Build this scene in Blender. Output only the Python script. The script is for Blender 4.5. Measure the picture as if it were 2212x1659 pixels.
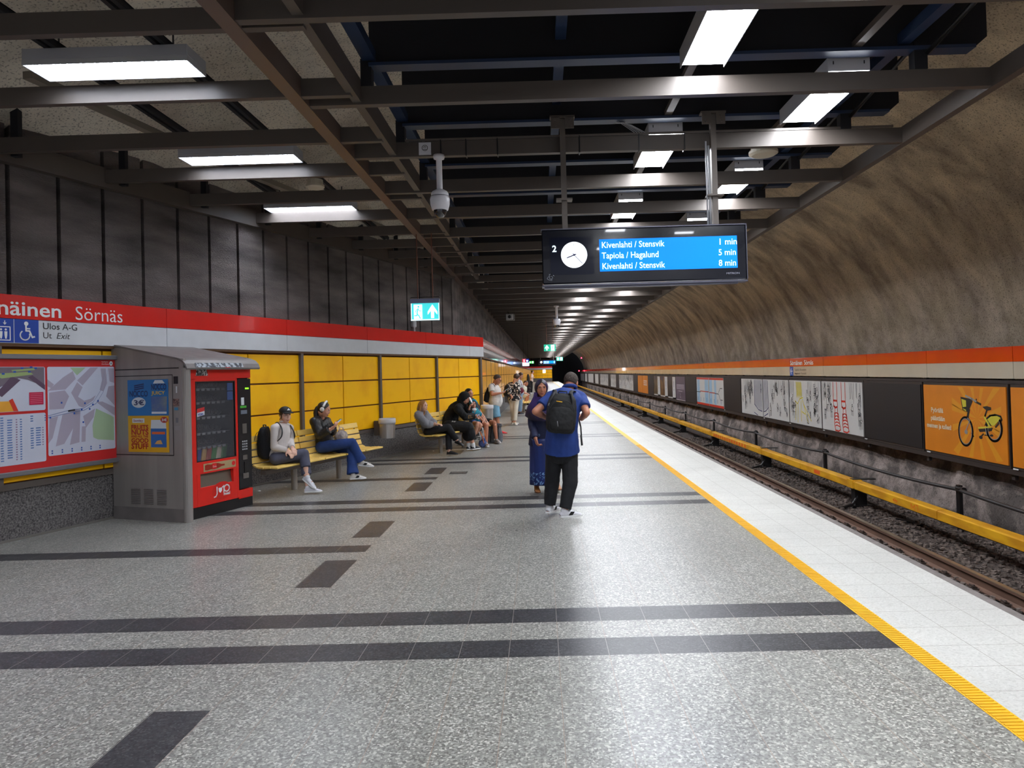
import bpy, bmesh, math, random
import numpy as np
from mathutils import Vector, Matrix
random.seed(7); rng = np.random.default_rng(7)
for o in list(bpy.data.objects): bpy.data.objects.remove(o)
sc = bpy.context.scene
COL = sc.collection
# ------------------------------------------------------------ camera
FP, CXP, CYP, HC = 1534.0, 1153.8, 779.6, 1.69
_p, _y, _r = [math.radians(a) for a in (0.929, -0.47, -1.555)]
fw = Vector((math.sin(_y)*math.cos(_p), math.cos(_y)*math.cos(_p), math.sin(_p)))
r0 = Vector((math.cos(_y), -math.sin(_y), 0)); u0 = r0.cross(fw)
rt = r0*math.cos(_r)+u0*math.sin(_r); up = -r0*math.sin(_r)+u0*math.cos(_r)
cam = bpy.data.cameras.new('camera'); camo = bpy.data.objects.new('camera', cam); COL.objects.link(camo)
cam.sensor_fit = 'HORIZONTAL'; cam.sensor_width = 36; cam.lens = FP/2212*36
cam.shift_x = -(CXP-1106)/2212; cam.shift_y = -(829.5-CYP)/2212
cam.clip_start = 0.05; cam.clip_end = 400
camo.matrix_world = Matrix(((rt.x, up.x, -fw.x, 0), (rt.y, up.y, -fw.y, 0), (rt.z, up.z, -fw.z, HC), (0, 0, 0, 1)))
sc.camera = camo
# ------------------------------------------------------------ world and exposure
w = bpy.data.worlds.new('ambient_fill'); sc.world = w; w.use_nodes = True
w.node_tree.nodes['Background'].inputs[0].default_value = (0.85, 0.87, 1, 1)
w.node_tree.nodes['Background'].inputs[1].default_value = 0.2  # ambient fill added, stands for light from the unseen station behind
sc.view_settings.view_transform = 'Standard'; sc.view_settings.look = 'None'
sc.view_settings.gamma = 1; sc.view_settings.use_curve_mapping = False
sc.view_settings.exposure = 1.0
LAMP = 27.0      # strength of the fluorescent diffusers over the track side
LAMPL = 20.0      # and of those over the seats
# ------------------------------------------------------------ measuring helpers: a sight line met with a plane of the place
def ray(x, y): return (x-CXP)/FP*rt-(y-CYP)/FP*up+fw
E0 = Vector((0, 0, HC))
def onfloor(x, y, z=0.0): d = ray(x, y); return E0+d*((z-HC)/d.z)
def atY(x, y, Y): d = ray(x, y); return E0+d*(Y/d.y)
WA = Vector((-5.849, 7.605, 0)); WD = Vector((0.33024, 0.9439, 0)); WN = Vector((0.9439, -0.33024, 0))
def WF(s, o, z): return WA+WD*s+WN*o+Vector((0, 0, z))        # frame of the slanted seat wall
def atO(x, y, off): d = ray(x, y); return E0+d*(((WA+WN*off-E0).dot(WN))/d.dot(WN))
# ------------------------------------------------------------ materials
def ND(nt, t, **kw):
    n = nt.nodes.new(t)
    for k, v in kw.items():
        if k.startswith('i_'):
            key = k[2:]; key = int(key) if key.isdigit() else key.replace('_', ' ')
            n.inputs[key].default_value = v
        else: setattr(n, k, v)
    return n
def srgb(r, g, b):
    f = lambda c: c/12.92 if c <= .04045 else ((c+.055)/1.055)**2.4
    return (f(r/255), f(g/255), f(b/255), 1)
MATS = {}
def mat(name, col, rough=.5, metal=0, spec=.5, noise=0, nscale=8, bump=0, bscale=60, emit=0, coat=0, detail=4, stretch=None, c2=None, ramp=(.35, .65)):
    if name in MATS: return MATS[name]
    m = bpy.data.materials.new(name); m.use_nodes = True; nt = m.node_tree; b = nt.nodes['Principled BSDF']
    if len(col) == 3: col = srgb(*col)
    b.inputs['Base Color'].default_value = col; b.inputs['Roughness'].default_value = rough
    b.inputs['Metallic'].default_value = metal; b.inputs['Specular IOR Level'].default_value = spec
    b.inputs['Coat Weight'].default_value = coat
    tc = nt.nodes.new('ShaderNodeTexCoord'); src = tc.outputs['Object']
    if stretch:
        mp = ND(nt, 'ShaderNodeMapping'); mp.inputs['Scale'].default_value = stretch
        nt.links.new(src, mp.inputs[0]); src = mp.outputs[0]
    if noise or c2:
        n = ND(nt, 'ShaderNodeTexNoise', i_Scale=nscale, i_Detail=detail); nt.links.new(src, n.inputs['Vector'])
        cr = nt.nodes.new('ShaderNodeValToRGB'); cr.color_ramp.elements[0].position = ramp[0]; cr.color_ramp.elements[1].position = ramp[1]
        d = tuple(c*(1-noise) for c in col[:3])+(1,)
        if c2: d = srgb(*c2)
        cr.color_ramp.elements[0].color = d; cr.color_ramp.elements[1].color = col
        nt.links.new(n.outputs['Fac'], cr.inputs[0]); nt.links.new(cr.outputs[0], b.inputs['Base Color'])
    if bump:
        n = ND(nt, 'ShaderNodeTexNoise', i_Scale=bscale, i_Detail=3.0); nt.links.new(src, n.inputs['Vector'])
        bp = ND(nt, 'ShaderNodeBump', i_Strength=bump, i_Distance=.02); nt.links.new(n.outputs['Fac'], bp.inputs['Height']); nt.links.new(bp.outputs[0], b.inputs['Normal'])
    if emit:
        b.inputs['Emission Color'].default_value = col; b.inputs['Emission Strength'].default_value = emit
    MATS[name] = m; return m
def terrazzo(name, base, light, dark, rough, joint, jx=0.3, x0=-.835, scale=95, spec=.5, jy=None, y0=0, spk=.62):
    m = bpy.data.materials.new(name); m.use_nodes = True; nt = m.node_tree; b = nt.nodes['Principled BSDF']; L = nt.links
    tc = nt.nodes.new('ShaderNodeTexCoord'); O = tc.outputs['Object']
    v = ND(nt, 'ShaderNodeTexVoronoi', i_Scale=scale); L.new(O, v.inputs['Vector'])
    sp = nt.nodes.new('ShaderNodeSeparateColor'); L.new(v.outputs['Color'], sp.inputs[0])
    cr = nt.nodes.new('ShaderNodeValToRGB'); e = cr.color_ramp.elements; cr.color_ramp.interpolation = 'CONSTANT'
    e[0].position = 0; e[0].color = srgb(*dark); e[1].position = .22; e[1].color = srgb(*base)
    x = cr.color_ramp.elements.new(spk); x.color = srgb(*[int(a*.55+c*.45) for a, c in zip(base, light)]); x = cr.color_ramp.elements.new(.88); x.color = srgb(*light)
    L.new(sp.outputs[0], cr.inputs[0])
    n = ND(nt, 'ShaderNodeTexNoise', i_Scale=1.1, i_Detail=5.0); L.new(O, n.inputs['Vector'])
    mr = ND(nt, 'ShaderNodeMapRange'); mr.inputs[3].default_value = .8; mr.inputs[4].default_value = 1.12; L.new(n.outputs['Fac'], mr.inputs[0])
    mx = ND(nt, 'ShaderNodeMix', data_type='RGBA', blend_type='MULTIPLY'); mx.inputs[0].default_value = 1
    L.new(cr.outputs[0], mx.inputs[6]); L.new(mr.outputs[0], mx.inputs[7]); out = mx.outputs[2]
    sx = nt.nodes.new('ShaderNodeSeparateXYZ'); L.new(O, sx.inputs[0])
    def grid(o, sock, pitch, off, wd):
        a = ND(nt, 'ShaderNodeMath', operation='SUBTRACT'); L.new(sx.outputs[sock], a.inputs[0]); a.inputs[1].default_value = off
        d = ND(nt, 'ShaderNodeMath', operation='DIVIDE'); L.new(a.outputs[0], d.inputs[0]); d.inputs[1].default_value = pitch
        f = ND(nt, 'ShaderNodeMath', operation='FRACT'); L.new(d.outputs[0], f.inputs[0])
        lt = ND(nt, 'ShaderNodeMath', operation='LESS_THAN'); L.new(f.outputs[0], lt.inputs[0]); lt.inputs[1].default_value = wd/pitch
        q = ND(nt, 'ShaderNodeMix', data_type='RGBA'); L.new(lt.outputs[0], q.inputs[0]); L.new(o, q.inputs[6]); q.inputs[7].default_value = srgb(*joint)
        return q.outputs[2]
    if jx: out = grid(out, 0, jx, x0-.0015, .003)
    if jy: out = grid(out, 1, jy, y0, .003)
    L.new(out, b.inputs['Base Color'])
    rr = ND(nt, 'ShaderNodeMapRange'); rr.inputs[3].default_value = rough*.8; rr.inputs[4].default_value = rough*1.25
    n2 = ND(nt, 'ShaderNodeTexNoise', i_Scale=2.3, i_Detail=6.0); L.new(O, n2.inputs['Vector']); L.new(n2.outputs['Fac'], rr.inputs[0]); L.new(rr.outputs[0], b.inputs['Roughness'])
    b.inputs['Specular IOR Level'].default_value = spec
    return m
def rockmat(name, a, bcol, c, zlo, zhi, bump=.5):
    """a light spray concrete, bcol dark blotches, c darker mottled tone of the lower wall, giving way upward"""
    m = bpy.data.materials.new(name); m.use_nodes = True; nt = m.node_tree; b = nt.nodes['Principled BSDF']; L = nt.links
    tc = nt.nodes.new('ShaderNodeTexCoord'); O = tc.outputs['Object']
    mp = ND(nt, 'ShaderNodeMapping'); mp.inputs['Scale'].default_value = (1, 1.25, .55); mp.inputs['Rotation'].default_value = (.5, 0, 0); L.new(O, mp.inputs[0])
    n = ND(nt, 'ShaderNodeTexNoise', i_Scale=.9, i_Detail=9.0, i_Roughness=.6, i_Distortion=.25); L.new(mp.outputs[0], n.inputs['Vector'])
    cr = nt.nodes.new('ShaderNodeValToRGB'); e = cr.color_ramp.elements; e[0].position = .34; e[0].color = srgb(*bcol); e[1].position = .6; e[1].color = srgb(*a); L.new(n.outputs['Fac'], cr.inputs[0])
    sx = nt.nodes.new('ShaderNodeSeparateXYZ'); L.new(O, sx.inputs[0])
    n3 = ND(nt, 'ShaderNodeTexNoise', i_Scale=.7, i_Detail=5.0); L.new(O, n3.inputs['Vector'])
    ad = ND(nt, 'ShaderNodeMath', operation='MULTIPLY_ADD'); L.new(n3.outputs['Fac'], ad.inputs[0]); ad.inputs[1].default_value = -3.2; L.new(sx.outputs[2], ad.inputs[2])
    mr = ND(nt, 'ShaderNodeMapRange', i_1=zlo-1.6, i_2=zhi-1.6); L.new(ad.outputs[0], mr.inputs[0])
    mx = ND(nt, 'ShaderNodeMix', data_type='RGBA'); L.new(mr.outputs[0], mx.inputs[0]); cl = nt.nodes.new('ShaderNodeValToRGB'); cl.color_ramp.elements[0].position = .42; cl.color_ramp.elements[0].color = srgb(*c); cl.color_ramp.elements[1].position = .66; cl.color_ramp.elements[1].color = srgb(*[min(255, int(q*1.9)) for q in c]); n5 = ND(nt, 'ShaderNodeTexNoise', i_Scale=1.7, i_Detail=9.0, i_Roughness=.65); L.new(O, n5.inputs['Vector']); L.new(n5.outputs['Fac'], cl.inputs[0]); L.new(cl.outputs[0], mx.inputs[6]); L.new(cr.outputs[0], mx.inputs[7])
    n4 = ND(nt, 'ShaderNodeTexNoise', i_Scale=42.0, i_Detail=2.0); L.new(O, n4.inputs['Vector'])
    r4 = ND(nt, 'ShaderNodeMapRange', i_1=.33, i_2=.45, i_3=.3, i_4=1.0); L.new(n4.outputs['Fac'], r4.inputs[0])
    m2 = ND(nt, 'ShaderNodeMix', data_type='RGBA', blend_type='MULTIPLY'); m2.inputs[0].default_value = .8; L.new(mx.outputs[2], m2.inputs[6]); L.new(r4.outputs[0], m2.inputs[7])
    L.new(m2.outputs[2], b.inputs['Base Color']); b.inputs['Roughness'].default_value = .9
    n2 = ND(nt, 'ShaderNodeTexNoise', i_Scale=9.0, i_Detail=8.0, i_Roughness=.7); L.new(O, n2.inputs['Vector'])
    bp = ND(nt, 'ShaderNodeBump', i_Strength=bump, i_Distance=.06); L.new(n2.outputs['Fac'], bp.inputs['Height']); L.new(bp.outputs[0], b.inputs['Normal'])
    return m
# ------------------------------------------------------------ mesh helpers
def V(*a): return Vector(a)
class MB:
    def __init__(s, f=None): s.v = []; s.f = []; s.mi = []; s.m = 0; s.fn = f
    def add(s, vs, fs):
        b = len(s.v)
        for p in vs: s.v.append(tuple(s.fn(*p)) if s.fn else tuple(p))
        for q in fs: s.f.append(tuple(b+i for i in q)); s.mi.append(s.m)
        return s
    def box(s, x0, x1, y0, y1, z0, z1):
        vs = [(x, y, z) for z in (z0, z1) for y in (y0, y1) for x in (x0, x1)]
        return s.add(vs, [(0, 2, 3, 1), (4, 5, 7, 6), (0, 1, 5, 4), (2, 6, 7, 3), (0, 4, 6, 2), (1, 3, 7, 5)])
    def rbox(s, x0, x1, y0, y1, z0, z1, c=.01):
        """box with chamfered edges"""
        vs = []; idx = {}
        for ix, x in enumerate((x0, x1)):
            for iy, y in enumerate((y0, y1)):
                for iz, z in enumerate((z0, z1)):
                    sx, sy, sz = (1-2*ix)*c, (1-2*iy)*c, (1-2*iz)*c
                    for k, q in enumerate(((x, y+sy, z+sz), (x+sx, y, z+sz), (x+sx, y+sy, z))):
                        idx[ix, iy, iz, k] = len(vs); vs.append(q)
        F = []; g = idx
        for i in (0, 1):
            F.append([g[i, 0, 0, 0], g[i, 1, 0, 0], g[i, 1, 1, 0], g[i, 0, 1, 0]]); F.append([g[0, i, 0, 1], g[1, i, 0, 1], g[1, i, 1, 1], g[0, i, 1, 1]]); F.append([g[0, 0, i, 2], g[1, 0, i, 2], g[1, 1, i, 2], g[0, 1, i, 2]])
        for a in (0, 1):
            for b in (0, 1):
                F.append([g[a, b, 0, 0], g[a, b, 1, 0], g[a, b, 1, 1], g[a, b, 0, 1]])
                F.append([g[a, 0, b, 0], g[a, 1, b, 0], g[a, 1, b, 2], g[a, 0, b, 2]])
                F.append([g[0, a, b, 1], g[1, a, b, 1], g[1, a, b, 2], g[0, a, b, 2]])
                for d in (0, 1): F.append([g[a, b, d, 0], g[a, b, d, 1], g[a, b, d, 2]])
        return s.add(vs, F)
    def quad(s, *p): return s.add(p, [tuple(range(len(p)))])
    def bar(s, p0, p1, w, h, upv=(0, 0, 1)):
        p0, p1 = Vector(p0), Vector(p1); d = (p1-p0).normalized(); u = Vector(upv)
        sd = d.cross(u)
        if sd.length < 1e-4: sd = d.cross(Vector((1, 0, 0)))
        sd.normalize(); u = sd.cross(d)
        vs = [q+sd*a*w/2+u*b*h/2 for q in (p0, p1) for a, b in ((-1, -1), (1, -1), (1, 1), (-1, 1))]
        return s.add(vs, [(3, 2, 1, 0), (4, 5, 6, 7), (0, 1, 5, 4), (1, 2, 6, 5), (2, 3, 7, 6), (3, 0, 4, 7)])
    def tube(s, path, r, n=10, cap=True, sq=1, side=None):
        P = [Vector(p) for p in path]; R = list(r) if hasattr(r, '__len__') else [r]*len(P)
        S = list(sq) if hasattr(sq, '__len__') else [sq]*len(P)
        vs = []; prev = Vector(side) if side is not None else None
        for i, p in enumerate(P):
            t = (P[min(i+1, len(P)-1)]-P[max(i-1, 0)])
            t = t.normalized() if t.length > 1e-7 else Vector((0, 0, 1))
            if prev is None: prev = t.cross(Vector((0, 0, 1))); prev = prev if prev.length > .05 else Vector((1, 0, 0))
            a = (prev-t*prev.dot(t)).normalized(); b = t.cross(a); 
            if side is None: prev = a
            for k in range(n):
                q = 2*math.pi*k/n; vs.append(p+a*math.cos(q)*R[i]+b*math.sin(q)*R[i]*S[i])
        fs = [(i*n+k, i*n+(k+1) % n, (i+1)*n+(k+1) % n, (i+1)*n+k) for i in range(len(P)-1) for k in range(n)]
        if cap: fs += [tuple(range(n-1, -1, -1)), tuple((len(P)-1)*n+k for k in range(n))]
        return s.add(vs, fs)
    def cyl(s, p0, p1, r, n=16, r1=None): return s.tube([p0, p1], [r, r if r1 is None else r1], n)
    def lathe(s, c, prof, n=24, ax=(0, 0, 1)):
        c = Vector(c); ax = Vector(ax).normalized(); a = ax.orthogonal().normalized(); b = ax.cross(a); vs = []
        for r, h in prof:
            for k in range(n):
                q = 2*math.pi*k/n; vs.append(c+ax*h+(a*math.cos(q)+b*math.sin(q))*max(r, 1e-4))
        fs = [(i*n+k, i*n+(k+1) % n, (i+1)*n+(k+1) % n, (i+1)*n+k) for i in range(len(prof)-1) for k in range(n)]
        return s.add(vs, fs)
    def ell(s, c, rx, ry, rz, fr=None, n=16, m=10):
        c = Vector(c); X, Y, Z = fr or (V(1, 0, 0), V(0, 1, 0), V(0, 0, 1)); vs = []
        for i in range(m+1):
            t = math.pi*(i/m); 
            for k in range(n):
                q = 2*math.pi*k/n; vs.append(c+X*(rx*math.sin(t)*math.cos(q))+Y*(ry*math.sin(t)*math.sin(q))+Z*(rz*math.cos(t)))
        fs = [(i*n+k, (i+1)*n+k, (i+1)*n+(k+1) % n, i*n+(k+1) % n) for i in range(m) for k in range(n)]
        return s.add(vs, fs)
    def cap(s, p0, p1, r0_, r1_, sq=1, side=None, n=14):
        p0, p1 = Vector(p0), Vector(p1); d = p1-p0; L = d.length; d = d/L if L > 1e-6 else Vector((0, 0, 1)); P = []; R = []
        for a in (80, 60, 40, 20): P.append(p0-d*math.sin(math.radians(a))*r0_); R.append(r0_*math.cos(math.radians(a)))
        for t in (0, .5, 1): P.append(p0+d*L*t); R.append(r0_*(1-t)+r1_*t)
        for a in (20, 40, 60, 80): P.append(p1+d*math.sin(math.radians(a))*r1_); R.append(r1_*math.cos(math.radians(a)))
        return s.tube(P, R, n, True, sq, side)
    def build(s, name, m=None, parent=None, smooth=False, bevel=0, clean=True):
        me = bpy.data.meshes.new(name); 
        off = Vector((0, 0, 0))
        if parent is None and s.v:
            A = np.array(s.v); off = Vector((float((A[:, 0].min()+A[:, 0].max())/2), float((A[:, 1].min()+A[:, 1].max())/2), float(A[:, 2].min())))
            s.v = [tuple(p) for p in (A-np.array(off))]
        me.from_pydata(s.v, [], s.f)
        ms = m if isinstance(m, (list, tuple)) else [m]
        for q in ms: me.materials.append(q)
        if len(ms) > 1: me.polygons.foreach_set('material_index', s.mi)
        if smooth: me.polygons.foreach_set('use_smooth', [True]*len(me.polygons))
        me.update()
        if clean and len(s.v) < 60000:
            b = bmesh.new(); b.from_mesh(me); bmesh.ops.remove_doubles(b, verts=b.verts, dist=1e-6); bmesh.ops.recalc_face_normals(b, faces=b.faces); b.to_mesh(me); b.free()
        o = bpy.data.objects.new(name, me); COL.objects.link(o); o.location = off
        if parent is not None:
            o.parent = parent; o.matrix_parent_inverse = WM[parent.name].inverted() if parent.name in WM else Matrix.Identity(4)
        else: WM[o.name] = Matrix.Translation(off)
        if bevel:
            q = o.modifiers.new('bevel', 'BEVEL'); q.width = bevel; q.segments = 2; q.limit_method = 'ANGLE'
        return o
WM = {}
def tag(o, label, cat, group=None, kind=None):
    o['label'] = label; o['category'] = cat
    if group: o['group'] = group
    if kind: o['kind'] = kind
    return o
def struct(o): o['kind'] = 'structure'; return o
def thing(name, loc, label, cat, group=None):
    o = bpy.data.objects.new(name, None); COL.objects.link(o); o.location = Vector(loc); o.empty_display_size = .1
    WM[o.name] = Matrix.Translation(Vector(loc)); return tag(o, label, cat, group)
def dup(root, delta, label=None):
    r = root.copy(); COL.objects.link(r); r.location = root.location+Vector(delta); WM[r.name] = Matrix.Translation(r.location)
    if label: r['label'] = label
    for ch in list(root.children):
        c = ch.copy(); COL.objects.link(c); c.parent = r; c.matrix_parent_inverse = ch.matrix_parent_inverse
        for g in list(ch.children):
            d = g.copy(); COL.objects.link(d); d.parent = c; d.matrix_parent_inverse = g.matrix_parent_inverse
    return r
def text(s, size, m, org, xd, yd, parent, name='lettering', align='LEFT', bold=0, width=None, shear=0, ext=.002):
    """writing laid on a surface; origin is the baseline start, xd along the line, yd up; width scales to a length"""
    cu = bpy.data.curves.new(name, 'FONT'); cu.body = s; cu.size = 1; cu.align_x = align; cu.offset = bold; cu.shear = shear; cu.resolution_u = 3
    t = bpy.data.objects.new(name+'_c', cu); me = bpy.data.meshes.new_from_object(t); bpy.data.objects.remove(t)
    xd, yd = Vector(xd).normalized(), Vector(yd).normalized(); nn = xd.cross(yd)
    n = len(me.vertices); co = np.empty(n*3); me.vertices.foreach_get('co', co); co = co.reshape(-1, 3)
    if n == 0: return None
    sx = size if width is None else width/(co[:, 0].max()-co[:, 0].min())
    q = np.outer(co[:, 0]*sx, xd)+np.outer(co[:, 1]*size, yd)+np.outer(np.full(n, ext), nn)+np.array(org)
    me.vertices.foreach_set('co', q.ravel()); me.materials.clear(); me.materials.append(m); me.update()
    o = bpy.data.objects.new(name, me); COL.objects.link(o); o.parent = parent
    o.matrix_parent_inverse = WM[parent.name].inverted() if parent.name in WM else Matrix.Identity(4)
    return o
def ribbons(mb, fr, lines, wd, eps=.003):
    """pen strokes on a flat board; fr(u,v,eps) gives the point"""
    for L in lines:
        for (a, b) in zip(L[:-1], L[1:]):
            dx, dy = b[0]-a[0], b[1]-a[1]; l = math.hypot(dx, dy)
            if l < 1e-6: continue
            nx, ny = -dy/l*wd/2, dx/l*wd/2; ex, ey = dx/l*wd*.3, dy/l*wd*.3
            mb.quad(fr(a[0]+nx-ex, a[1]+ny-ey, eps), fr(a[0]-nx-ex, a[1]-ny-ey, eps), fr(b[0]-nx+ex, b[1]-ny+ey, eps), fr(b[0]+nx+ex, b[1]+ny+ey, eps))
def fnoise(x, y, seed=0, oct=4, base=1.0):
    """smooth value noise, numpy"""
    out = np.zeros_like(x, dtype=float); amp = 1; fr = base
    for o in range(oct):
        xs, ys = x*fr+seed*17.3+o*5.1, y*fr+seed*9.7-o*3.3
        xi, yi = np.floor(xs), np.floor(ys); fx, fy = xs-xi, ys-yi; fx = fx*fx*(3-2*fx); fy = fy*fy*(3-2*fy)
        h = lambda a, b: (np.sin(a*127.1+b*311.7+seed*3.7)*43758.5453) % 1.0
        v = (h(xi, yi)*(1-fx)+h(xi+1, yi)*fx)*(1-fy)+(h(xi, yi+1)*(1-fx)+h(xi+1, yi+1)*fx)*fy
        out += (v-.5)*amp; amp *= .5; fr *= 2
    return out
def gridmesh(P, name, m, parent=None, smooth=True, flip=False):
    """P: array (a,b,3) of points"""
    a, b = P.shape[:2]; idx = np.arange(a*b).reshape(a, b)
    f = np.stack([idx[:-1, :-1], idx[1:, :-1], idx[1:, 1:], idx[:-1, 1:]], -1).reshape(-1, 4)
    if flip: f = f[:, ::-1]
    me = bpy.data.meshes.new(name); me.from_pydata(P.reshape(-1, 3).tolist(), [], f.tolist()); me.materials.append(m)
    if smooth: me.polygons.foreach_set('use_smooth', [True]*len(me.polygons))
    me.update(); o = bpy.data.objects.new(name, me); COL.objects.link(o); return o
# ------------------------------------------------------------ shared materials
M_red = mat('sign_red', (214, 28, 20), .22, coat=.3, noise=.06, nscale=3)
M_white = mat('sign_white', (205, 208, 212), .3, noise=.06, nscale=5)
M_yel = mat('panel_yellow', (255, 192, 0), .5, spec=.3, noise=.1, nscale=2.2, c2=(246, 176, 0), ramp=(.3, .5))
M_blk = mat('black_plastic', (18, 18, 20), .4)
M_steel = mat('brushed_steel', (150, 148, 146), .32, metal=.9, noise=.2, nscale=30, stretch=(1, 1, .05))
M_dsteel = mat('brown_painted_steel', (96, 88, 82), .5, noise=.1, nscale=6)
M_blue = mat('blue_painted_steel', (34, 50, 78), .45)
M_dark = mat('dark_girder_web', (20, 20, 26), .8)
M_lampbox = mat('lamp_housing_grey', (176, 178, 182), .5)
M_glow = mat('fluorescent_diffuser', (244, 248, 255), .5, emit=LAMP)
M_glowl = mat('louvred_fluorescent_diffuser', (236, 243, 255), .5, emit=LAMPL)
M_wtext = mat('white_lettering', (232, 232, 232), .5)
M_btext = mat('black_lettering', (20, 20, 24), .5)
# ============================================================ THE SETTING
BAND0, PER = 4.25, 4.65
YE = 125.0
# ---- platform floor: grey terrazzo with dark inlaid bands
T_grey = terrazzo('grey_terrazzo', (136, 135, 129), (190, 189, 181), (112, 111, 106), .3, (150, 128, 112), spec=.6)
T_dark = terrazzo('dark_terrazzo', (56, 56, 59), (80, 80, 82), (44, 44, 47), .32, (150, 146, 138), spec=.5)
T_white = terrazzo('white_speckled_tile', (192, 191, 185), (200, 199, 193), (182, 181, 175), .45, (112, 104, 94), jx=.3, x0=2.21, jy=.3, y0=.07, spec=.35)
XS = sorted(set([-9.0, -2.04, -1.74, 2.09]+[round(-.835+.3*i, 3) for i in range(-4, 10)]))
ys = {-6.0: 0, YE: 0}
rects = []
n = -3
while True:
    a = BAND0+PER*n
    if a > YE: break
    rects.append((-9, 2.09, a, a+.275)); rects.append((-9, 2.09, a+.58, a+.855))
    if a > -4:
        rects.append((-9, -1.74, a+2.63, a+2.9)); rects.append((-2.04, -1.74, a+1.5, a+2.34)); rects.append((-2.04, -1.74, a+3.24, a+4.06))
    n += 1
for r in rects: ys[round(r[2], 3)] = 0; ys[round(r[3], 3)] = 0
YS = sorted(y for y in ys if -6 <= y <= YE)
mb = MB()
for i in range(len(YS)-1):
    cy_ = (YS[i]+YS[i+1])/2; rr = [r for r in rects if r[2] < cy_ < r[3]]
    for x0, x1 in ((-9, -2.04), (-2.04, -1.74), (-1.74, 2.09)):
        cx_ = (x0+x1)/2; mb.m = 1 if any(r[0] < cx_ < r[1] for r in rr) else 0
        mb.quad((x0, YS[i], 0), (x1, YS[i], 0), (x1, YS[i+1], 0), (x0, YS[i+1], 0))
fo = mb.build('floor', [T_grey, T_dark], V and None, clean=False) if False else None
me = bpy.data.meshes.new('floor'); me.from_pydata(mb.v, [], mb.f); me.materials.append(T_grey); me.materials.append(T_dark); me.polygons.foreach_set('material_index', mb.mi); me.update()
FLOOR = bpy.data.objects.new('floor', me); COL.objects.link(FLOOR); struct(FLOOR)
def part(mb, name, m, parent, **k): return mb.build(name, m, parent, **k)
# yellow guide strip, ribbed
mb = MB(); mb.quad((2.09, -6, .002), (2.21, -6, .002), (2.21, YE, .002), (2.09, YE, .002))
y = -1.0
while y < 16: mb.box(2.10, 2.20, y, y+.014, .001, .0055); y += .03
part(mb, 'guide_strip', mat('yellow_guide_strip', (222, 170, 20), .5, noise=.1, nscale=7), FLOOR, clean=False)
mb = MB(); mb.quad((2.21, -6, 0), (3.075, -6, 0), (3.075, YE, 0), (2.21, YE, 0))
part(mb, 'edge_paving', T_white, FLOOR)
mb = MB(); mb.box(3.075, 3.155, -6, YE, -.16, -.004); mb.box(-9, 3.06, -6, YE, -.4, -.16); mb.box(2.6, 2.75, -6, YE, -1.4, -.4)
part(mb, 'platform_kerb', mat('kerb_concrete', (118, 110, 106), .85, noise=.25, nscale=14, bump=.3), FLOOR)
# floor drain cover
mb = MB(); mb.m = 0; mb.quad((-1.6, 12.08, .003), (-1.3, 12.08, .003), (-1.3, 12.36, .003), (-1.6, 12.36, .003)); mb.m = 1
for i in range(9): mb.box(-1.565+i*.027, -1.55+i*.027, 12.13, 12.31, .003, .007)
o = mb.build('floor_access_cover', [mat('cover_dark', (58, 56, 54), .6), M_dsteel], None); o['kind'] = 'structure'
# ---- track bed
Yg = np.concatenate([np.arange(-4, 32, .09), np.arange(32, 140, .8)]); Xg = np.concatenate([np.arange(2.7, 7.4, .09), np.array([7.5, 7.9, 8.6])])
X, Y = np.meshgrid(Xg, Yg, indexing='ij')
Z = -1.26+fnoise(X, Y, 3, 3, 5.0)*.05+np.clip((X-6.9)/1.2, 0, 1)*.03
bed = gridmesh(np.stack([X, Y, Z], -1), 'ballast', mat('ballast_stone', (96, 84, 78), .95, c2=(44, 38, 36), nscale=38, bump=1.0, bscale=46, ramp=(.38, .62)), smooth=False)
tag(bed, 'dark crushed-stone ballast lying between and beside the rails', 'ballast', kind='stuff')
ns = 15000; N8 = rng.random((ns, 4)); sx_ = 3.2+N8[:, 0]*4.3; sy_ = 4+26*N8[:, 1]**1.35; vs = []; fs = []
base = np.array([(x, y, z) for z in (-1, 1) for y in (-1, 1) for x in (-1, 1)], float); ft = [(0, 2, 3, 1), (4, 5, 7, 6), (0, 1, 5, 4), (2, 6, 7, 3), (0, 4, 6, 2), (1, 3, 7, 5)]
for i in range(ns):
    q = base*(rng.random((8, 3))*.55+.45)*(.016+.018*N8[i, 2])*np.array([1.3, 1, .8]); a = N8[i, 3]*6.28; c, s_ = math.cos(a), math.sin(a)
    x, y, z = q[:, 0]*c-q[:, 1]*s_, q[:, 0]*s_+q[:, 1]*c, q[:, 2]; k = len(vs)
    vs += [(a1+sx_[i], b1+sy_[i], c1-1.245+.02*N8[i, 2]) for a1, b1, c1 in zip(x, y, z)]; fs += [tuple(k+j for j in f) for f in ft]
me = bpy.data.meshes.new('loose_stones'); me.from_pydata(vs, [], fs); me.materials.append(mat('loose_stone', (128, 114, 106), .95, c2=(66, 58, 54), nscale=14)); me.update()
st = bpy.data.objects.new('loose_stones', me); COL.objects.link(st); tag(st, 'loose angular brown-grey stones strewn over the track bed', 'gravel', kind='stuff')
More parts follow.
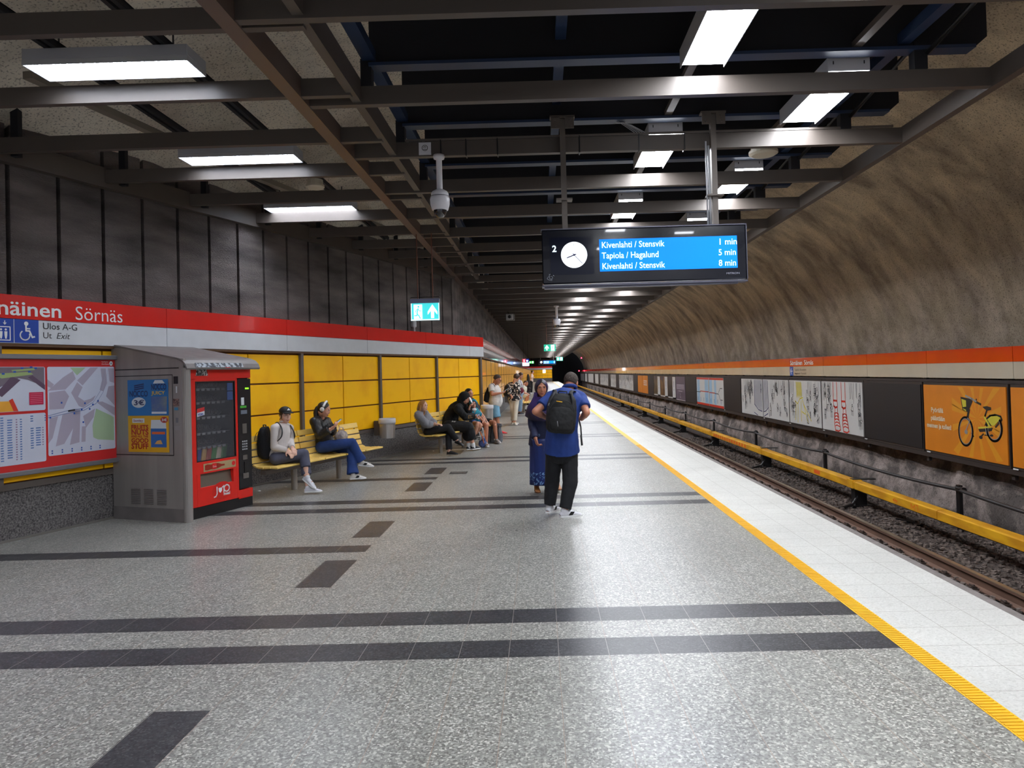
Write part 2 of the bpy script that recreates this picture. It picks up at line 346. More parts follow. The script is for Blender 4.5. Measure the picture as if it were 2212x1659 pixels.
# ---- rails
M_rail = mat('rusty_rail_side', (112, 82, 66), .7, noise=.3, nscale=9, stretch=(1, .2, 1))
M_railtop = mat('worn_rail_head', (150, 138, 120), .3, metal=.7)
def rail(x, label):
    t = thing('running_rail', (x, 5, -1.24), label, 'rail', None)
    p = [(-.07, -1.235), (.07, -1.235), (.07, -1.222), (.012, -1.2), (.01, -1.11), (.036, -1.095), (.036, -1.065), (-.036, -1.065), (-.036, -1.095), (-.01, -1.11), (-.012, -1.2), (-.07, -1.222)]
    mb = MB(); n_ = len(p)
    mb.add([(x+a, yy, b) for yy in (-4, 138) for a, b in p], [(i, (i+1) % n_, n_+(i+1) % n_, n_+i) for i in range(n_)]+[tuple(range(n_)), tuple(range(2*n_-1, n_-1, -1))])
    part(mb, 'rail_profile', M_rail, t)
    mb = MB(); mb.box(x-.034, x+.034, -4, 138, -1.066, -1.055); part(mb, 'rail_head', M_railtop, t)
    y = 4.2; c = None
    while y < 34:
        if c is None:
            for sg in (-1, 1):
                mb = MB()
                X0 = x+sg*.1
                mb.tube([(X0-sg*.02, y-.03, -1.2), (X0+sg*.03, y-.035, -1.18), (X0+sg*.055, y, -1.165), (X0+sg*.03, y+.035, -1.18), (X0-sg*.03, y+.02, -1.205)], .011, 6)
                mb.box(X0-.05, X0+.05, y-.05, y+.05, -1.235, -1.212); mb.cyl((X0, y, -1.22), (X0, y, -1.17), .014, 6)
                part(mb, 'rail_clip', mat('clip_dark', (66, 54, 48), .7), t)
            c = [o for o in COL.objects if o.parent is t and o.name.startswith('rail_clip')]; y0c = y
        else:
            for q in c: d = q.copy(); COL.objects.link(d); d.location = q.location+V(0, y-y0c, 0)
        y += .62
    return t
rail(4.04, 'running rail close below the platform edge, nearer of the two brown rails')
rail(5.56, 'farther brown running rail in the ballast, with rows of spring clips')
# concrete sleepers, mostly under the stones
sl = None; y = 4.2; k = 0
while y < 34:
    if sl is None:
        mb = MB(); mb.box(3.55, 6.05, y-.12, y+.12, -1.35, -1.238); sl = mb.build('track_sleeper', mat('sleeper_concrete', (70, 62, 56), .9, noise=.3, nscale=8), None)
        tag(sl, 'dusty concrete sleeper under the two running rails, one of the row sunk in ballast', 'sleeper', 'sleepers under the rails'); y0s = y
    else: d = sl.copy(); COL.objects.link(d); d.location = sl.location+V(0, y-y0s, 0)
    y += .62
# ---- conductor rail with its yellow cover
M_cover = mat('yellow_rail_cover', (226, 170, 30), .45, noise=.2, nscale=6, stretch=(1, .3, 1), c2=(192, 132, 22))
t = thing('conductor_rail', (6.36, 12, -1.24), 'conductor rail under a long yellow cover beside the track, on dark brackets', 'conductor rail')
y = -3.5; k = 0
while y < 137:
    L = 3.0 if y < 60 else 12.0
    mb = MB(); y1 = min(y+L-.02, 137.5); q = [(6.30, -.845), (6.30, -.715), (6.325, -.7), (6.46, -.69), (6.485, -.70), (6.485, -.845), (6.47, -.845), (6.46, -.715), (6.325, -.722), (6.315, -.845)]
    n_ = len(q); mb.add([(a, yy, b) for yy in (y, y1) for a, b in q], [(i, (i+1) % n_, n_+(i+1) % n_, n_+i) for i in range(n_)]+[tuple(range(n_)), tuple(range(2*n_-1, n_-1, -1))])
    part(mb, 'cover_section', M_cover, t)
    if k % 2 == 0 and y < 60:
        mb = MB(); mb.box(6.293, 6.49, y+.05, y+.32, -.85, -.684); cs = part(mb, 'cover_joint_sleeve', M_cover, t)
        mb = MB(); mb.box(6.36, 6.6, y+.1, y+.28, -1.26, -.86); mb.box(6.33, 6.8, y+.12, y+.26, -.69, -.672); mb.box(6.3, 6.7, y+.08, y+.3, -1.27, -1.2)
        mb.tube([(6.42, y+.15, -.87), (6.4, y+.12, -1.05), (6.28, y+.05, -1.17), (6.0, y-.05, -1.22)], .03, 8)
        part(mb, 'support_bracket', M_blk, t)
    y += L; k += 1
mb = MB(); mb.box(6.36, 6.43, -3, 137, -.88, -.8); part(mb, 'current_rail', M_dsteel, t)
# red paint marks on the cover
M_mark = mat('orange_paint', (226, 92, 24), .6)
def cov(u, v, e): return V(6.30-e, 12.9-u, -.78+v)
mb = MB()
ribbons(mb, cov, [[(0, 0), (.16, 0)], [(0, 0), (.05, .035)], [(0, 0), (.05, -.035)], [(.08, .04), (.12, -.04)]], .014)
ribbons(mb, cov, [[(.62, -.045), (.62, .045), (.68, -.02), (.74, .045), (.74, -.045)], [(.78, .045), (.84, .045), (.84, -.045)]], .014)
part(mb, 'painted_mark', M_mark, t)
mb = MB(); mb.quad(cov(-3.7, -.035, .003), cov(-3.35, -.035, .003), cov(-3.35, .05, .003), cov(-3.7, .05, .003)); part(mb, 'orange_label', M_mark, t)
mb = MB()
for i in range(14): mb.quad(cov(-9.2-i*.3, -.05, .003), cov(-9.35-i*.3, -.05, .003), cov(-9.35-i*.3, .055, .003), cov(-9.2-i*.3, .055, .003))
part(mb, 'warning_lettering_marks', M_mark, t)
# ---- cable rail on posts along the rock wall
t = thing('cable_fence', (7.2, 18, -1.35), 'row of dark steel posts along the rock wall carrying a sagging cable pipe', 'fence')
ps = [6.6+5.8*i for i in range(0, 22)]; p0 = None
for i, y in enumerate(ps):
    if p0 is None:
        mb = MB(); mb.box(7.17, 7.23, y-.05, y+.05, -1.4, -.46); mb.box(7.12, 7.24, y-.13, y-.02, -.55, -.5); mb.cyl((7.19, y-.16, -.525), (7.19, y+.05, -.525), .05, 8)
        mb.bar((7.2, y, -1.33), (6.55, y+.9, -1.22), .08, .05)
        p0 = part(mb, 'post', M_blk, t)
    else: d = p0.copy(); COL.objects.link(d); d.location = p0.location+V(0, y-ps[0], 0)
for i in range(-1, len(ps)-1):
    a = ps[i] if i >= 0 else ps[0]-5.8; b = a+5.8; q = [(7.15, a+(b-a)*u, -.53-.07*4*u*(1-u)) for u in np.linspace(0, 1, 9)]
    mb = MB(); mb.tube(q, .032, 8); part(mb, 'cable_pipe', mat('dark_cable_pipe', (44, 40, 40), .5), t, smooth=True)
# ---- rock vault on the right and the tunnel roof
prof = [(7.9, -1.45), (7.95, -.9), (8.15, -.35), (8.35, .2), (8.5, .9), (8.5, 1.6), (8.42, 2.3), (8.2, 3.1), (7.8, 3.9), (7.2, 4.7), (6.4, 5.35), (5.4, 5.8), (4.2, 6.0), (2.6, 6.1), (0.5, 6.1), (-1.4, 5.9)]
pp = np.array(prof); seg = np.r_[0, np.cumsum(np.hypot(*(pp[1:]-pp[:-1]).T))]
u = np.concatenate([np.arange(0, 10.6, .14), np.linspace(10.7, seg[-1], 16)])
Yr = np.concatenate([np.arange(-2, 34, .22), np.arange(34, 80, .8), np.arange(80, 139, 2.5)])
px_ = np.interp(u, seg, pp[:, 0]); pz_ = np.interp(u, seg, pp[:, 1])
sm = lambda a: np.convolve(np.r_[a[0], a[0], a, a[-1], a[-1]], np.ones(5)/5, 'valid'); px_, pz_ = sm(px_), sm(pz_)
U, YY = np.meshgrid(u, Yr, indexing='ij'); nx = np.gradient(pz_); nz = -np.gradient(px_); l = np.hypot(nx, nz); nx /= l; nz /= l
dsp = fnoise(U*.5, YY*.55, 1, 5, 1.0)*.07
low = np.clip((2.4-U)/1.2, 0, 1); dsp = dsp+low*(np.abs(fnoise(U, YY, 5, 4, 1.3))*-.4+.05)
P = np.stack([px_[:, None]-nx[:, None]*dsp*-1+0*YY, YY, pz_[:, None]+nz[:, None]*dsp+0*YY], -1)
nc = YY > 30; P[..., 0] = np.maximum(P[..., 0], np.where((U < 3.3), 7.86, -99))
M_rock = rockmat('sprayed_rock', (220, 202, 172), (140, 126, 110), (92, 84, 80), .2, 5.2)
wr = gridmesh(P, 'wall_right', M_rock); struct(wr)
# roof over the left side, down to the black wall
Yl = np.concatenate([np.arange(-3, 20, .35), np.arange(20, 139, 3.0)]); tt = np.linspace(0, 1, 24)
T, YY = np.meshgrid(tt, Yl, indexing='ij'); xl = np.where(YY < 19.0, -5.849+(YY-7.605)*.34987-.25, -2.35); xr = -1.3
Xx = xl+(xr-xl)*T; Zz = 4.55+1.35*np.sin(np.clip((Xx-xl)/4.5, 0, 1)*1.5708)+fnoise(Xx, YY, 8, 3, .8)*.12
Zz = np.where(YY > 19, 4.9+1.0*T, Zz)
M_roof = rockmat('sprayed_roof', (232, 224, 208), (188, 180, 165), (104, 98, 90), -6, -5, .4)
ce = gridmesh(np.stack([Xx, YY, Zz], -1), 'ceiling', M_roof); struct(ce)
# ---- left wall: slanted stretch, then the long stretch parallel to the track
M_rib = mat('black_ribbed_wall', (128, 119, 116), .8, c2=(64, 59, 58), nscale=1.6, bump=1.0, bscale=58, stretch=(.5, .5, 2.2), ramp=(.3, .7))
SC = 12.7                                    # where the slanted wall ends
WL = bpy.data.objects.new('wall_left', None)
mb = MB(WF)
s = -5.64
while s < 10.9:
    mb.box(s+.03, min(s+.56, 11.1), -.32, -.045, 2.1, 5.0); s += .58
mb.box(-9, 11.3, -.5, -.3, 2.1, 5.1)
WLo = mb.build('wall_left', M_rib, None, clean=False); struct(WLo)
mb = MB()
y = 18.1
while y < 138: mb.box(-2.6, -2.2, y, y+.55, 2.1, 5.0); y += .58
mb.box(-2.8, -2.55, 18, 138, 2.1, 5.1)
o = mb.build('wall_left', M_rib, None, clean=False); struct(o)
M_plinth = mat('dark_plinth_aggregate', (124, 120, 118), .85, c2=(60, 58, 58), nscale=55, bump=.4, bscale=90)
mb = MB(WF); mb.box(-7, SC+.02, -.4, -.03, -.02, .56)
o = mb.build('wall_left', M_plinth, None); struct(o)
mb = MB(); mb.box(-2.6, -1.7, 19.3, YE, -.02, .56); o = mb.build('wall_left', M_plinth, None); struct(o)
mb = MB(WF); mb.box(-7, SC, -.03, .0, .0, .025); o = mb.build('baseboard_left', mat('pale_grout', (110, 106, 100), .8), None); struct(o)
mb = MB(WF); mb.box(-7, SC+.02, -.35, -.0, .56, .63); mb.m = 0
o = mb.build('trim_1', M_dsteel, None); struct(o)
mb = MB(); mb.box(-2.3, -1.66, 19.4, YE, .56, .63); o = mb.build('trim_2', M_dsteel, None); struct(o)
# yellow enamel panels: each lifts off
YP = struct(MB(WF).box(-7, SC-.05, -.3, -.03, .6, 2.16).build('wall_left', mat('panel_backing_brown', (96, 52, 14), .7), None))
rows = [(.645, 1.105), (1.13, 1.61), (1.635, 2.1)]
cols = [(-6.35+1.263*i) for i in range(0, 16)]
cols = [(3.77-1.263*8)+1.263*i for i in range(16)]
for i in range(len(cols)-1):
    a, b = cols[i], min(cols[i+1], SC-.05)
    if a > SC-.1: break
    for (z0, z1) in rows:
        part(MB(WF).rbox(a+.012, b-.012, -.03, .0, z0, z1, .004), 'yellow_panel', M_yel, YP)
for i, s in enumerate(cols):
    if i % 2 == 1 and -1 < s < 12:
        part(MB(WF).box(s-.035, s+.035, -.01, .05, .62, 2.16), 'steel_mullion', M_dsteel, YP)
part(MB(WF).box(SC-.1, SC, -.2, .06, .6, 2.16), 'corner_post', M_dsteel, YP)
YQ = struct(MB().box(-2.3, -1.7, 19.5, YE, .6, 2.16).build('wall_left', MATS['panel_backing_brown'], None))
xs_q = -1.66; y = 19.75; k = 0
M_yel2 = mat('glossy_yellow_panel', (236, 166, 10), .3, noise=.1, nscale=2, coat=.2)
while y < YE-.1:
    b = min(y+2.1, YE) if y < 70 else min(y+6.3, YE)
    for (z0, z1) in rows: part(MB().box(-1.69, xs_q, y+.02, b-.02, z0, z1), 'yellow_panel', M_yel2, YQ)
    part(MB().box(-1.69, -1.652, y-.035, y+.035, .62, 2.16), 'steel_mullion', M_dsteel, YQ); y = b
# ---- red and white station band on the left
M_under = mat('band_underside_brown', (92, 62, 34), .6)
def band_left():
    t = thing('station_name_band', WF(6, .02, 2.13), 'red and white station name band running over the yellow wall', 'sign band')
    js = [-6.9, -4.9, -2.6, -.3, 2.17, 4.63, 7.06, 9.51, 11.92, SC+.12]
    for a, b in zip(js[:-1], js[1:]):
        part(MB(WF).box(a+.004, b-.004, -.04, .06, 2.435, 2.695), 'red_strip', M_red, t)
        part(MB(WF).box(a+.004, b-.004, -.04, .06, 2.165, 2.43), 'white_strip', M_white, t)
    part(MB(WF).box(-7, SC+.12, -.28, .05, 2.13, 2.163), 'underside', M_under, t)
    part(MB(WF).box(-7, SC+.1, -.28, -.05, 2.163, 2.68), 'backing', M_under, t)
    n = WN; xd = WD; zz = V(0, 0, 1)
    text('Sörnäinen', .225, M_wtext, WF(-.44, .061, 2.475), xd, zz, t, bold=.014, width=1.11)
    text('Sörnäs', .235, M_wtext, WF(.845, .061, 2.465), xd, zz, t, width=.63, bold=-.004)
    text('Ulos A-G', .105, M_btext, WF(.455, .061, 2.335), xd, zz, t, width=.41, bold=.004)
    text('Ut', .1, M_btext, WF(.455, .061, 2.23), xd, zz, t, width=.1)
    text('Exit', .1, M_btext, WF(.61, .061, 2.23), xd, zz, t, width=.165, shear=.25)
    M_pb = mat('pictogram_blue', (12, 62, 158), .35)
    lift = part(MB(WF).box(-.12, .135, .06, .063, 2.17, 2.43), 'lift_pictogram', M_pb, t)
    f = lambda u, v, e: WF(-.12+u, .063+e, 2.17+v)
    mb = MB(); ribbons(mb, f, [[(.03, .025), (.215, .025), (.215, .17), (.03, .17), (.03, .025)]], .01)
    for u in (.07, .12, .17):
        mb.quad(*[f(u+.012*math.cos(k*.6283), .14+.012*math.sin(k*.6283), .003) for k in range(10)])
        mb.quad(f(u-.016, .12, .003), f(u+.016, .12, .003), f(u+.014, .075, .003), f(u+.007, .04, .003), f(u-.007, .04, .003), f(u-.014, .075, .003))
    mb.quad(f(.06, .19, .003), f(.1, .19, .003), f(.08, .215, .003)); mb.quad(f(.14, .215, .003), f(.18, .215, .003), f(.16, .19, .003)); ribbons(mb, f, [[(.16, .2), (.16, .235)], [(.08, .185), (.08, .235)]], .01)
    part(mb, 'lift_symbol', M_wtext, lift)
    wc = part(MB(WF).box(.145, .41, .06, .063, 2.17, 2.43), 'wheelchair_pictogram', M_pb, t)
    f = lambda u, v, e: WF(.145+u, .063+e, 2.17+v); mb = MB()
    mb.quad(*[f(.125+.024*math.cos(k*.5236), .215+.024*math.sin(k*.5236), .003) for k in range(12)])
    ribbons(mb, f, [[(.122, .19), (.122, .135), (.16, .135), (.19, .065), (.215, .072)]], .018)
    ribbons(mb, f, [[(.122, .16), (.165, .16)]], .014)
    ribbons(mb, f, [[(.11+.052*math.cos(a), .085+.052*math.sin(a)) for a in np.linspace(2.2, 6.6, 18)]], .014)
    part(mb, 'wheelchair_symbol', M_wtext, wc)
band_left()
t = thing('station_name_band', (-1.62, 60, 2.13), 'glossy red and white band on the far wall running beside the platform', 'sign band')
M_redg = mat('glossy_band_red', (168, 34, 26), .1, coat=.6); M_whg = mat('glossy_band_grey', (150, 154, 160), .1, coat=.6)
y = 19.62
while y < YE:
    b = min(y+(2.4 if y < 70 else 9.6), YE)
    part(MB().box(-1.68, -1.6, y+.004, b-.004, 2.435, 2.695), 'red_strip', M_redg, t); part(MB().box(-1.68, -1.6, y+.004, b-.004, 2.165, 2.43), 'white_strip', M_whg, t); y = b
part(MB().box(-2.2, -1.61, 19.6, YE, 2.13, 2.163), 'underside', M_under, t)
part(MB().box(-2.2, -1.68, 19.6, YE, 2.163, 2.68), 'backing', M_under, t)
# ---- far end: yellow end wall of the narrow platform, unlit tunnel beyond painted as black sheets
M_void = mat('painted_tunnel_dark', (12, 12, 14), .95)
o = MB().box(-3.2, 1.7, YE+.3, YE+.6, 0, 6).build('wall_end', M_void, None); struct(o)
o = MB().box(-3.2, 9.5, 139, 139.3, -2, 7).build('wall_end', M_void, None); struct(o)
EW = struct(MB().box(-1.6, 2.09, YE, YE+.3, 0, .6).build('wall_end', M_plinth, None))
for i, (a, b) in enumerate([(-1.6, -.7), (-.68, .3), (.32, 1.3), (1.32, 2.07)]):
    for z0, z1 in rows: part(MB().box(a, b, YE-.02, YE+.02, z0, z1), 'yellow_panel', M_yel, EW)
part(MB().box(-1.6, 2.09, YE-.0, YE+.3, .6, 2.16), 'panel_backing', MATS['panel_backing_brown'], EW)
t = thing('station_name_band', (.2, YE, 2.16), 'red and white band over the yellow end wall at the far end of the platform', 'sign band')
part(MB().box(-1.6, 2.12, YE-.06, YE+.3, 2.43, 2.7), 'red_strip', M_red, t); part(MB().box(-1.6, 2.12, YE-.06, YE+.3, 2.16, 2.428), 'white_strip', M_white, t)
o = MB().box(.45, .9, YE-.08, YE-.03, 1.55, 2.1).build('glowing_notice_board', mat('lit_notice', (240, 244, 250), .5, emit=2.5), None); tag(o, 'small bright white lit notice on the far yellow end wall', 'notice')
for (yy, zz) in ((132, 1.75), (120, 3.9)):
    x = 7.2 if yy == 132 else 7.0
    t = thing('signal_light', (x, yy, zz-.1), 'red railway signal %s' % ('glowing low at the mouth of the dark tunnel' if yy == 132 else 'glowing high by the roof at the far end'), 'signal', 'red signals at the far end')
    part(MB().rbox(x-.14, x+.14, yy-.08, yy+.1, zz-.2, zz+.2, .02), 'housing', M_blk, t)
    part(MB().ell((x, yy-.09, zz), .1, .04, .1), 'lens', mat('red_signal_glow', (255, 40, 60), .4, emit=12), t)
# ============================================================ CEILING GRID
M_beam = mat('grid_beam_brown', (82, 74, 68), .5, noise=.08, nscale=3)
GB, GT = 4.2, 4.37
def beam(mb, x0, x1, y0, y1): mb.box(x0, x1, y0, y1, GB, GT)
g = thing('ceiling_grid', (1, 20, GB), 'brown steel grid of cross beams hung under the tunnel roof over the platform', 'ceiling grid')
BY = [4.93+1.6*i for i in range(-3, 84)]
c = None
for y in BY:
    if c is None: c = part(MB().box(-2.1, 4.2, y-.04, y+.04, GB, GT), 'cross_beam', M_beam, g); y0_ = y
    else: d = c.copy(); COL.objects.link(d); d.location = c.location+V(0, y-y0_, 0)
part(MB().box(4.2, 4.29, -2, 138, GB-.01, GT+.01), 'edge_beam', M_beam, g)
part(MB().box(-2.19, -2.06, -2, 138, GB-.012, GT+.008), 'long_beam', mat('long_beam_red_brown', (94, 78, 70), .38), g)
# the closer set of beams over the seats, ending on the slanted wall
k = -3
while True:
    y = 5.04+1.255*k
    if y > 18.3: break
    xl = -5.849+(y-7.605)*.34987+.02
    part(MB().box(max(xl, -9), -1.62, y-.035, y+.035, GB, GT-.01), 'seat_side_beam', M_beam, g); k += 1
part(MB().box(-1.66, -1.58, -2, 19, GB+.02, GT+.06), 'short_long_beam', M_beam, g)
part(MB(WF).box(-8, 11.1, -.02, .08, GB-.06, GT+.02), 'wall_edge_beam', M_beam, g)
for y in BY:
    if y > 50: break
    if y > 4: part(MB().box(-1.58, -1.48, y-.05, y+.05, GT, 4.62), 'hanger_post', M_dark, g); part(MB().box(3.5, 3.62, y-.05, y+.05, GT, 4.62), 'hanger_post', M_dark, g)
for k in range(0, 9):
    y = 6.3+1.255*k; x = -5.849+(y-7.605)*.34987+.2
    part(MB().box(x-.04, x+.04, y+.1, y+.17, GB, 4.75), 'wall_hanger', M_dark, g)
# the deep roof girders above: dark webs with blue bottom flanges
for i, y in enumerate(BY):
    if y > 60: break
    t = thing('roof_girder', (1.35, y, 4.56), 'deep dark roof girder with blue bottom flange, one of the row above the grid', 'girder', 'roof girders above the grid')
    w_ = MB(); w_.add([(x, yy, z) for yy in (y-.03, y+.03) for x, z in ((-1.5, 4.56), (4.06, 4.56), (4.18, 4.66), (4.18, 5.75), (-1.5, 5.75))], [(0, 1, 2, 3, 4), (9, 8, 7, 6, 5), (0, 5, 6, 1), (1, 6, 7, 2), (2, 7, 8, 3), (3, 8, 9, 4), (4, 9, 5, 0)])
    if i == 0: gw = part(w_, 'web', M_dark, t); gf = part(MB().box(-1.5, 4.05, y-.075, y+.075, 4.545, 4.575), 'flange', M_blue, t); gy = y
    else:
        for q in (gw, gf):
            d = q.copy(); COL.objects.link(d); d.parent = t; d.matrix_parent_inverse = WM[t.name].inverted(); d.location = V(0, y-gy, 0)
def longbeam(x0, x1, z0, z1, m, lab, name='roof_purlin'):
    o = MB().box(x0, x1, -2, 60, z0, z1).build(name, m, None); tag(o, lab, 'beam'); return o
longbeam(-1.56, -1.44, 4.6, 4.7, M_blue, 'long blue steel beam along the left ends of the roof girders')
longbeam(3.36, 3.46, 4.6, 4.7, M_blue, 'long blue steel beam near the right ends of the roof girders')
longbeam(.22, .32, 4.75, 4.85, M_blue, 'long blue beam running high through the middle of the dark girders')
longbeam(1.5, 1.58, 4.585, 4.64, M_dsteel, 'slotted grey channel over the left row of platform lamps', 'lamp_channel')
longbeam(2.94, 3.02, 4.585, 4.64, M_dsteel, 'slotted grey channel over the right row of platform lamps', 'lamp_channel')
for x, z, l in ((-3.08, 4.52, 'nearer the long brown beam'), (-3.99, 4.52, 'nearer the black wall')):
    mb = MB()
    for dx in (-.055, .015): mb.box(x+dx, x+dx+.04, -2, 14.5 if x > -3.5 else 11.5, z-.03, z+.03)
    mb.box(x-.055, x+.055, -2, 14.5 if x > -3.5 else 11.5, z+.02, z+.03)
    tag(mb.build('lamp_channel', M_dark, None), 'dark double channel above the seat lamps, the one '+l, 'channel')
mb = MB(); mb.bar((-4.75, 6.6, 4.62), (-4.1, 11.2, 4.72), .1, .07); tag(mb.build('cable_duct', mat('pale_duct', (128, 120, 108), .6), None), 'pale cable duct slanting above the beams by the black wall, longer one', 'duct')
mb = MB(); mb.bar((-3.9, 9.6, 4.5), (-2.9, 14.2, 4.6), .1, .07); tag(mb.build('cable_duct', mat('pale_duct', (128, 120, 108), .6), None), 'pale cable duct above the third seat lamp, farther one', 'duct')
for i, (a, b) in enumerate([((3.95, 4.6, 5.1), (3.6, 6.45, 4.5)), ((3.95, 6.2, 5.1), (3.6, 8.05, 4.5)), ((3.95, 7.8, 5.1), (3.6, 9.65, 4.5)), ((3.95, 9.4, 5.1), (3.6, 11.25, 4.5)), ((3.95, 11.0, 5.1), (3.6, 12.85, 4.5))]):
    tag(MB().cyl(a, b, .022, 8).build('brace_rod', M_blk, None, smooth=True), 'thin dark diagonal brace rod between girders at the right edge, one of the row', 'rod', 'diagonal brace rods')
# ---- lamps over the platform
def plamp(x, y0, label, group=None):
    t = thing('ceiling_lamp', (x, y0+.67, 4.42), label, 'lamp', group); y1 = y0+1.34
    part(MB().rbox(x-.2, x+.2, y0, y1, 4.445, 4.575, .004).box(x-.2, x-.193, y0, y1, 4.405, 4.45).box(x+.193, x+.2, y0, y1, 4.405, 4.45), 'housing', M_lampbox, t)  # side rims added to hold back sideways light
    part(MB().box(x-.19, x+.19, y0+.01, y1-.01, 4.432, 4.444), 'diffuser', M_glow, t)
    if y0 < 16: 
        mb = MB(); mb.box(x-.15, x-.14, y0-.004, y0, 4.51, 4.54); mb.box(x+.14, x+.15, y0-.004, y0, 4.51, 4.54); part(mb, 'end_screws', M_blk, t)
    return t
near = {5.06: 'fluorescent lamp between beams at the top of the picture, left row', 8.26: 'fluorescent lamp of the left row, above and just left of the display posts', 11.46: 'small-looking lamp of the left row directly above the departure display'}
near2 = {6.66: 'nearest fluorescent lamp of the right row, beside the rock wall side', 9.86: 'second lamp of the right row, seen behind the right display post', 13.06: 'third lamp of the right row, just above the display corner'}
L0 = None
for col, off, nr in ((1.54, 5.06, near), (2.98, 6.66, near2)):
    y = off-6.4  # rows begin with lamps added out of frame, overhead and behind, for light
    while y < 122:
        k = round(y, 2); lab = nr.get(k)
        if y < 15 or L0 is None: q = plamp(col, y, lab or 'bright lamp box in the double row along the platform ceiling', None if lab else 'far platform lamps'); L0 = q if y > 14 or L0 is None else L0; q0 = (col, y) if L0 is q else q0
        else: dup(L0, (col-q0[0], y-q0[1], 0), 'bright lamp box in the double row along the platform ceiling'); [o for o in ()]
        y += 3.2
for o in bpy.data.objects:
    if o.name.startswith('ceiling_lamp') and 'far double row' in o.get('label', ''): o['group'] = 'far platform lamps'
# ---- louvred lamps over the seats
for yc, lab in ((5.98, 'nearest and largest louvred lamp over the map board'), (8.52, 'middle louvred lamp over the vending machine side'), (11.12, 'farthest of the louvred lamps, left of the dome camera'), (3.23, 'louvred lamp above the seats, out of the frame'), (.57, 'louvred lamp above the seats, out of the frame'), (-1.9, 'louvred lamp above the seats, out of the frame')):
    x0, x1 = -4.23, -2.85
    t = thing('louvred_lamp', ((x0+x1)/2, yc, 4.3), lab, 'lamp', None if 'out of' not in lab else 'lamps behind the viewpoint')
    mb = MB(); mb.rbox(x0, x1, yc-.17, yc+.17, 4.395, 4.49, .006); part(mb, 'housing', mat('lamp_housing_dark', (170, 172, 180), .5), t)
    part(MB().box(x0+.015, x1-.015, yc-.155, yc+.155, 4.383, 4.394), 'diffuser', M_glowl, t)
    mb = MB()
    for i in range(24): xx = x0+.03+i*(x1-x0-.06)/23; mb.box(xx-.002, xx+.002, yc-.155, yc+.155, 4.36, 4.384)
    for yy in (-.166, -.08, 0, .08, .166): mb.box(x0+.0, x1-.0, yc+yy-.003, yc+yy+.003, 4.352 if abs(yy) > .1 else 4.36, 4.396)  # outer rims and lengthwise blades added to cut light onto the beams
    mb.box(x0, x0+.006, yc-.168, yc+.168, 4.352, 4.395); mb.box(x1-.006, x1, yc-.168, yc+.168, 4.352, 4.395)
    part(mb, 'louvre', M_lampbox, t)
    mb = MB(); mb.cyl((x0+.2, yc, 4.49), (x0+.2, yc, 4.7), .008, 6); mb.cyl((x1-.2, yc, 4.49), (x1-.2, yc, 4.7), .008, 6); part(mb, 'hanger_rods', M_blk, t)
# ---- detectors
def detector(x, y, z, label, s=1):
    t = thing('smoke_detector', (x, y, z), label, 'detector', None)
    part(MB().lathe((x, y, z), [(0, 0), (.1*s, .0), (.125*s, .02), (.125*s, .05), (.11*s, .055), (0, .056)]), 'detector_ring', mat('cream_plastic', (196, 190, 172), .5), t, smooth=False)
    part(MB().lathe((x, y, z), [(.105*s, .056), (.105*s, .12), (0, .12)]), 'detector_base', mat('cream_plastic', (196, 190, 172), .5), t)
detector(-3.04, 9.75, 4.31, 'round cream smoke detector under a dark channel over the seats')
detector(2.73, 8.45, 4.2, 'round cream detector under the grid between the display post and right lamp', 1.35)
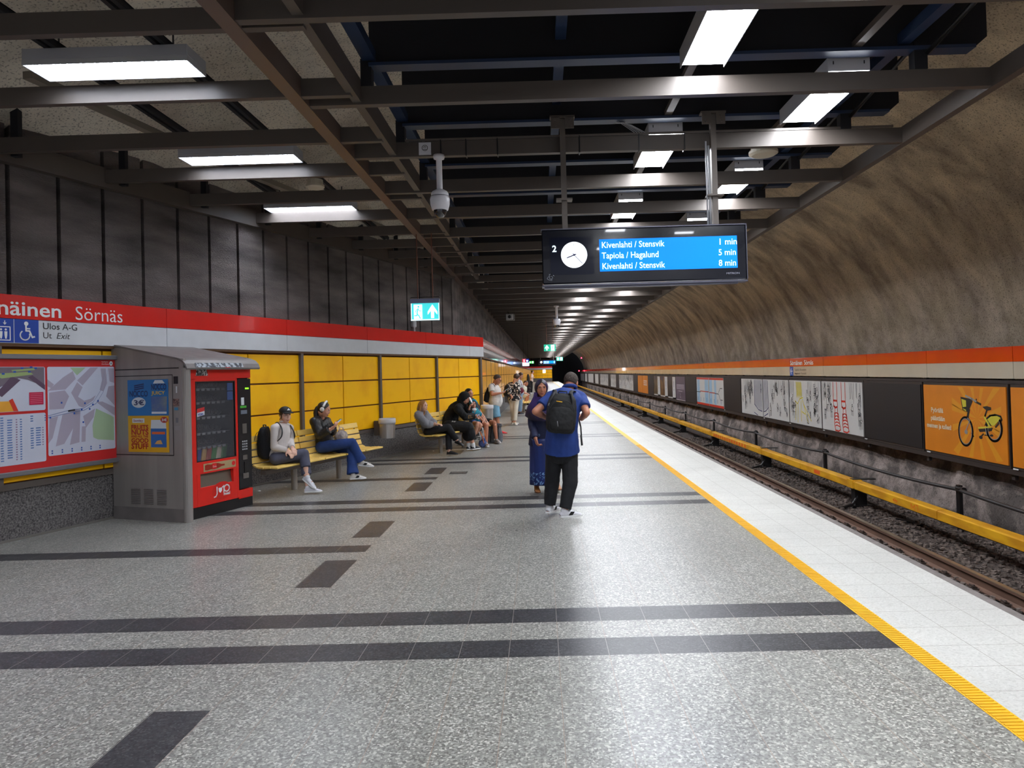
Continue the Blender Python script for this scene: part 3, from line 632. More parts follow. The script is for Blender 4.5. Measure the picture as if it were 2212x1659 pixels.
# ============================================================ DEPARTURE DISPLAY
def display(cx, Y, near=True):
    x0, x1, z0, z1 = cx-1.145, cx+1.145, 2.675, 3.285
    lab = 'large black departure display with clock and blue screen hung on two posts' if near else 'small distant departure display hanging far down the platform'
    t = thing('departure_display', (cx, Y, z0), lab, 'display')
    part(MB().rbox(x0, x1, Y, Y+.14, z0, z1, .012), 'casing', mat('display_casing', (10, 12, 22), .18, coat=.5), t)
    mb = MB(); mb.box(x0-.006, x1+.006, Y-.004, Y+.15, z1-.002, z1+.01); mb.box(x0-.006, x1+.006, Y-.004, Y+.15, z0-.03, z0-.012); mb.box(x0+.02, x1-.1, Y+.02, Y+.1, z0-.05, z0-.03); mb.box(x1-.002, x1+.008, Y-.004, Y+.15, z0, z1)
    part(mb, 'metal_edge', mat('display_edge', (92, 92, 104), .35, metal=.6), t)
    if near: part(MB().quad((x0+.09, Y-.003, z0+.1), (x0+.58, Y-.003, z0+.1), (x0+.58, Y-.003, z1-.09), (x0+.09, Y-.003, z1-.09)), 'clock_window', mat('dark_glass', (16, 20, 36), .1), t)
    sc_ = part(MB().quad((x0+.645, Y-.004, z0+.125), (x1-.105, Y-.004, z0+.125), (x1-.105, Y-.004, z1-.125), (x0+.645, Y-.004, z1-.125)), 'screen', mat('blue_screen', (0, 118, 255), .5, emit=.55, spec=.2), t)
    M_scr = mat('screen_letters', (220, 244, 255), .4, emit=.75)
    cc_ = V(x0+.36, Y-.006, z0+.32)
    pol = [cc_+V(.147*math.cos(a), 0, .147*math.sin(a)) for a in np.linspace(0, 2*math.pi, 40, endpoint=False)]
    ck = part(MB().quad(*pol), 'clock_face', mat('clock_face_glow', (244, 250, 255), .5, emit=.6), t)
    xd, zz = V(1, 0, 0), V(0, 0, 1)
    if near:
        f = lambda u, v, e: V(cc_.x+u, cc_.y-e, cc_.z+v)
        mb = MB()
        for i in range(12):
            a = i*math.pi/6; r = .108 if i % 3 else .1; ribbons(mb, f, [[(r*math.cos(a), r*math.sin(a)), (.128*math.cos(a), .128*math.sin(a))]], .004)
        part(mb, 'hour_marks', mat('clock_marks_grey', (120, 128, 140), .5), ck)
        mb = MB(); ribbons(mb, f, [[(.02, .006), (-.08, -.032)]], .012, .004); ribbons(mb, f, [[(-.018, .018), (.092, -.1)]], .006, .004); mb.quad(*[f(.012*math.cos(a), .012*math.sin(a), .005) for a in np.linspace(0, 6.28, 12, endpoint=False)])
        part(mb, 'clock_hands', mat('clock_hand_blue', (52, 52, 96), .5), ck)
        for i, (a, b) in enumerate((('Kivenlahti / Stensvik', '1 min'), ('Tapiola / Hagalund', '5 min'), ('Kivenlahti / Stensvik', '8 min'))):
            zb = z1-.222-i*.119
            text(a, .098, M_scr, (x0+.668, Y-.006, zb), xd, zz, sc_, width=(.7, .635, .7)[i], bold=.004)
            text(b, .098, M_scr, (x1-.318, Y-.006, zb), xd, zz, sc_, width=.192, bold=.004)
        text('2', .1, M_scr, (x0+.115, Y-.006, z1-.25), xd, zz, t, name='track_number', bold=.02)
        text('MITRON', .028, mat('grey_lettering', (170, 170, 185), .5), (x1-.235, Y-.005, z0+.055), xd, zz, t, name='maker_lettering', width=.145)
        mb = MB(); f = lambda u, v, e: V(x0+.09+u, Y-e, z0+.075+v)
        ribbons(mb, f, [[(.03*math.cos(a)+.012*math.sin(3*a), .034*math.sin(a)) for a in np.linspace(.4, 5.6, 16)], [(.018*math.cos(a)+.005, .016*math.sin(a)-.004) for a in np.linspace(2, 7.6, 14)], [(-.01, .03), (.012, .045), (.03, .036)]], .0035)
        part(mb, 'chalk_scrawl', mat('chalk_white', (170, 174, 184), .7), t)
    else:
        for i in range(3): text('Kivenlahti / Stensvik', .1, M_scr, (x0+.668, Y-.01, z1-.222-i*.119), xd, zz, sc_, width=.7, bold=.02)
        for i in range(3): text('min', .1, M_scr, (x1-.3, Y-.01, z1-.222-i*.119), xd, zz, sc_, width=.16, bold=.02)
    for i, px0 in enumerate((x0+.27, x1-.32)):
        p = part(MB().box(px0-.03, px0+.03, Y+.03, Y+.1, z1, 4.545), 'hanging_post', M_dsteel, t)
        if near:
            mb = MB()
            for sg in (-1, 1):
                mb.box(px0+sg*.03 if sg > 0 else px0-.13, px0+.13 if sg > 0 else px0-.03, Y+.0, Y+.02, 4.43, 4.56)
                for zz_ in (4.46, 4.53): mb.cyl((px0+sg*.085, Y-.015, zz_), (px0+sg*.085, Y+.0, zz_), .018, 6)
            mb.box(px0-.14, px0+.14, Y-.0, Y+.12, 4.555, 4.575); part(mb, 'bolted_bracket', M_dsteel, p)
            part(MB().box(px0-.09, px0+.09, Y+.0, Y+.13, 3.98-.36, 4.0-.36), 'clamp_plate', M_dsteel, p)
    if near: part(MB().tube([(x1-.375, Y+.06, z1), (x1-.375, Y+.06, 4.2)], .014, 8).tube([(x1-.405, Y+.06, z1), (x1-.405, Y+.06, 4.25)], .01, 8), 'feed_cables', M_lampbox, t, smooth=True)
display(1.2, 7.95); display(.95, 93, False)
# cable looms on the third cross beam
t = thing('cable_loom', (.9, 8.06, 4.32), 'cables strapped along the third cross beam with black ties', 'cables')
mb = MB(); mb.box(-2.0, 4.1, 8.085, 8.1, 4.375, 4.40); part(mb, 'cable_tray', M_dsteel, t)
for i, x in enumerate((-1.07, -.78, -.42, .52, 1.2, 1.72)): part(MB().box(x-.006, x+.006, 8.08, 8.185, 4.19, 4.385), 'strap', M_blk, t)
mb = MB()
for k in range(5): mb.tube([(1.28-.03*k, 8.1, 4.4), (1.1-.03*k, 8.0+.03*k, 4.46+.02*k), (1.0-.02*k, 8.1, 4.52), (1.2, 8.3, 4.6)], .004, 5)
part(mb, 'loose_wires', M_lampbox, t)
# ---- dome cameras
M_cam = mat('camera_white', (214, 214, 220), .3)
def dome(x, y, label):
    t = thing('dome_camera', (x, y, 3.44), label, 'camera')
    part(MB().lathe((x, y, 0), [(0, 4.2), (.062, 4.2), (.066, 4.18), (.06, 4.155), (.034, 4.15), (.034, 3.8), (.034, 3.79), (0, 3.79)]), 'mounting_pole', M_cam, t, smooth=True)
    part(MB().lathe((x, y, 0), [(0, 3.81), (.05, 3.8), (.085, 3.78), (.1, 3.755), (.1, 3.725), (.098, 3.722), (.106, 3.718), (.112, 3.69), (.108, 3.63), (.092, 3.57), (.075, 3.565), (0, 3.565)], 28), 'camera_body', M_cam, t, smooth=True)
    part(MB().lathe((x, y, 0), [(.104, 3.725), (.1035, 3.72)], 28), 'seam_ring', M_blk, t)
    part(MB().lathe((x, y, 0), [(.076, 3.57), (.073, 3.54), (.06, 3.51), (.035, 3.488), (0, 3.48)], 24), 'dome_glass', mat('smoked_dome', (24, 24, 28), .08, coat=1), t, smooth=True)
dome(-1.09, 8.06, 'white dome security camera on a pole under the third cross beam'); c2 = None
t = thing('dome_camera', (.68, 27, 3.3), 'small white dome camera farther down, left of the receding lamps', 'camera')
part(MB().lathe((.68, 27, 0), [(0, 4.2), (.1, 4.2), (.1, 4.15), (.05, 4.14), (.05, 3.72), (0, 3.7)]), 'mounting_pole', M_cam, t, smooth=True)
part(MB().lathe((.68, 27, 0), [(0, 3.72), (.12, 3.7), (.15, 3.62), (.13, 3.5), (.1, 3.46), (0, 3.46)], 24), 'camera_body', M_cam, t, smooth=True)
part(MB().lathe((.68, 27, 0), [(.1, 3.47), (.08, 3.4), (0, 3.37)], 20), 'dome_glass', MATS['smoked_dome'], t, smooth=True)
# small white notice plate on the third beam
t = thing('button_plate', (-1.25, 8.02, 4.21), 'small white square plate with round emblem fixed on the third cross beam', 'plate')
part(MB().box(-1.32, -1.18, 8.075, 8.09, 4.215, 4.355), 'plate', M_cam, t)
f = lambda u, v, e: V(-1.25+u, 8.075-e, 4.29+v)
mb = MB(); ribbons(mb, f, [[(.032*math.cos(a), .032*math.sin(a)) for a in np.linspace(0, 6.283, 20)], [(-.018, -.016), (.018, -.016)], [(.012*math.cos(a), .004+.012*math.sin(a)) for a in np.linspace(0, 3.14, 8)]], .006); part(mb, 'round_emblem', M_btext, t)
# box loudspeaker camera far left
t = thing('box_camera', (-1.15, 29, 3.85), 'grey boxy camera with dark front hanging under the grid left of centre', 'camera')
part(MB().rbox(-1.36, -1.0, 29, 29.5, 3.86, 4.12, .02), 'hood', mat('speaker_grey', (60, 62, 66), .5), t); part(MB().rbox(-1.34, -1.04, 28.97, 29.0, 3.87, 4.1, .01), 'front_frame', M_lampbox, t)
part(MB().ell((-1.19, 28.96, 3.99), .07, .03, .07), 'lens', M_blk, t, smooth=True); part(MB().tube([(-1.2, 29.2, 4.1), (-1.3, 29.2, 4.25)], .02, 6), 'arm', M_blk, t)
# ---- exit signs
def exitsign(x0, x1, Y, z0, z1, label, near=False, arrow_left=False, top=4.2, col=(60, 196, 200)):
    t = thing('exit_sign', ((x0+x1)/2, Y, z0), label, 'sign', None); W, H = x1-x0, z1-z0
    M_sg = mat('exit_sign_%d_%d' % (col[0], col[1]), col, .4, emit=.6); M_sw = mat('exit_sign_white', (232, 250, 255), .4, emit=.7)
    if near:
        part(MB().box(x0-.005, x1+.005, Y-.045, Y+.045, z1-.075, z1), 'lamp_canopy', mat('canopy_silver', (120, 124, 150), .35, metal=.5), t)
        part(MB().tube([(x0, Y, z1), (x0, Y, z1+.03), (x1, Y, z1+.03), (x1, Y, z1)], .006, 6), 'wire_frame', M_blk, t)
        z1 -= .078; H = z1-z0
    pn = part(MB().box(x0, x1, Y-.012, Y+.012, z0, z1), 'lit_panel', M_sg, t)
    f = lambda u, v, e: V(x0+u*W, Y-.012-e, z0+v*H)
    mb = MB(); b = .025
    if near: mb.quad(f(0, 0, .002), f(1, 0, .002), f(1, .06, .002), f(0, .06, .002)); mb.quad(f(0, 0, .002), f(.025, 0, .002), f(.025, 1, .002), f(0, 1, .002)); mb.quad(f(.975, 0, .002), f(1, 0, .002), f(1, 1, .002), f(.975, 1, .002))
    ax = .25 if arrow_left else .76; dx = .74 if arrow_left else .25
    mb.add([f(ax+q[0], q[1], .003) for q in ((0, .92), (.17, .5), (.17, .32), (.055, .55), (.055, .12), (-.055, .12), (-.055, .55), (-.17, .32), (-.17, .5))], [(0, 1, 2, 3), (0, 3, 6, 7), (0, 7, 8), (3, 4, 5, 6)])
    mb.quad(f(dx-.15, .08, .003), f(dx+.15, .08, .003), f(dx+.15, .93, .003), f(dx-.15, .93, .003))
    part(mb, 'arrow_and_door', M_sw, pn)
    mb = MB(); m_ = f
    f2 = lambda u, v, e: V(x0+dx*W+u*H, Y-.012-e, z0+v*H)
    mb.quad(*[f2(.03+.055*math.cos(a), .8+.055*math.sin(a), .006) for a in np.linspace(0, 6.283, 12, endpoint=False)])
    ribbons(mb, f2, [[(.01, .7), (-.06, .42), (-.04, .34), (.04, .3), (.12, .13)], [(-.03, .4), (-.08, .28), (-.2, .28)]], .06, .006)
    ribbons(mb, f2, [[(.0, .66), (-.09, .62), (-.15, .48)], [(.02, .64), (.1, .55), (.18, .56)]], .04, .006)
    part(mb, 'running_figure', M_sg, pn)
    part(MB().cyl((x0+W*.25, Y, z1), (x0+W*.25, Y, top), .009, 6).cyl((x1-W*.22, Y, z1), (x1-W*.22, Y, top), .009, 6), 'hanging_rods', mat('rod_red_brown', (112, 66, 50), .6), t)
exitsign(-2.25, -1.75, 12.5, 2.66, 3.04, 'lit exit sign with running figure and up arrow, on rods over the seats', True)
exitsign(.2, .75, 33, 2.66, 2.97, 'green exit sign with arrow in the middle distance over the platform', False, True, col=(20, 150, 120))
exitsign(2.05, 2.85, 88, 3.05, 3.5, 'far small green exit sign just right of the distant display', False, True, col=(60, 170, 140))
exitsign(-1.55, -.85, 100, 2.95, 3.3, 'tiny bright green sign by the far left wall', False, True, col=(40, 200, 60))
t = thing('direction_sign', (-.9, 45, 2.12), 'hanging sign with red and blue top fields over a white panel, far left', 'sign')
part(MB().box(-1.11, -.69, 45, 45.1, 2.12, 2.33), 'white_field', mat('lit_white', (226, 238, 255), .4, emit=1.2), t)
r_ = part(MB().box(-1.11, -.9, 45, 45.1, 2.33, 2.56), 'red_field', mat('lit_red', (206, 60, 70), .4, emit=.7), t); b_ = part(MB().box(-.9, -.69, 45, 45.1, 2.33, 2.56), 'blue_field', mat('lit_blue', (20, 40, 130), .4, emit=.5), t)
part(MB().quad((-1.03, 44.99, 2.37), (-.98, 44.99, 2.37), (-.98, 44.99, 2.52), (-1.03, 44.99, 2.52)), 'white_mark', MATS['lit_white'], r_)
part(MB().quad((-.81, 44.99, 2.5), (-.74, 44.99, 2.45), (-.78, 44.99, 2.38), (-.84, 44.99, 2.38), (-.88, 44.99, 2.45)), 'white_arrow', MATS['lit_white'], b_)
part(MB().box(-1.05, -1.03, 45, 45.03, 2.56, 4.2).box(-.77, -.75, 45, 45.03, 2.56, 4.2), 'hanging_rods', M_blk, t)
# wall box above the band
p = WF(8.55, -.02, 0)
t = thing('junction_box', p+V(0, 0, 2.71), 'small grey box standing above the red band under the exit sign', 'box')
part(MB(WF).rbox(9.0, 9.14, -.05, .04, 2.79, 2.95, .02), 'box_body', M_lampbox, t); part(MB(WF).box(9.05, 9.09, -.02, .02, 2.69, 2.8), 'box_foot', M_lampbox, t)
# ============================================================ BOARDS ON THE RIGHT WALL
XB = 7.7
M_frame = mat('board_frame_brown', (52, 42, 38), .6)
M_dboard = mat('blank_board_black', (30, 28, 32), .5, noise=.2, nscale=50)
def band_right():
    t = thing('station_name_band', (XB, 60, 1.375), 'red and cream station name band along the rock wall across the track', 'sign band')
    M_r2 = mat('band_orange_red', (212, 48, 14), .14, coat=.5, noise=.12, nscale=1.5); M_w2 = mat('band_cream', (190, 186, 172), .16, coat=.4, noise=.1, nscale=1.2)
    js = [14.2+2.583*i for i in range(-5, 48)]
    for a, b in zip(js[:-1], js[1:]):
        part(MB().box(XB-.01, XB+.05, a+.006, b-.006, 1.655, 1.905), 'red_strip', M_r2, t); part(MB().box(XB-.01, XB+.05, a+.006, b-.006, 1.375, 1.652), 'white_strip', M_w2, t)
    part(MB().box(XB+.05, XB+.1, js[0], js[-1], 1.39, 1.89), 'backing', M_blk, t)
    yd, zz = V(0, -1, 0), V(0, 0, 1)
    text('Sörnäinen', .19, M_wtext, (XB-.012, 21.9, 1.7), yd, zz, t, width=1.0, bold=.012); text('Sörnäs', .19, M_wtext, (XB-.012, 20.75, 1.7), yd, zz, t, width=.68)
    f = lambda u, v, e: V(XB-.012-e, 21.95-u, 1.375+v)
    part(MB().quad(f(0, 0, .001), f(.3, 0, .001), f(.3, .275, .001), f(0, .275, .001)), 'arrow_field', mat('sign_blue', (20, 86, 176), .3), t)
    mb = MB(); ribbons(mb, f, [[(.07, .14), (.24, .14)], [(.15, .22), (.07, .14), (.15, .06)]], .025); part(mb, 'arrow', M_wtext, t)
    text('Tapiola / Kivenlahti', .085, M_btext, (XB-.012, 21.55, 1.53), yd, zz, t, width=.95); text('Hagalund / Stensvik', .085, M_btext, (XB-.012, 21.55, 1.42), yd, zz, t, width=.95)
band_right()
def BF(y1): return lambda u, v, e=0: V(XB-.02-e, y1-u, -.06+v)     # board frame: u rightwards as seen, v up
ZB0, ZB1 = -.06, 1.235
def board(y0, y1, m, label, group=None, draw=None, name='poster_board', z1=1.235):
    t = thing(name, (XB, (y0+y1)/2, ZB0), label, 'poster board' if m is not M_dboard else 'blank board', group)
    mb = MB(); mb.box(XB+.0, XB+.06, y0, y1, ZB0-.05, z1+.05); part(mb, 'backboard', M_frame, t)
    mb = MB(); mb.box(XB-.02, XB+.0, y0+.03, y1-.03, ZB0, z1); s_ = part(mb, 'poster' if m is not M_dboard else 'blank_panel', m, t)
    if draw: draw(t, BF(y1), y1-y0)
    return t
M_or = mat('poster_orange', (222, 132, 26), .45, noise=.12, nscale=1.5)
M_poster = mat('poster_white', (206, 206, 204), .4); M_ink = mat('ink_black', (30, 30, 36), .6); M_inkr = mat('ink_red', (222, 50, 22), .6); M_inkb = mat('ink_navy', (30, 32, 96), .6); M_inky = mat('ink_yellow', (226, 206, 40), .6); M_gr = mat('ink_grey_blue', (84, 86, 132), .6)
def circ(cx, cy, rx, ry, n=26, a0=0, a1=2*math.pi): return [(cx+rx*math.cos(a), cy+ry*math.sin(a)) for a in np.linspace(a0, a1, n)]
def disc(mb, f, cx, cy, rx, ry, e=.003, n=24): mb.quad(*[f(p[0], p[1], e) for p in circ(cx, cy, rx, ry, n+1)[:-1]])
def bike(t, f, W):
    mb = MB()
    for k in range(7):
        a = -.3+k*.5; c, s_ = math.cos(a), math.sin(a); c2, s2 = math.cos(a+.16), math.sin(a+.16)
        def cl(c, s_, R=2): 
            r = min(R, (2.42-1.75)/c if c > .01 else 9, (1.75-1.0)/-c if c < -.01 else 9, (1.27-.72)/s_ if s_ > .01 else 9, (.72-.02)/-s_ if s_ < -.01 else 9); return (1.75+c*r, .72+s_*r)
        p, q = cl(c, s_), cl(c2, s2); mb.quad(f(1.75, .72, .001), f(*p, .001), f(*q, .001))
        c, s_, c2, s2 = -c, -s_, -c2, -s2; p, q = cl(c, s_), cl(c2, s2); mb.quad(f(1.75, .72, .001), f(*p, .001), f(*q, .001))
    part(mb, 'sun_rays', mat('poster_ray_yellow', (222, 150, 34), .45), t)
    X = lambda x: .06+(x-160)*2.36/1540; Yv = lambda y: 1.27-(y-100)*1.25/1250    # poster proportions measured on the photo
    # strongly foreshortened board: crop pixels to board metres
    def bx(x, y): 
        yt = 85+(x-160)*.035; yb = 1290+(x-185)*.195
        return (.03+(2.5)*(1/(1+0.0)) * ((x-160)/1550.)*(.86+.14*(x-160)/1550.), 1.27*(yb-y)/(yb-yt)+.01)
    mb = MB()
    def poly(pts, e=.003): mb.quad(*[f(*bx(*p), e) for p in pts])
    def line(pts, wd, e=.004): ribbons(mb, f, [[bx(*p) for p in pts]], wd, e)
    def wheel(cx, cy, rx, ry): line([(cx+rx*math.cos(a), cy+ry*math.sin(a)) for a in np.linspace(0, 6.283, 36)], .05)
    wheel(1065, 975, 125, 265); wheel(1540, 910, 110, 235)
    line([(1110, 700), (1140, 560)], .06); line([(1250, 400), (1345, 455)], .04); line([(1275, 355), (1270, 400)], .03)
    poly([(1370, 500), (1440, 485), (1505, 510), (1505, 560), (1440, 575), (1395, 535)]); line([(1440, 560), (1410, 660), (1400, 700)], .04)
    poly([(990, 310), (1180, 350), (1210, 400), (1120, 610), (1020, 560)])
    poly([(1390, 860), (1430, 740), (1510, 860)]); poly([(1290, 930), (1520, 900), (1500, 960), (1310, 985)]); line([(1430, 730), (1480, 670), (1560, 650), (1640, 680), (1655, 740), (1560, 880)], .035)
    line([(1320, 1080), (1370, 1020)], .03); disc(mb, f, *bx(1325, 1085), .05, .03); disc(mb, f, *bx(1500, 1045), .04, .02); line([(1390, 1040), (1500, 1048)], .02); line([(1170, 1010), (1205, 1070)], .03)
    part(mb, 'bicycle_print_black', mat('ink_dark_brown', (34, 28, 22), .6), t)
    mb = MB(); line([(1090, 290), (1200, 350), (1270, 400)], .035, .006); line([(1110, 720), (1150, 760), (1070, 960)], .02, .006); line([(1065+112*math.cos(a), 975+245*math.sin(a)) for a in np.linspace(0, 6.283, 30)], .014, .006); line([(1540+96*math.cos(a), 910+212*math.sin(a)) for a in np.linspace(0, 6.283, 30)], .014, .006); disc(mb, f, *bx(1075, 985), .05, .04, .006); line([(1410, 890), (1420, 1030)], .02, .006)
    part(mb, 'bicycle_print_grey', mat('ink_grey', (150, 150, 152), .5), t)
    mb = MB(); poly([(1010, 350), (1095, 380), (1095, 500), (1030, 510)], .007); poly([(1030, 530), (1090, 560), (1090, 590), (1040, 550)], .007); poly([(1440, 740), (1500, 680), (1590, 670), (1640, 700), (1600, 780), (1540, 860), (1500, 850)], .007); poly([(1290, 890), (1500, 870), (1500, 895), (1290, 920)], .007); line([(1400, 700), (1470, 860)], .04, .007)
    part(mb, 'bicycle_print_yellow', mat('ink_lime', (206, 196, 60), .5), t)
    yd, zz = V(0, -1, 0), V(0, 0, 1)
    for s, (x, y), wd in (('Pyörällä', (340, 590), .42), ('päästään', (330, 740), .48), ('mennen ja tullen!', (225, 870), .83)):
        u, v = bx(x, y); text(s, .125, mat('pale_lettering', (226, 210, 180), .5), f(u, v, .002), yd, zz, t, width=wd, bold=.03)
board(11.78, 14.36, M_or, 'orange poster with a yellow bicycle and white Finnish words', draw=bike)
board(9.2, 11.72, M_or, 'plain orange poster board at the right edge, beside the bicycle poster')
board(14.42, 17.0, M_dboard, 'blank black board between the bicycle poster and the red-leg drawing')
RR = random.Random(3)
def fig(x, y, h):
    """a scribbled generic standing figure"""
    w_ = h*.16; L = [circ(x, y+h*.9, w_*.55, h*.09, 9), [(x-w_, y), (x-w_*.9, y+h*.45), (x-w_*1.2, y+h*.6), (x-w_*.5, y+h*.8)], [(x+w_, y), (x+w_*.9, y+h*.45), (x+w_*1.2, y+h*.62), (x+w_*.5, y+h*.8)], [(x, y), (x, y+h*.4)], [(x-w_*.8, y+h*.42), (x+w_*.8, y+h*.4)]]
    return [[(a+RR.uniform(-.008, .008), b+RR.uniform(-.008, .008)) for a, b in l] for l in L]
def crowd(W, n, avoid=None):
    out = []
    for i in range(n):
        x = RR.uniform(.12, W-.12); h = RR.uniform(.2, .5); y = RR.uniform(.02, 1.27-h)
        if avoid and avoid[0] < x < avoid[1]: continue
        out += fig(x, y, h)
        out.append([(x+RR.uniform(-.1, .1), y+RR.uniform(0, h)) for _ in range(4)])
    for i in range(int(W*9)):
        x = RR.uniform(.06, W-.06)
        if avoid and avoid[0] < x < avoid[1]: continue
        y0 = RR.uniform(.75, .95); out.append([(x, 1.27), (x+RR.uniform(-.03, .03), y0)])
    return out
def art_red(t, f, W):
    mb = MB(); ribbons(mb, f, crowd(W, 26, (.72, 1.75)), .012); part(mb, 'ink_figures', M_ink, t)
    mb = MB()
    for x0 in (.82, 1.32):
        ribbons(mb, f, [[(x0-.02, 1.28), (x0-.03, .8), (x0-.03, .7), (x0+.03, .62)], [(x0+.2, 1.28), (x0+.2, .8), (x0+.22, .7), (x0+.2, .62)], [(x0+.05, .6), (x0+.04, .32)], [(x0+.21, .6), (x0+.22, .32)]], .028)
        ribbons(mb, f, [[(x0-.03, .8), (x0+.2, .8)], [(x0-.02, .66), (x0+.08, .62), (x0+.2, .64)]], .05)
        for k in range(5): ribbons(mb, f, [[(x0+.02+.02*k*.5, .46-.08*k), (x0+.14, .49-.08*k), (x0+.25+.02*k, .46-.08*k)]], .028)
        ribbons(mb, f, [[(x0+.02, .48), (x0+.0, .2), (x0+.05, .03), (x0+.25, .02), (x0+.36, .06), (x0+.3, .25), (x0+.24, .48)]], .034)
    part(mb, 'red_striped_legs', M_inkr, t)
def art_yellow(t, f, W):
    mb = MB(); ribbons(mb, f, crowd(W, 24, (.55, 1.4)), .012); part(mb, 'ink_figures', M_ink, t)
    mb = MB()
    ribbons(mb, f, [[(.62+.03*k, 1.27-.02*(k % 3)), (.66+.03*k, .78+.03*(k % 4))] for k in range(15)], .016)
    ribbons(mb, f, [[(.5, .68), (.72, .6), (.9, .75), (1.15, .8)], [(.75, .6), (.7, .05)], [(1.1, .75), (1.5, .1)], [(1.0, .7), (.98, .1)], [(.6, .6), (.5, .1)], [(1.2, .6), (1.75, .15)], [(1.05, .38), (1.3, .32)]], .03)
    part(mb, 'yellow_figure', M_inky, t)
def art_blue(t, f, W):
    mb = MB(); ribbons(mb, f, crowd(W, 20, (1.45, 2.4) if W > 2.4 and t['label'].find('left part') >= 0 else (0, .75)), .012); part(mb, 'ink_figures', M_ink, t)
    L = t['label'].find('left part') >= 0
    mb = MB(); xs_ = np.linspace(1.7, 2.5, 16) if L else np.linspace(.06, .5, 9)
    for i, x in enumerate(xs_):
        yb = .38-.0*i-(.2*(x-1.7)/.8 if L else .18-.25*(x/.5)*.6); ribbons(mb, f, [[(x, 1.27), (x, max(yb, .1))]], .014)
    part(mb, 'blue_hatching', M_gr, t)
    mb = MB(); ribbons(mb, f, [[(1.65, .4), (2.1, .22), (2.52, .18)], [(1.7, 1.25), (1.66, .4)], [(1.6, .1), (2.0, .02)]] if L else [[(.05, .18), (.3, .22), (.55, .34)], [(.55, 1.25), (.57, .34), (.66, .05)], [(.1, .03), (.5, .14)]], .03)
    part(mb, 'navy_hem', M_inkb, t)
board(17.03, 19.53, M_poster, 'white drawing board with big red striped legs among ink figures', draw=art_red)
board(19.56, 22.06, M_poster, 'white drawing board with a yellow figure among ink figures', draw=art_yellow)
board(22.09, 24.66, M_poster, 'white ink drawing board, right part of the blue pleated skirt', draw=art_blue)
board(24.69, 27.3, M_poster, 'white ink drawing board, left part of the blue pleated skirt', draw=art_blue)
board(27.34, 29.88, M_dboard, 'blank black board between the blue drawing and the line map')
M_mapred = mat('map_red', (206, 54, 34), .4); M_mapb = mat('map_pale_blue', (150, 188, 214), .4)
def linemap(t, f, W):
    R = t['label'].find('right') >= 0
    part(MB().quad(f(.03, .0, .002), f(W-.03, 0, .002), f(W-.03, .1, .002), f(.03, .1, .002)).quad(f(.03, 1.2, .002), f(W-.03, 1.2, .002), f(W-.03, 1.29, .002), f(.03, 1.29, .002)), 'red_margin', M_mapred, t)
    mb = MB()
    for a, b in (((.0, .55), (.9, 1.3)) if R else ((.1, .7), (1.7, 2.45))): mb.quad(f(a+.05, .1, .002), f(b, .1, .002), f(b, 1.2, .002), f(a+.05, 1.2, .002))
    part(mb, 'blue_zones', M_mapb, t)
    mb = MB(); ribbons(mb, f, [[(.05, .62), (1.1, .62)]] if R else [[(.8, .64), (2.5, .64)]], .04, .005); part(mb, 'red_line', M_mapred, t)
    mb = MB(); ribbons(mb, f, [[(1.1, .6), (1.7, .6), (2.0, .35), (2.35, .35)], [(1.7, .66), (2.0, .85), (2.35, .85)]] if R else [[(.05, .6), (.9, .6)]], .03, .005); part(mb, 'black_line', M_ink, t)
    mb = MB()
    for k in range(4): ribbons(mb, f, [[(.3+.6*k, .18), (.3+.6*k, .34)]], .05, .005)
    part(mb, 'legend_marks', mat('legend_blue', (60, 100, 160), .5), t)
board(29.92, 32.48, M_poster, 'metro line map board, right half ending in a fork', draw=linemap)
board(32.5, 35.08, M_poster, 'metro line map board, left half with plain line', draw=linemap)
board(35.12, 37.8, M_dboard, 'blank black board left of the metro line map')
M_p = [mat('poster_plum', (96, 82, 96), .45), mat('poster_night', (46, 40, 36), .4, c2=(120, 96, 60), nscale=2.2), mat('poster_amber', (150, 104, 54), .4, c2=(50, 36, 26), nscale=2), mat('poster_dusk', (60, 50, 42), .4, c2=(20, 18, 20), nscale=2.5)]
def strip(t, f, W):
    part(MB().quad(f(W*.62, .02, .002), f(W-.04, .02, .002), f(W-.04, 1.27, .002), f(W*.62, 1.27, .002)).quad(f(.04, .02, .002), f(W-.04, .02, .002), f(W-.04, .09, .002), f(.04, .09, .002)), 'white_text_column', M_poster, t)
    mb = MB(); ribbons(mb, f, [[(W*.8, 1.0), (W*.8, .7)], [(W*.8, .55), (W*.8, .5)]], .08, .005); ribbons(mb, f, [[(.2, 1.2), (W*.5, 1.2)], [(.2, 1.1), (W*.45, 1.1)]], .03, .005); part(mb, 'text_lines', M_gr, t)
def plum(t, f, W):
    mb = MB(); ribbons(mb, f, [[(.3, .85-.07*k), (W-.3, .85-.07*k)] for k in range(4)]+[[(.8, .5), (W-.8, .5)], circ(W/2, .25, .12, .1), [(W/2, .4), (W/2, .12)]], .025, .004)
    mb.quad(f(.03, 0, .003), f(W-.03, 0, .003), f(W-.03, .03, .003), f(.03, .03, .003)); part(mb, 'pale_text_lines', mat('plum_text', (200, 190, 200), .5), t)
board(37.84, 40.48, M_p[0], 'grey-purple poster with small pale text, right of the dark picture posters', draw=plum)
board(40.52, 43.0, M_p[3], 'dark picture poster with a white text column, nearest of three', draw=strip)
board(43.04, 45.66, M_p[2], 'amber-toned picture poster with white text column, middle of three', draw=strip)
board(45.7, 48.3, M_p[1], 'black and white picture poster with white text column, farthest of three', draw=strip)
board(48.34, 50.9, M_dboard, 'blank black board between picture posters and far orange posters')
def owords(t, f, W):
    mb = MB(); ribbons(mb, f, [[(.5, .9-.14*k), (W-.5, .9-.14*k)] for k in range(3)], .05, .004); part(mb, 'white_words', M_wtext, t)
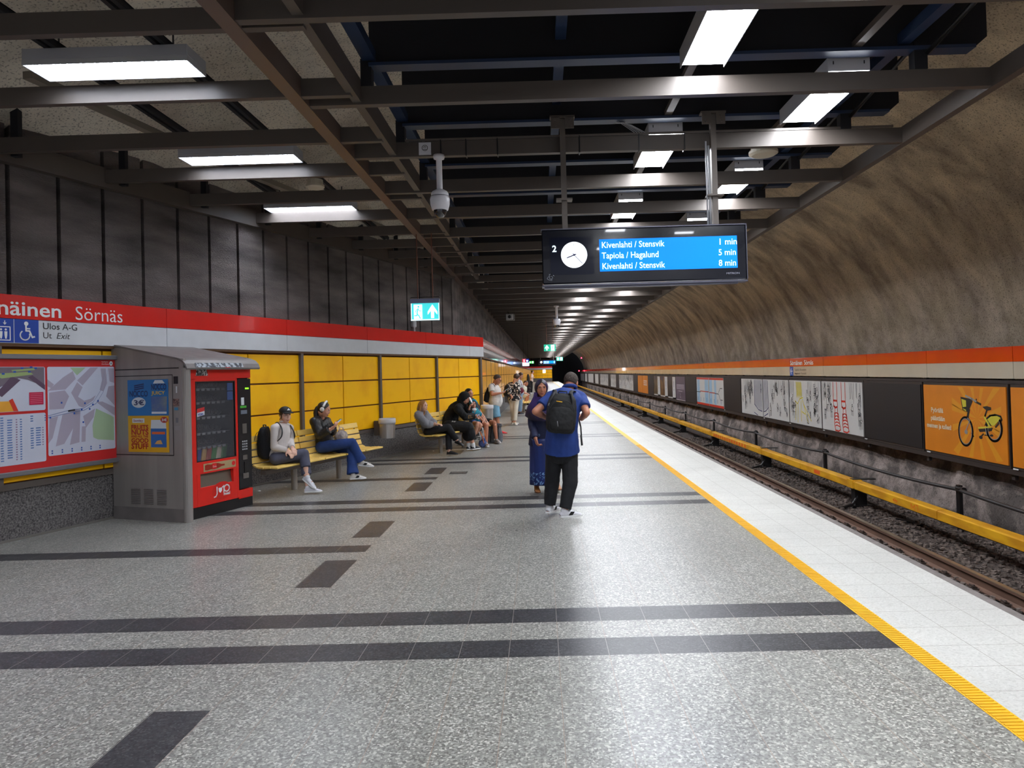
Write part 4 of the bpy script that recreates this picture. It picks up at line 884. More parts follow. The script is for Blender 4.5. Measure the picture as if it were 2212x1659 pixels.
board(50.94, 53.5, M_or, 'far orange poster with white words, right one of the pair', draw=owords); board(53.54, 56.15, M_or, 'far orange poster with small bicycle figure, left one of the pair')
board(56.2, 58.95, M_dboard, 'blank black board just left of the far orange posters')
def scr(t, f, W):
    mb = MB(); ribbons(mb, f, crowd(W, 8), .025); part(mb, 'ink_figures', M_ink, t)
segs = [(59.0, 69.6, 4), (72.5, 77.9, 2), (80.8, 91.5, 4), (94.3, 99.9, 2), (103.2, 114.0, 4), (116.8, 122.8, 2), (125.4, 135.8, 4)]
pe = 58.95
for a, b, n in segs:
    if a-pe > 1: board(pe+.05, a-.05, M_dboard, 'blank dark board in the far row across the track', 'far blank boards')
    for i in range(n):
        q = a+(b-a)*i/n; e = a+(b-a)*(i+1)/n-.04
        board(q, e, M_poster, 'white scribbled drawing board in the far row across the track', 'far white drawing boards', draw=scr if a < 92 else None)
    pe = b
# rails carrying the boards
t = thing('board_rail', (XB+.05, 60, -.15), 'dark brown steel rails and uprights carrying the poster boards', 'rail')
part(MB().box(XB-.0, XB+.12, 3, 137, -.2, -.115), 'lower_rail', M_frame, t); part(MB().box(XB+.02, XB+.12, 3, 137, 1.29, 1.345), 'upper_rail', M_frame, t)
for i in range(-4, 40): y = 14.4+2.583*i; part(MB().box(XB+.06, XB+.12, y-.04, y+.04, -.3, 1.9), 'upright', M_frame, t)
mb = MB()
for y in (14.28, 11.7, 17.0, 19.5, 22.1, 24.66, 29.9, 35.1): mb.box(XB-.03, XB-.02, y-.14, y-.02, -.105, -.085)
part(mb, 'white_clips', M_wtext, t)
# ============================================================ MAP BOARD ON THE SEAT WALL
def mapboard():
    t = thing('map_board', WF(0, .05, .71), 'steel-framed red station map board on the yellow wall beside the vending machine', 'map board')
    a, b, z0, z1 = -1.55, 1.435, .71, 2.045
    mb = MB(WF); w_ = .055
    mb.rbox(a, b, .0, .1, z0, z0+w_, .008); mb.rbox(a, b, .0, .1, z1-w_, z1, .008); mb.rbox(a, a+w_, .0, .1, z0, z1, .008); mb.rbox(b-w_, b, .0, .1, z0, z1, .008)
    part(mb, 'frame', mat('frame_aluminium', (128, 128, 132), .4, metal=.5), t)
    M_mr = mat('map_poster_red', (200, 44, 44), .3)
    part(MB(WF).box(a+.05, b-.05, .02, .06, z0+.05, z1-.05), 'red_poster', M_mr, t)
    F = lambda s, z, e=0: WF(s, .062+e, z)
    def rrect(s0, s1, q0, q1, r, e):
        return [F(cx+r*math.cos(an), cz+r*math.sin(an), e) for cx, cz, b0 in ((s1-r, q1-r, 0), (s0+r, q1-r, 90), (s0+r, q0+r, 180), (s1-r, q0+r, 270)) for an in [math.radians(b0+k*22.5) for k in range(5)]]
    M_mw = mat('map_paper', (196, 200, 214), .3); pan = MB(); pan.quad(*rrect(.5, 1.355, .885, 1.905, .02, .001)); mp = part(pan, 'street_map', M_mw, t)
    rd = random.Random(11); mb = MB(); mb2 = MB(); mb3 = MB(); mb4 = MB()
    def g(u, v, e=.002): return F(.5+u*.855, .885+v*1.02, e)       # unit square of the street map
    blocks = [[(0, .86), (.09, .8), (.05, .76), (0, .78)], [(0, .73), (.22, .88), (.36, .95), (.4, .86), (.25, .74)], [(.02, .71), (.24, .73), (.3, .66), (.22, .52), (.02, .52)], [(.42, .84), (.62, .99), (.74, .99), (.5, .78)], [(.33, .7), (.42, .82), (.5, .76), (.43, .65), (.52, .6), (.62, .62), (.7, .66), (.66, .6), (.5, .52), (.44, .54)], [(.78, .98), (.86, .98), (.88, .8), (.82, .7), (.76, .72), (.8, .84)], [(.9, .98), (1, .98), (1, .8), (.92, .82)], [(.86, .64), (1, .52), (1, .77), (.9, .76)], [(.7, .58), (.96, .42), (1, .4), (1, .5), (.8, .58)], [(.2, .45), (.42, .5), (.36, .3), (.22, .12), (.1, .1)], [(.02, .42), (.14, .44), (.06, .2), (0, .14)], [(.4, .47), (.46, .46), (.44, .12), (.3, .1), (.34, .25)], [(.5, .42), (.68, .5), (.66, .4), (.54, .28)], [(.48, .3), (.54, .3), (.53, .12), (.47, .12)], [(.36, .5), (.46, .5), (.46, .45), (.36, .44)]]
    for bl in blocks: mb.quad(*[g(u, v) for u, v in bl])
    part(mb, 'map_blocks', mat('map_block_grey', (168, 160, 176), .35), mp)
    mb.__init__(); mb.quad(*[g(u, v) for u, v in ((.7, .5), (.92, .41), (.98, .38), (.98, .1), (.72, .13), (.65, .16), (.64, .3))]); mb.quad(*[g(u, v) for u, v in ((.32, .99), (.55, .99), (.42, .9))])
    part(mb, 'map_park', mat('map_park_green', (160, 184, 150), .35), mp)
    gg = lambda u, v, e: g(u, v, .002+e)
    mb = MB()
    for L in ([(0, .45), (.3, .5), (.5, .51), (.66, .58), (.78, .72), (.86, .98)], [(0, .43), (.3, .47), (.52, .49), (.7, .56), (.82, .7), (.9, .98)], [(.48, .48), (.46, .1)], [(.52, .48), (.5, .1)]):
        for p, q in zip(L[:-1], L[1:]): mb.quad(g(p[0], p[1]-.004, .003), g(q[0], q[1]-.004, .003), g(q[0], q[1]+.004, .003), g(p[0], p[1]+.004, .003))
    part(mb, 'map_streets', mat('map_line_blue', (120, 134, 168), .4), mp)
    mb = MB()
    for u, v in ((.19, .59), (.37, .46), (.53, .57), (.48, .5), (.6, .5), (.65, .55), (.73, .59), (.5, .35), (.03, .43)): mb.quad(g(u-.012, v-.01, .004), g(u+.012, v-.01, .004), g(u+.012, v+.01, .004), g(u-.012, v+.01, .004))
    for k in range(6):
        for j in range(2): mb.quad(g(.04+.14*k, .02+.026*j, .004), g(.06+.14*k, .02+.026*j, .004), g(.06+.14*k, .036+.026*j, .004), g(.04+.14*k, .036+.026*j, .004))
    part(mb, 'map_pins', mat('map_pin_blue', (40, 84, 170), .4), mp)
    mb = MB(); mb.quad(g(.28, .48, .005), g(.38, .49, .005), g(.38, .51, .005), g(.28, .5, .005)); part(mb, 'station_mark', M_ink, mp)
    # station drawing and timetable on the left half
    pan = MB(); pan.quad(*rrect(-1.45, .475, 1.415, 1.905, .02, .001)); sd = part(pan, 'station_drawing', M_mw, t)
    def h(s, z, e=.002): return F(s, z, e)
    mb = MB(); mb.quad(h(-1.4, 1.9), h(.465, 1.9), h(.465, 1.68), h(.28, 1.76), h(.18, 1.78), h(-.2, 1.6), h(-.5, 1.42), h(-1.4, 1.42)); part(mb, 'drawing_shade', mat('drawing_grey', (112, 102, 112), .4), sd)
    mb = MB(); mb.quad(h(.28, 1.79, .003), h(.47, 1.64, .003), h(.47, 1.7, .003), h(.33, 1.81, .003)); mb.quad(h(-.06, 1.62, .003), h(.0, 1.58, .003), h(.2, 1.76, .003), h(.1, 1.8, .003)); part(mb, 'drawing_platforms', mat('drawing_plum', (90, 70, 90), .4), sd)
    mb = MB(); mb.quad(h(-.1, 1.83, .004), h(.3, 1.85, .004), h(.34, 1.82, .004), h(.0, 1.78, .004)); mb.quad(h(.1, 1.87, .004), h(.35, 1.89, .004), h(.36, 1.87, .004), h(.12, 1.85, .004)); part(mb, 'drawing_green', mat('drawing_green', (150, 170, 110), .4), sd)
    mb = MB()
    for s_, z_ in ((.12, 1.84), (.2, 1.88), (.28, 1.84), (.35, 1.88), (.0, 1.82), (.3, 1.89)): mb.quad(h(s_, z_, .006), h(s_+.03, z_, .006), h(s_+.03, z_+.02, .006), h(s_, z_+.02, .006))
    part(mb, 'drawing_blue_marks', MATS['map_pin_blue'], sd)
    mb = MB(); mb.quad(h(-1.4, 1.42, .004), h(.12, 1.42, .004), h(.1, 1.53, .004), h(-1.4, 1.56, .004)); part(mb, 'drawing_orange', mat('drawing_orange', (224, 160, 50), .4), sd)
    mb = MB(); mb.quad(h(.12, 1.42, .005), h(.17, 1.42, .005), h(.11, 1.56, .005), h(.07, 1.54, .005)); part(mb, 'drawing_red_line', MATS['map_red'], sd)
    mb = MB(); mb.quad(h(.29, 1.48, .005), h(.45, 1.48, .005), h(.45, 1.62, .005), h(.29, 1.62, .005)); part(mb, 'crimson_note', mat('crimson_note', (190, 24, 70), .4), sd)
    mb = MB()
    for k in range(6): mb.quad(h(.3, 1.6-.02*k, .007), h(.435, 1.6-.02*k, .007), h(.435, 1.604-.02*k, .007), h(.3, 1.604-.02*k, .007))
    part(mb, 'note_text_lines', mat('note_pink', (226, 130, 150), .4), sd)
    pan = MB(); pan.quad(*rrect(-1.45, .475, .835, 1.385, .02, .001)); tb = part(pan, 'timetable', M_mw, t)
    mb = MB(); mr = MB()
    for c, wd, m_, k0, k1 in ((-.02, .035, mb, 0, 18), (.05, .06, mb, 1, 17), (.14, .02, mr, 1, 18), (.185, .025, mb, 1, 18), (.3, .035, mb, 0, 3), (.3, .04, mb, 5, 14), (.36, .06, mb, 5, 13), (.43, .02, mr, 5, 13), (.46, .02, mb, 0, 3), (-.3, .06, mb, 0, 18), (-.5, .06, mb, 0, 18), (-.8, .06, mb, 0, 18), (-1.1, .06, mb, 0, 18)):
        m_ = MB()
        for k in range(k0, k1): z = 1.355-.0272*k; m_.quad(h(c, z-.007, .003), h(c+wd*(.7+.3*rd.random()), z-.007, .003), h(c+wd*.9, z+.005, .003), h(c, z+.005, .003))
        part(m_, 'timetable_column', mat('table_plum', (150, 120, 150), .4) if wd == .02 and c in (.14, .43) else mat('table_blue', (84, 120, 178), .4), tb)

    mb = MB(); mb.quad(*[F(1.31+.023*math.cos(a), 1.945+.028*math.sin(a), .003) for a in np.linspace(0, 6.283, 18, endpoint=False)]); zc = part(mb, 'zone_circle', M_wtext, t)
    text('A', .038, M_inkb, F(1.298, 1.932, .003), WD, V(0, 0, 1), zc, bold=.02)
    text('Vyöhyke', .022, M_wtext, F(1.18, 1.958, .001), WD, V(0, 0, 1), t, width=.09); text('Zon/Zone', .022, M_wtext, F(1.18, 1.93, .001), WD, V(0, 0, 1), t, width=.1)
mapboard()
# ============================================================ VENDING MACHINE IN ITS STEEL SHELTER
def vending():
    M_sh = mat('shelter_brushed_steel', (156, 150, 146), .42, metal=.25, noise=.18, nscale=6, stretch=(1, 1, .08))
    M_shd = mat('shelter_steel_dark', (128, 122, 120), .5, metal=.25, noise=.2, nscale=5)
    S0, S1, OF = 1.37, 2.58, 1.17
    sh = thing('vending_shelter', WF(2, .6, 0), 'brushed steel shelter with sloped roof housing the red vending machine', 'shelter')
    mb = MB(WF); mb.box(S0, S0+.035, .0, OF, .0, 1.86); part(mb, 'side_panel', M_sh, sh)
    part(MB(WF).add([(S0, 0, 1.86), (S0+.035, 0, 1.86), (S0, 0, 2.16), (S0+.035, 0, 2.16), (S0, OF, 1.86), (S0+.035, OF, 1.86), (S0, OF, 1.97), (S0+.035, OF, 1.97)], [(0, 2, 6, 4), (1, 3, 7, 5), (0, 1, 5, 4), (2, 3, 7, 6), (0, 1, 3, 2), (4, 5, 7, 6)]), 'roof_side', M_sh, sh)
    part(MB(WF).box(S1-.03, S1, .0, OF-.12, .0, 2.0), 'far_side_panel', M_sh, sh)
    n_ = 8; P = [(0, 2.19), (.9, 2.02), (1.08, 1.985), (1.16, 1.955), (1.21, 1.91), (1.235, 1.855)]
    mb = MB(WF); vs = [(s, o, z) for s in (S0-.01, S1+.03) for o, z in P]+[(s, o-.012, z-.02) for s in (S0-.01, S1+.03) for o, z in P]; k = len(P)
    F_ = []
    for i in range(k-1): F_ += [(i, i+1, k+i+1, k+i), (2*k+i, 3*k+i, 3*k+i+1, 2*k+i+1), (i, 2*k+i, 2*k+i+1, i+1), (k+i, k+i+1, 3*k+i+1, 3*k+i)]
    F_ += [(0, k, 3*k, 2*k), (k-1, 3*k-1, 4*k-1, 2*k-1)]; mb.add(vs, F_); rf = part(mb, 'sloped_roof', M_shd, sh)
    part(MB(WF).cyl((S0+.035, OF-.0, 0), (S0+.035, OF, 1.86), .052, 16), 'corner_post', M_sh, sh, smooth=False)
    part(MB(WF).box(S0-.006, S0+.02, .0, OF, .0, .16), 'kick_plate', M_shd, sh)
    sd = lambda o, z, e=0: WF(S0-.002-e, o, z)
    mb = MB(); 
    for o0, o1, z0, z1 in ((.05, .06, .8, 1.78), (.05, 1.0, 1.775, 1.785), (.99, 1.0, .8, 1.78), (.05, 1.0, .8, .81), (.02, 1.1, 1.855, 1.868)): mb.quad(sd(o0, z0, .001), sd(o1, z0, .001), sd(o1, z1, .001), sd(o0, z1, .001))
    part(mb, 'panel_seams', M_blk, sh)
    for q in range(3):
        mb = MB()
        for i in range(9): o0 = .3+.21*q; z = .2+.022*i; mb.add([sd(o0, z, .0), sd(o0+.15, z, .0), sd(o0+.15, z+.006, .008), sd(o0, z+.006, .008), sd(o0, z+.014, .0), sd(o0+.15, z+.014, 0)], [(0, 1, 2, 3), (3, 2, 5, 4)])
        part(mb, 'vent_louvre', M_shd, sh)
    # adverts in the side window; viewed from -d: left = wall side
    def ad(o0, o1, z0, z1, m, name): return part(MB().quad(sd(o0, z0, .003), sd(o1, z0, .003), sd(o1, z1, .003), sd(o0, z1, .003)), name, m, sh)
    xd, zz = WN, V(0, 0, 1)
    A = ad(.27, .93, 1.29, 1.73, mat('ad_blue', (30, 110, 176), .35), 'energy_drink_advert')
    M_nv = mat('ad_navy', (26, 40, 92), .4)
    text('NOCCO', .1, M_nv, sd(.30, 1.525, .004), xd, zz, A, width=.3, bold=.02); text('NOCCO', .1, M_nv, sd(.66, 1.605, .006), xd, zz, A, width=.24, bold=.02)
    mb = MB()
    for k in range(3): mb.quad(sd(.38, 1.60+.024*k, .004), sd(.54, 1.622+.024*k, .004), sd(.54, 1.638+.024*k, .004), sd(.38, 1.616+.024*k, .004))
    part(mb, 'slanted_bars', M_nv, A)
    c_ = part(MB().quad(*[sd(.45+.115*math.cos(a), 1.45+.065*math.sin(a), .004) for a in np.linspace(0, 6.283, 22, endpoint=False)]), 'price_circle', mat('ad_white', (206, 212, 216), .4), A)
    text('3€', .085, M_nv, sd(.37, 1.42, .006), xd, zz, c_, width=.17, bold=.02)
    cn = part(MB().quad(sd(.66, 1.34, .004), sd(.9, 1.34, .004), sd(.91, 1.52, .004), sd(.65, 1.52, .004)), 'drinks_can_picture', mat('can_blue', (70, 96, 150), .3, c2=(120, 130, 130), nscale=5), A)
    text('JUICY', .06, mat('ad_yellow_ink', (220, 180, 60), .4), sd(.67, 1.545, .006), xd, zz, A, width=.22, bold=.02)
    part(MB().quad(sd(.66, 1.31, .005), sd(.9, 1.31, .005), sd(.9, 1.335, .005), sd(.66, 1.335, .005)).quad(sd(.69, 1.68, .005), sd(.88, 1.68, .005), sd(.84, 1.72, .005), sd(.72, 1.72, .005)), 'can_ends', mat('ad_white', (206, 212, 216), .4), A)
    B = ad(.27, .93, .84, 1.285, mat('ad_yellow', (222, 168, 24), .35), 'snack_advert')
    M_rb = mat('ad_red', (176, 36, 24), .4)
    for i, (s_, wd, h_) in enumerate((('FRUITS', .28, .062), ('NUTS', .28, .07), ('AND ALL THE', .28, .03), ('GOOD', .28, .062), ('STUFF', .28, .075))):
        text(s_, h_*1.25, M_rb, sd(.32, (1.12, 1.055, 1.02, .955, .88)[i], .004), xd, zz, B, width=wd, bold=.03)
    part(MB().quad(sd(.34, 1.2, .004), sd(.54, 1.2, .004), sd(.54, 1.255, .004), sd(.34, 1.255, .004)), 'brand_patch', MATS['ad_white'], B); text('Sunlay', .04, M_rb, sd(.36, 1.215, .006), xd, zz, B, width=.16)
    part(MB().quad(sd(.64, .9, .004), sd(.89, .9, .004), sd(.89, 1.13, .004), sd(.64, 1.13, .004)), 'snack_bag_picture', mat('bag_blue', (34, 100, 170), .3), B); part(MB().quad(sd(.64, 1.13, .004), sd(.89, 1.13, .004), sd(.88, 1.235, .004), sd(.65, 1.235, .004)), 'snack_bag_top', MATS['ad_white'], B)
    part(MB().quad(sd(.66, 1.06, .006), sd(.87, 1.06, .006), sd(.87, 1.09, .006), sd(.66, 1.09, .006)), 'snack_bag_word', mat('ad_orange', (220, 100, 40), .4), B); part(MB().quad(sd(.7, .94, .006), sd(.83, .94, .006), sd(.8, .99, .006), sd(.74, .98, .006)), 'nut_picture', mat('nut', (214, 160, 90), .5), B)
    c_ = part(MB().quad(*[sd(.86+.06*math.cos(a), 1.235+.036*math.sin(a), .006) for a in np.linspace(0, 6.283, 18, endpoint=False)]), 'price_circle', M_rb, B); text('3€', .045, MATS['ad_white'], sd(.82, 1.22, .008), xd, zz, c_, width=.085, bold=.02)
    # stickers down the side
    for o0, z0, w_, h_, m, nm in ((1.015, 1.67, .07, .09, M_blk, 'hand_sticker'), (1.0, 1.4, .1, .09, mat('sticker_dark', (60, 40, 44), .5, c2=(150, 120, 110), nscale=60), 'dark_sticker'), (1.02, 1.35, .06, .035, mat('sticker_blue', (60, 130, 170), .5), 'blue_sticker'), (1.04, 1.2, .04, .06, mat('sticker_grey', (110, 110, 116), .5), 'grey_sticker'), (1.02, 1.11, .08, .05, mat('sticker_pale', (150, 146, 148), .5), 'torn_sticker'), (1.05, 1.56, .02, .08, MATS['ad_white'], 'white_sticker')):
        part(MB().quad(sd(o0, z0, .003), sd(o0+w_, z0, .003), sd(o0+w_, z0+h_, .003), sd(o0, z0+h_, .003)), nm, m, sh)
    lip = lambda s, k, e=.004: WF(s, 1.205+.028*k+e, 1.915-.055*k+e)
    mb = MB(); mb.quad(lip(1.5, 0), lip(2.3, 0), lip(2.3, 1), lip(1.5, 1)); part(mb, 'roof_stickers', mat('sticker_patchwork', (170, 176, 184), .5, c2=(70, 72, 78), nscale=22, ramp=(.45, .55)), sh)
    mb = MB(); mb.quad(*[WF(2.02+.07*math.cos(a), 1.225+.016*math.sin(a)*-1, 1.885+.034*math.sin(a)) for a in np.linspace(0, 6.283, 16, endpoint=False)]); part(mb, 'red_round_sticker', mat('sticker_red', (200, 60, 60), .5), sh)
    # the machine
    vm = thing('vending_machine', WF(2, .7, 0), 'red snack vending machine with glass front standing in the steel shelter', 'vending machine')
    M_vr = mat('machine_red', (222, 34, 22), .35, noise=.05)
    O0, O1 = .4, 1.13; a, b = S0+.09, S1-.035
    g0, g1, gz0, gz1 = a+.13, b-.29, .69, 1.69
    mb = MB(WF); mb.rbox(a+.01, g0-.02, O0, O1-.05, .12, 1.86, .006); part(mb, 'cabinet_side', M_vr, vm)
    mb = MB(WF); mb.box(a, b, O0-.03, O0, .12, 1.86); mb.box(a, b, O0, O1-.06, .12, .6); mb.box(a, b, O0, O1-.06, 1.72, 1.86); mb.box(b-.27, b, O0, O1-.06, .12, 1.86); part(mb, 'cabinet', mat('machine_dark_inside', (28, 26, 30), .6), vm)
    mb = MB(WF); mb.rbox(a, b, O1-.05, O1, 1.72, 1.865, .006); mb.rbox(a, g0-.0, O1-.05, O1, .14, 1.72, .006); mb.rbox(g1, b-.25, O1-.05, O1, .14, 1.72, .006); mb.box(g0-.01, g1+.01, O1-.05, O1-.001, .54, gz0); mb.box(g0-.01, g1+.01, O1-.05, O1-.001, gz1, 1.73); mb.rbox(g0-.005, g1+.005, O1-.05, O1, .14, .37, .003); mb.rbox(b-.26, b, O1-.05, O1, .12, .235, .004)
    mb.box(g0-.0, g0+.05, O1-.05, O1-.002, .36, .55); mb.box(g1-.06, g1, O1-.05, O1-.002, .36, .55)
    dr = part(mb, 'front_door', M_vr, vm)
    mb = MB(WF)
    for z in (.35, .58, .82, 1.05, 1.3, 1.5, 1.66): mb.box(a-.012, a+.004, O1-.04, O1+.004, z, z+.035)
    part(mb, 'hinges', mat('hinge_dark_red', (120, 26, 20), .5), dr)
    glm = bpy.data.materials.new('machine_glass'); glm.use_nodes = True; nt = glm.node_tree; bs = nt.nodes['Principled BSDF']; bs.inputs['Roughness'].default_value = .08; bs.inputs['Base Color'].default_value = (.2, .2, .22, 1); bs.inputs['Alpha'].default_value = .16
    part(MB(WF).box(g0, g1, O1-.025, O1-.018, gz0, gz1), 'glass_pane', glm, vm)
    mb = MB(WF); mb.box(g0, g1, O1-.03, O1-.003, gz0, gz0+.012); mb.box(g0, g1, O1-.03, O1-.003, gz1-.012, gz1); mb.box(g0, g0+.012, O1-.03, O1-.003, gz0, gz1); mb.box(g1-.012, g1, O1-.03, O1-.003, gz0, gz1); part(mb, 'glass_gasket', M_blk, vm)
    for k, z in enumerate((.86, 1.04, 1.24, 1.43, 1.6)):
        sf = part(MB(WF).box(g0-.02, g1+.02, O0+.02, O1-.12, z-.012, z), 'shelf', mat('shelf_grey', (70, 70, 74), .5), vm)
        mb = MB(WF)
        for j in range(7):
            sj = g0+.04+j*.085; mb.box(sj, sj+.05, O1-.122, O1-.116, z-.03, z)
        part(mb, 'price_tags', mat('tag_grey', (120, 122, 126), .5), sf)
        mb = MB()
        for j in range(6):
            sj = g0+.07+j*.095; mb.tube([WF(sj+.035*math.cos(q), O0+.2+.37*q/38, z+.045+.035*math.sin(q)) for q in np.linspace(0, 37.7, 60)], .003, 4)
        part(mb, 'spiral_coils', M_steel, sf)
    rd = random.Random(5)
    for k, c in enumerate(((40, 70, 150), (190, 150, 90), (160, 60, 50), (70, 130, 70), (200, 190, 170), (60, 110, 60))):
        s_ = g0+.05+.085*k; mb = MB(WF); pts = [(s_, .82, .66), (s_+.1, .84, .66), (s_+.16, .98, .66), (s_+.06, 1.0, .66)]; h_ = .14+.05*rd.random()
        mb.add([(p[0], p[1], .62) for p in pts]+[(p[0]+.06, p[1]-.02, .66+h_) for p in pts], [(0, 1, 2, 3), (7, 6, 5, 4), (0, 4, 5, 1), (1, 5, 6, 2), (2, 6, 7, 3), (3, 7, 4, 0)])
        q = mb.build('snack_packet', mat('packet_%d' % k, c, .35), None, bevel=.01)
        tag(q, ['blue', 'tan', 'red', 'green', 'cream', 'dark green'][k]+' snack packet lying in the bottom of the vending machine', 'snack')
    part(MB(WF).box(g0, g1, .7, O1-.06, .6, .625), 'drop_tray', MATS['shelf_grey'], vm)
    part(MB(WF).add([(g0+.05, O1-.03, .37), (g1-.06, O1-.03, .37), (g1-.06, O1-.06, .54), (g0+.05, O1-.06, .54)], [(0, 1, 2, 3)]), 'delivery_flap', mat('flap_grey', (120, 112, 100), .35, metal=.5), vm)
    fr = lambda s, z, e=0: WF(s, O1+e, z)
    st_ = part(MB().quad(fr(g0+.1, .56, .001), fr(g1-.02, .56, .001), fr(g1-.02, .66, .001), fr(g0+.1, .66, .001)), 'bottle_sticker', mat('sticker_beige', (170, 150, 110), .4), dr)
    mb = MB(); mb.quad(*[fr(g0+.12+u, .61+v, .003) for u, v in ((0, -.03), (.04, -.038), (.1, -.03), (.16, -.038), (.22, -.03), (.28, -.012), (.33, -.01), (.33, .012), (.28, .014), (.22, .034), (.16, .038), (.1, .03), (.04, .038), (0, .03))]); part(mb, 'bottle_print', mat('cola_brown_red', (150, 40, 22), .3), st_)
    part(MB().quad(fr(g0+.24, .575, .004), fr(g0+.31, .575, .004), fr(g0+.31, .65, .004), fr(g0+.24, .65, .004)), 'bottle_label', mat('label_red', (210, 30, 30), .4), st_); text('Coca', .03, MATS['ad_white'], fr(g0+.245, .6, .004), WD, V(0, 0, 1), st_, width=.06)
    part(MB().quad(*[fr(g1-.06+.03*math.cos(a_), .61+.03*math.sin(a_), .003) for a_ in np.linspace(0, 6.283, 16, endpoint=False)]), 'red_disc', MATS['label_red'], st_)
    # logo
    lg = part(MB().quad(*[fr(a+.53+.17*math.cos(a_), .285+.115*math.sin(a_), .001) for a_ in np.linspace(0, 6.283, 24, endpoint=False)]), 'logo_disc', mat('logo_disc_red', (206, 30, 20), .3), dr)
    f = lambda u, v, e: fr(a+.53+u, .285+v, .002+e)
    mb = MB(); ribbons(mb, f, [[(-.09, .055), (-.09, -.03), (-.11, -.06), (-.14, -.065)], circ(.075, .02, .045, .042, 16), [(.025, .06), (.025, -.03)], [(.0, .045), (.04, .045)]], .016); mb.quad(f(-.065, .04, .001), f(-.0, .04, .001), f(-.005, .0, .001), f(-.03, -.025, .001), f(-.055, -.01, .001)); part(mb, 'cup_logo', M_wtext, lg)
    text('meal', .055, M_wtext, fr(a+.55, .22, .002), WD, V(0, 0, 1), lg, width=.11, bold=.03)
    part(MB().quad(fr(a+.13, 1.76, .002), fr(a+.33, 1.76, .002), fr(a+.31, 1.85, .002), fr(a+.15, 1.845, .002)), 'black_tag_sticker', mat('sticker_blackwhite', (30, 30, 30), .5, c2=(200, 200, 200), nscale=40, ramp=(.4, .5)), dr)
    gs = lambda s, z, e=0: WF(s, O1-.016+e, z)
    ns_ = part(MB().quad(gs(g0+.03, 1.3), gs(g0+.15, 1.32), gs(g0+.15, 1.37), gs(g0+.03, 1.35)), 'name_sticker_red', mat('sticker_redband', (190, 40, 40), .5), vm); part(MB().quad(gs(g0+.03, 1.25), gs(g0+.15, 1.27), gs(g0+.15, 1.32), gs(g0+.03, 1.3)), 'name_sticker_white', MATS['ad_white'], vm)
    text('VOPS', .04, mat('sticker_ink_blue', (40, 60, 150), .5), gs(g0+.04, 1.265, .001), WD, V(0, 0, 1), vm, width=.09, bold=.03)
    part(MB().quad(gs(g1-.13, 1.44), gs(g1-.03, 1.44), gs(g1-.03, 1.55), gs(g1-.13, 1.55)).quad(gs(g1-.13, 1.56), gs(g1-.03, 1.56), gs(g1-.03, 1.66), gs(g1-.13, 1.66)), 'blue_notices', mat('notice_blue', (46, 70, 120), .5), vm)
    # control panel
    c0, c1 = b-.245, b-.01
    cp_ = part(MB(WF).rbox(c0, c1, O1-.03, O1+.004, .25, 1.71, .004), 'control_panel', mat('panel_black', (22, 22, 26), .3), vm)
    cpf = lambda s, z, e=0: WF(c0+s, O1+.005+e, z)
    def cbox(u0, u1, z0, z1, m, nm, d=.008): return part(MB(WF).box(c0+u0, c0+u1, O1+.003, O1+.003+d, z0, z1), nm, m, cp_)
    cbox(.13, .19, 1.57, 1.59, mat('green_led', (110, 240, 30), .4, emit=1.5), 'green_display'); cbox(.05, .1, 1.36, 1.46, MATS['ad_white'], 'white_sticker'); cbox(.03, .14, 1.32, 1.35, mat('green_label', (70, 170, 50), .5), 'green_label'); cbox(.04, .15, 1.24, 1.29, mat('lcd_grey', (110, 120, 134), .3), 'small_screen')
    cbox(.06, .14, .98, 1.11, M_steel, 'coin_slot'); cbox(.06, .14, .63, .69, M_steel, 'card_slot'); cbox(.06, .16, .38, .45, M_steel, 'coin_return'); cbox(.09, .12, .45, .6, M_blk, 'card_reader_rail')
    mb = MB(WF)
    for i in range(3):
        for j in range(4): mb.box(c0+.055+i*.035, c0+.075+i*.035, O1+.003, O1+.01, .76+j*.035, .778+j*.035)
    part(mb, 'keypad', M_lampbox, cp_)
    part(MB(WF).box(a, b, O0, O1-.01, .0, .135), 'base', M_blk, vm)
vending()
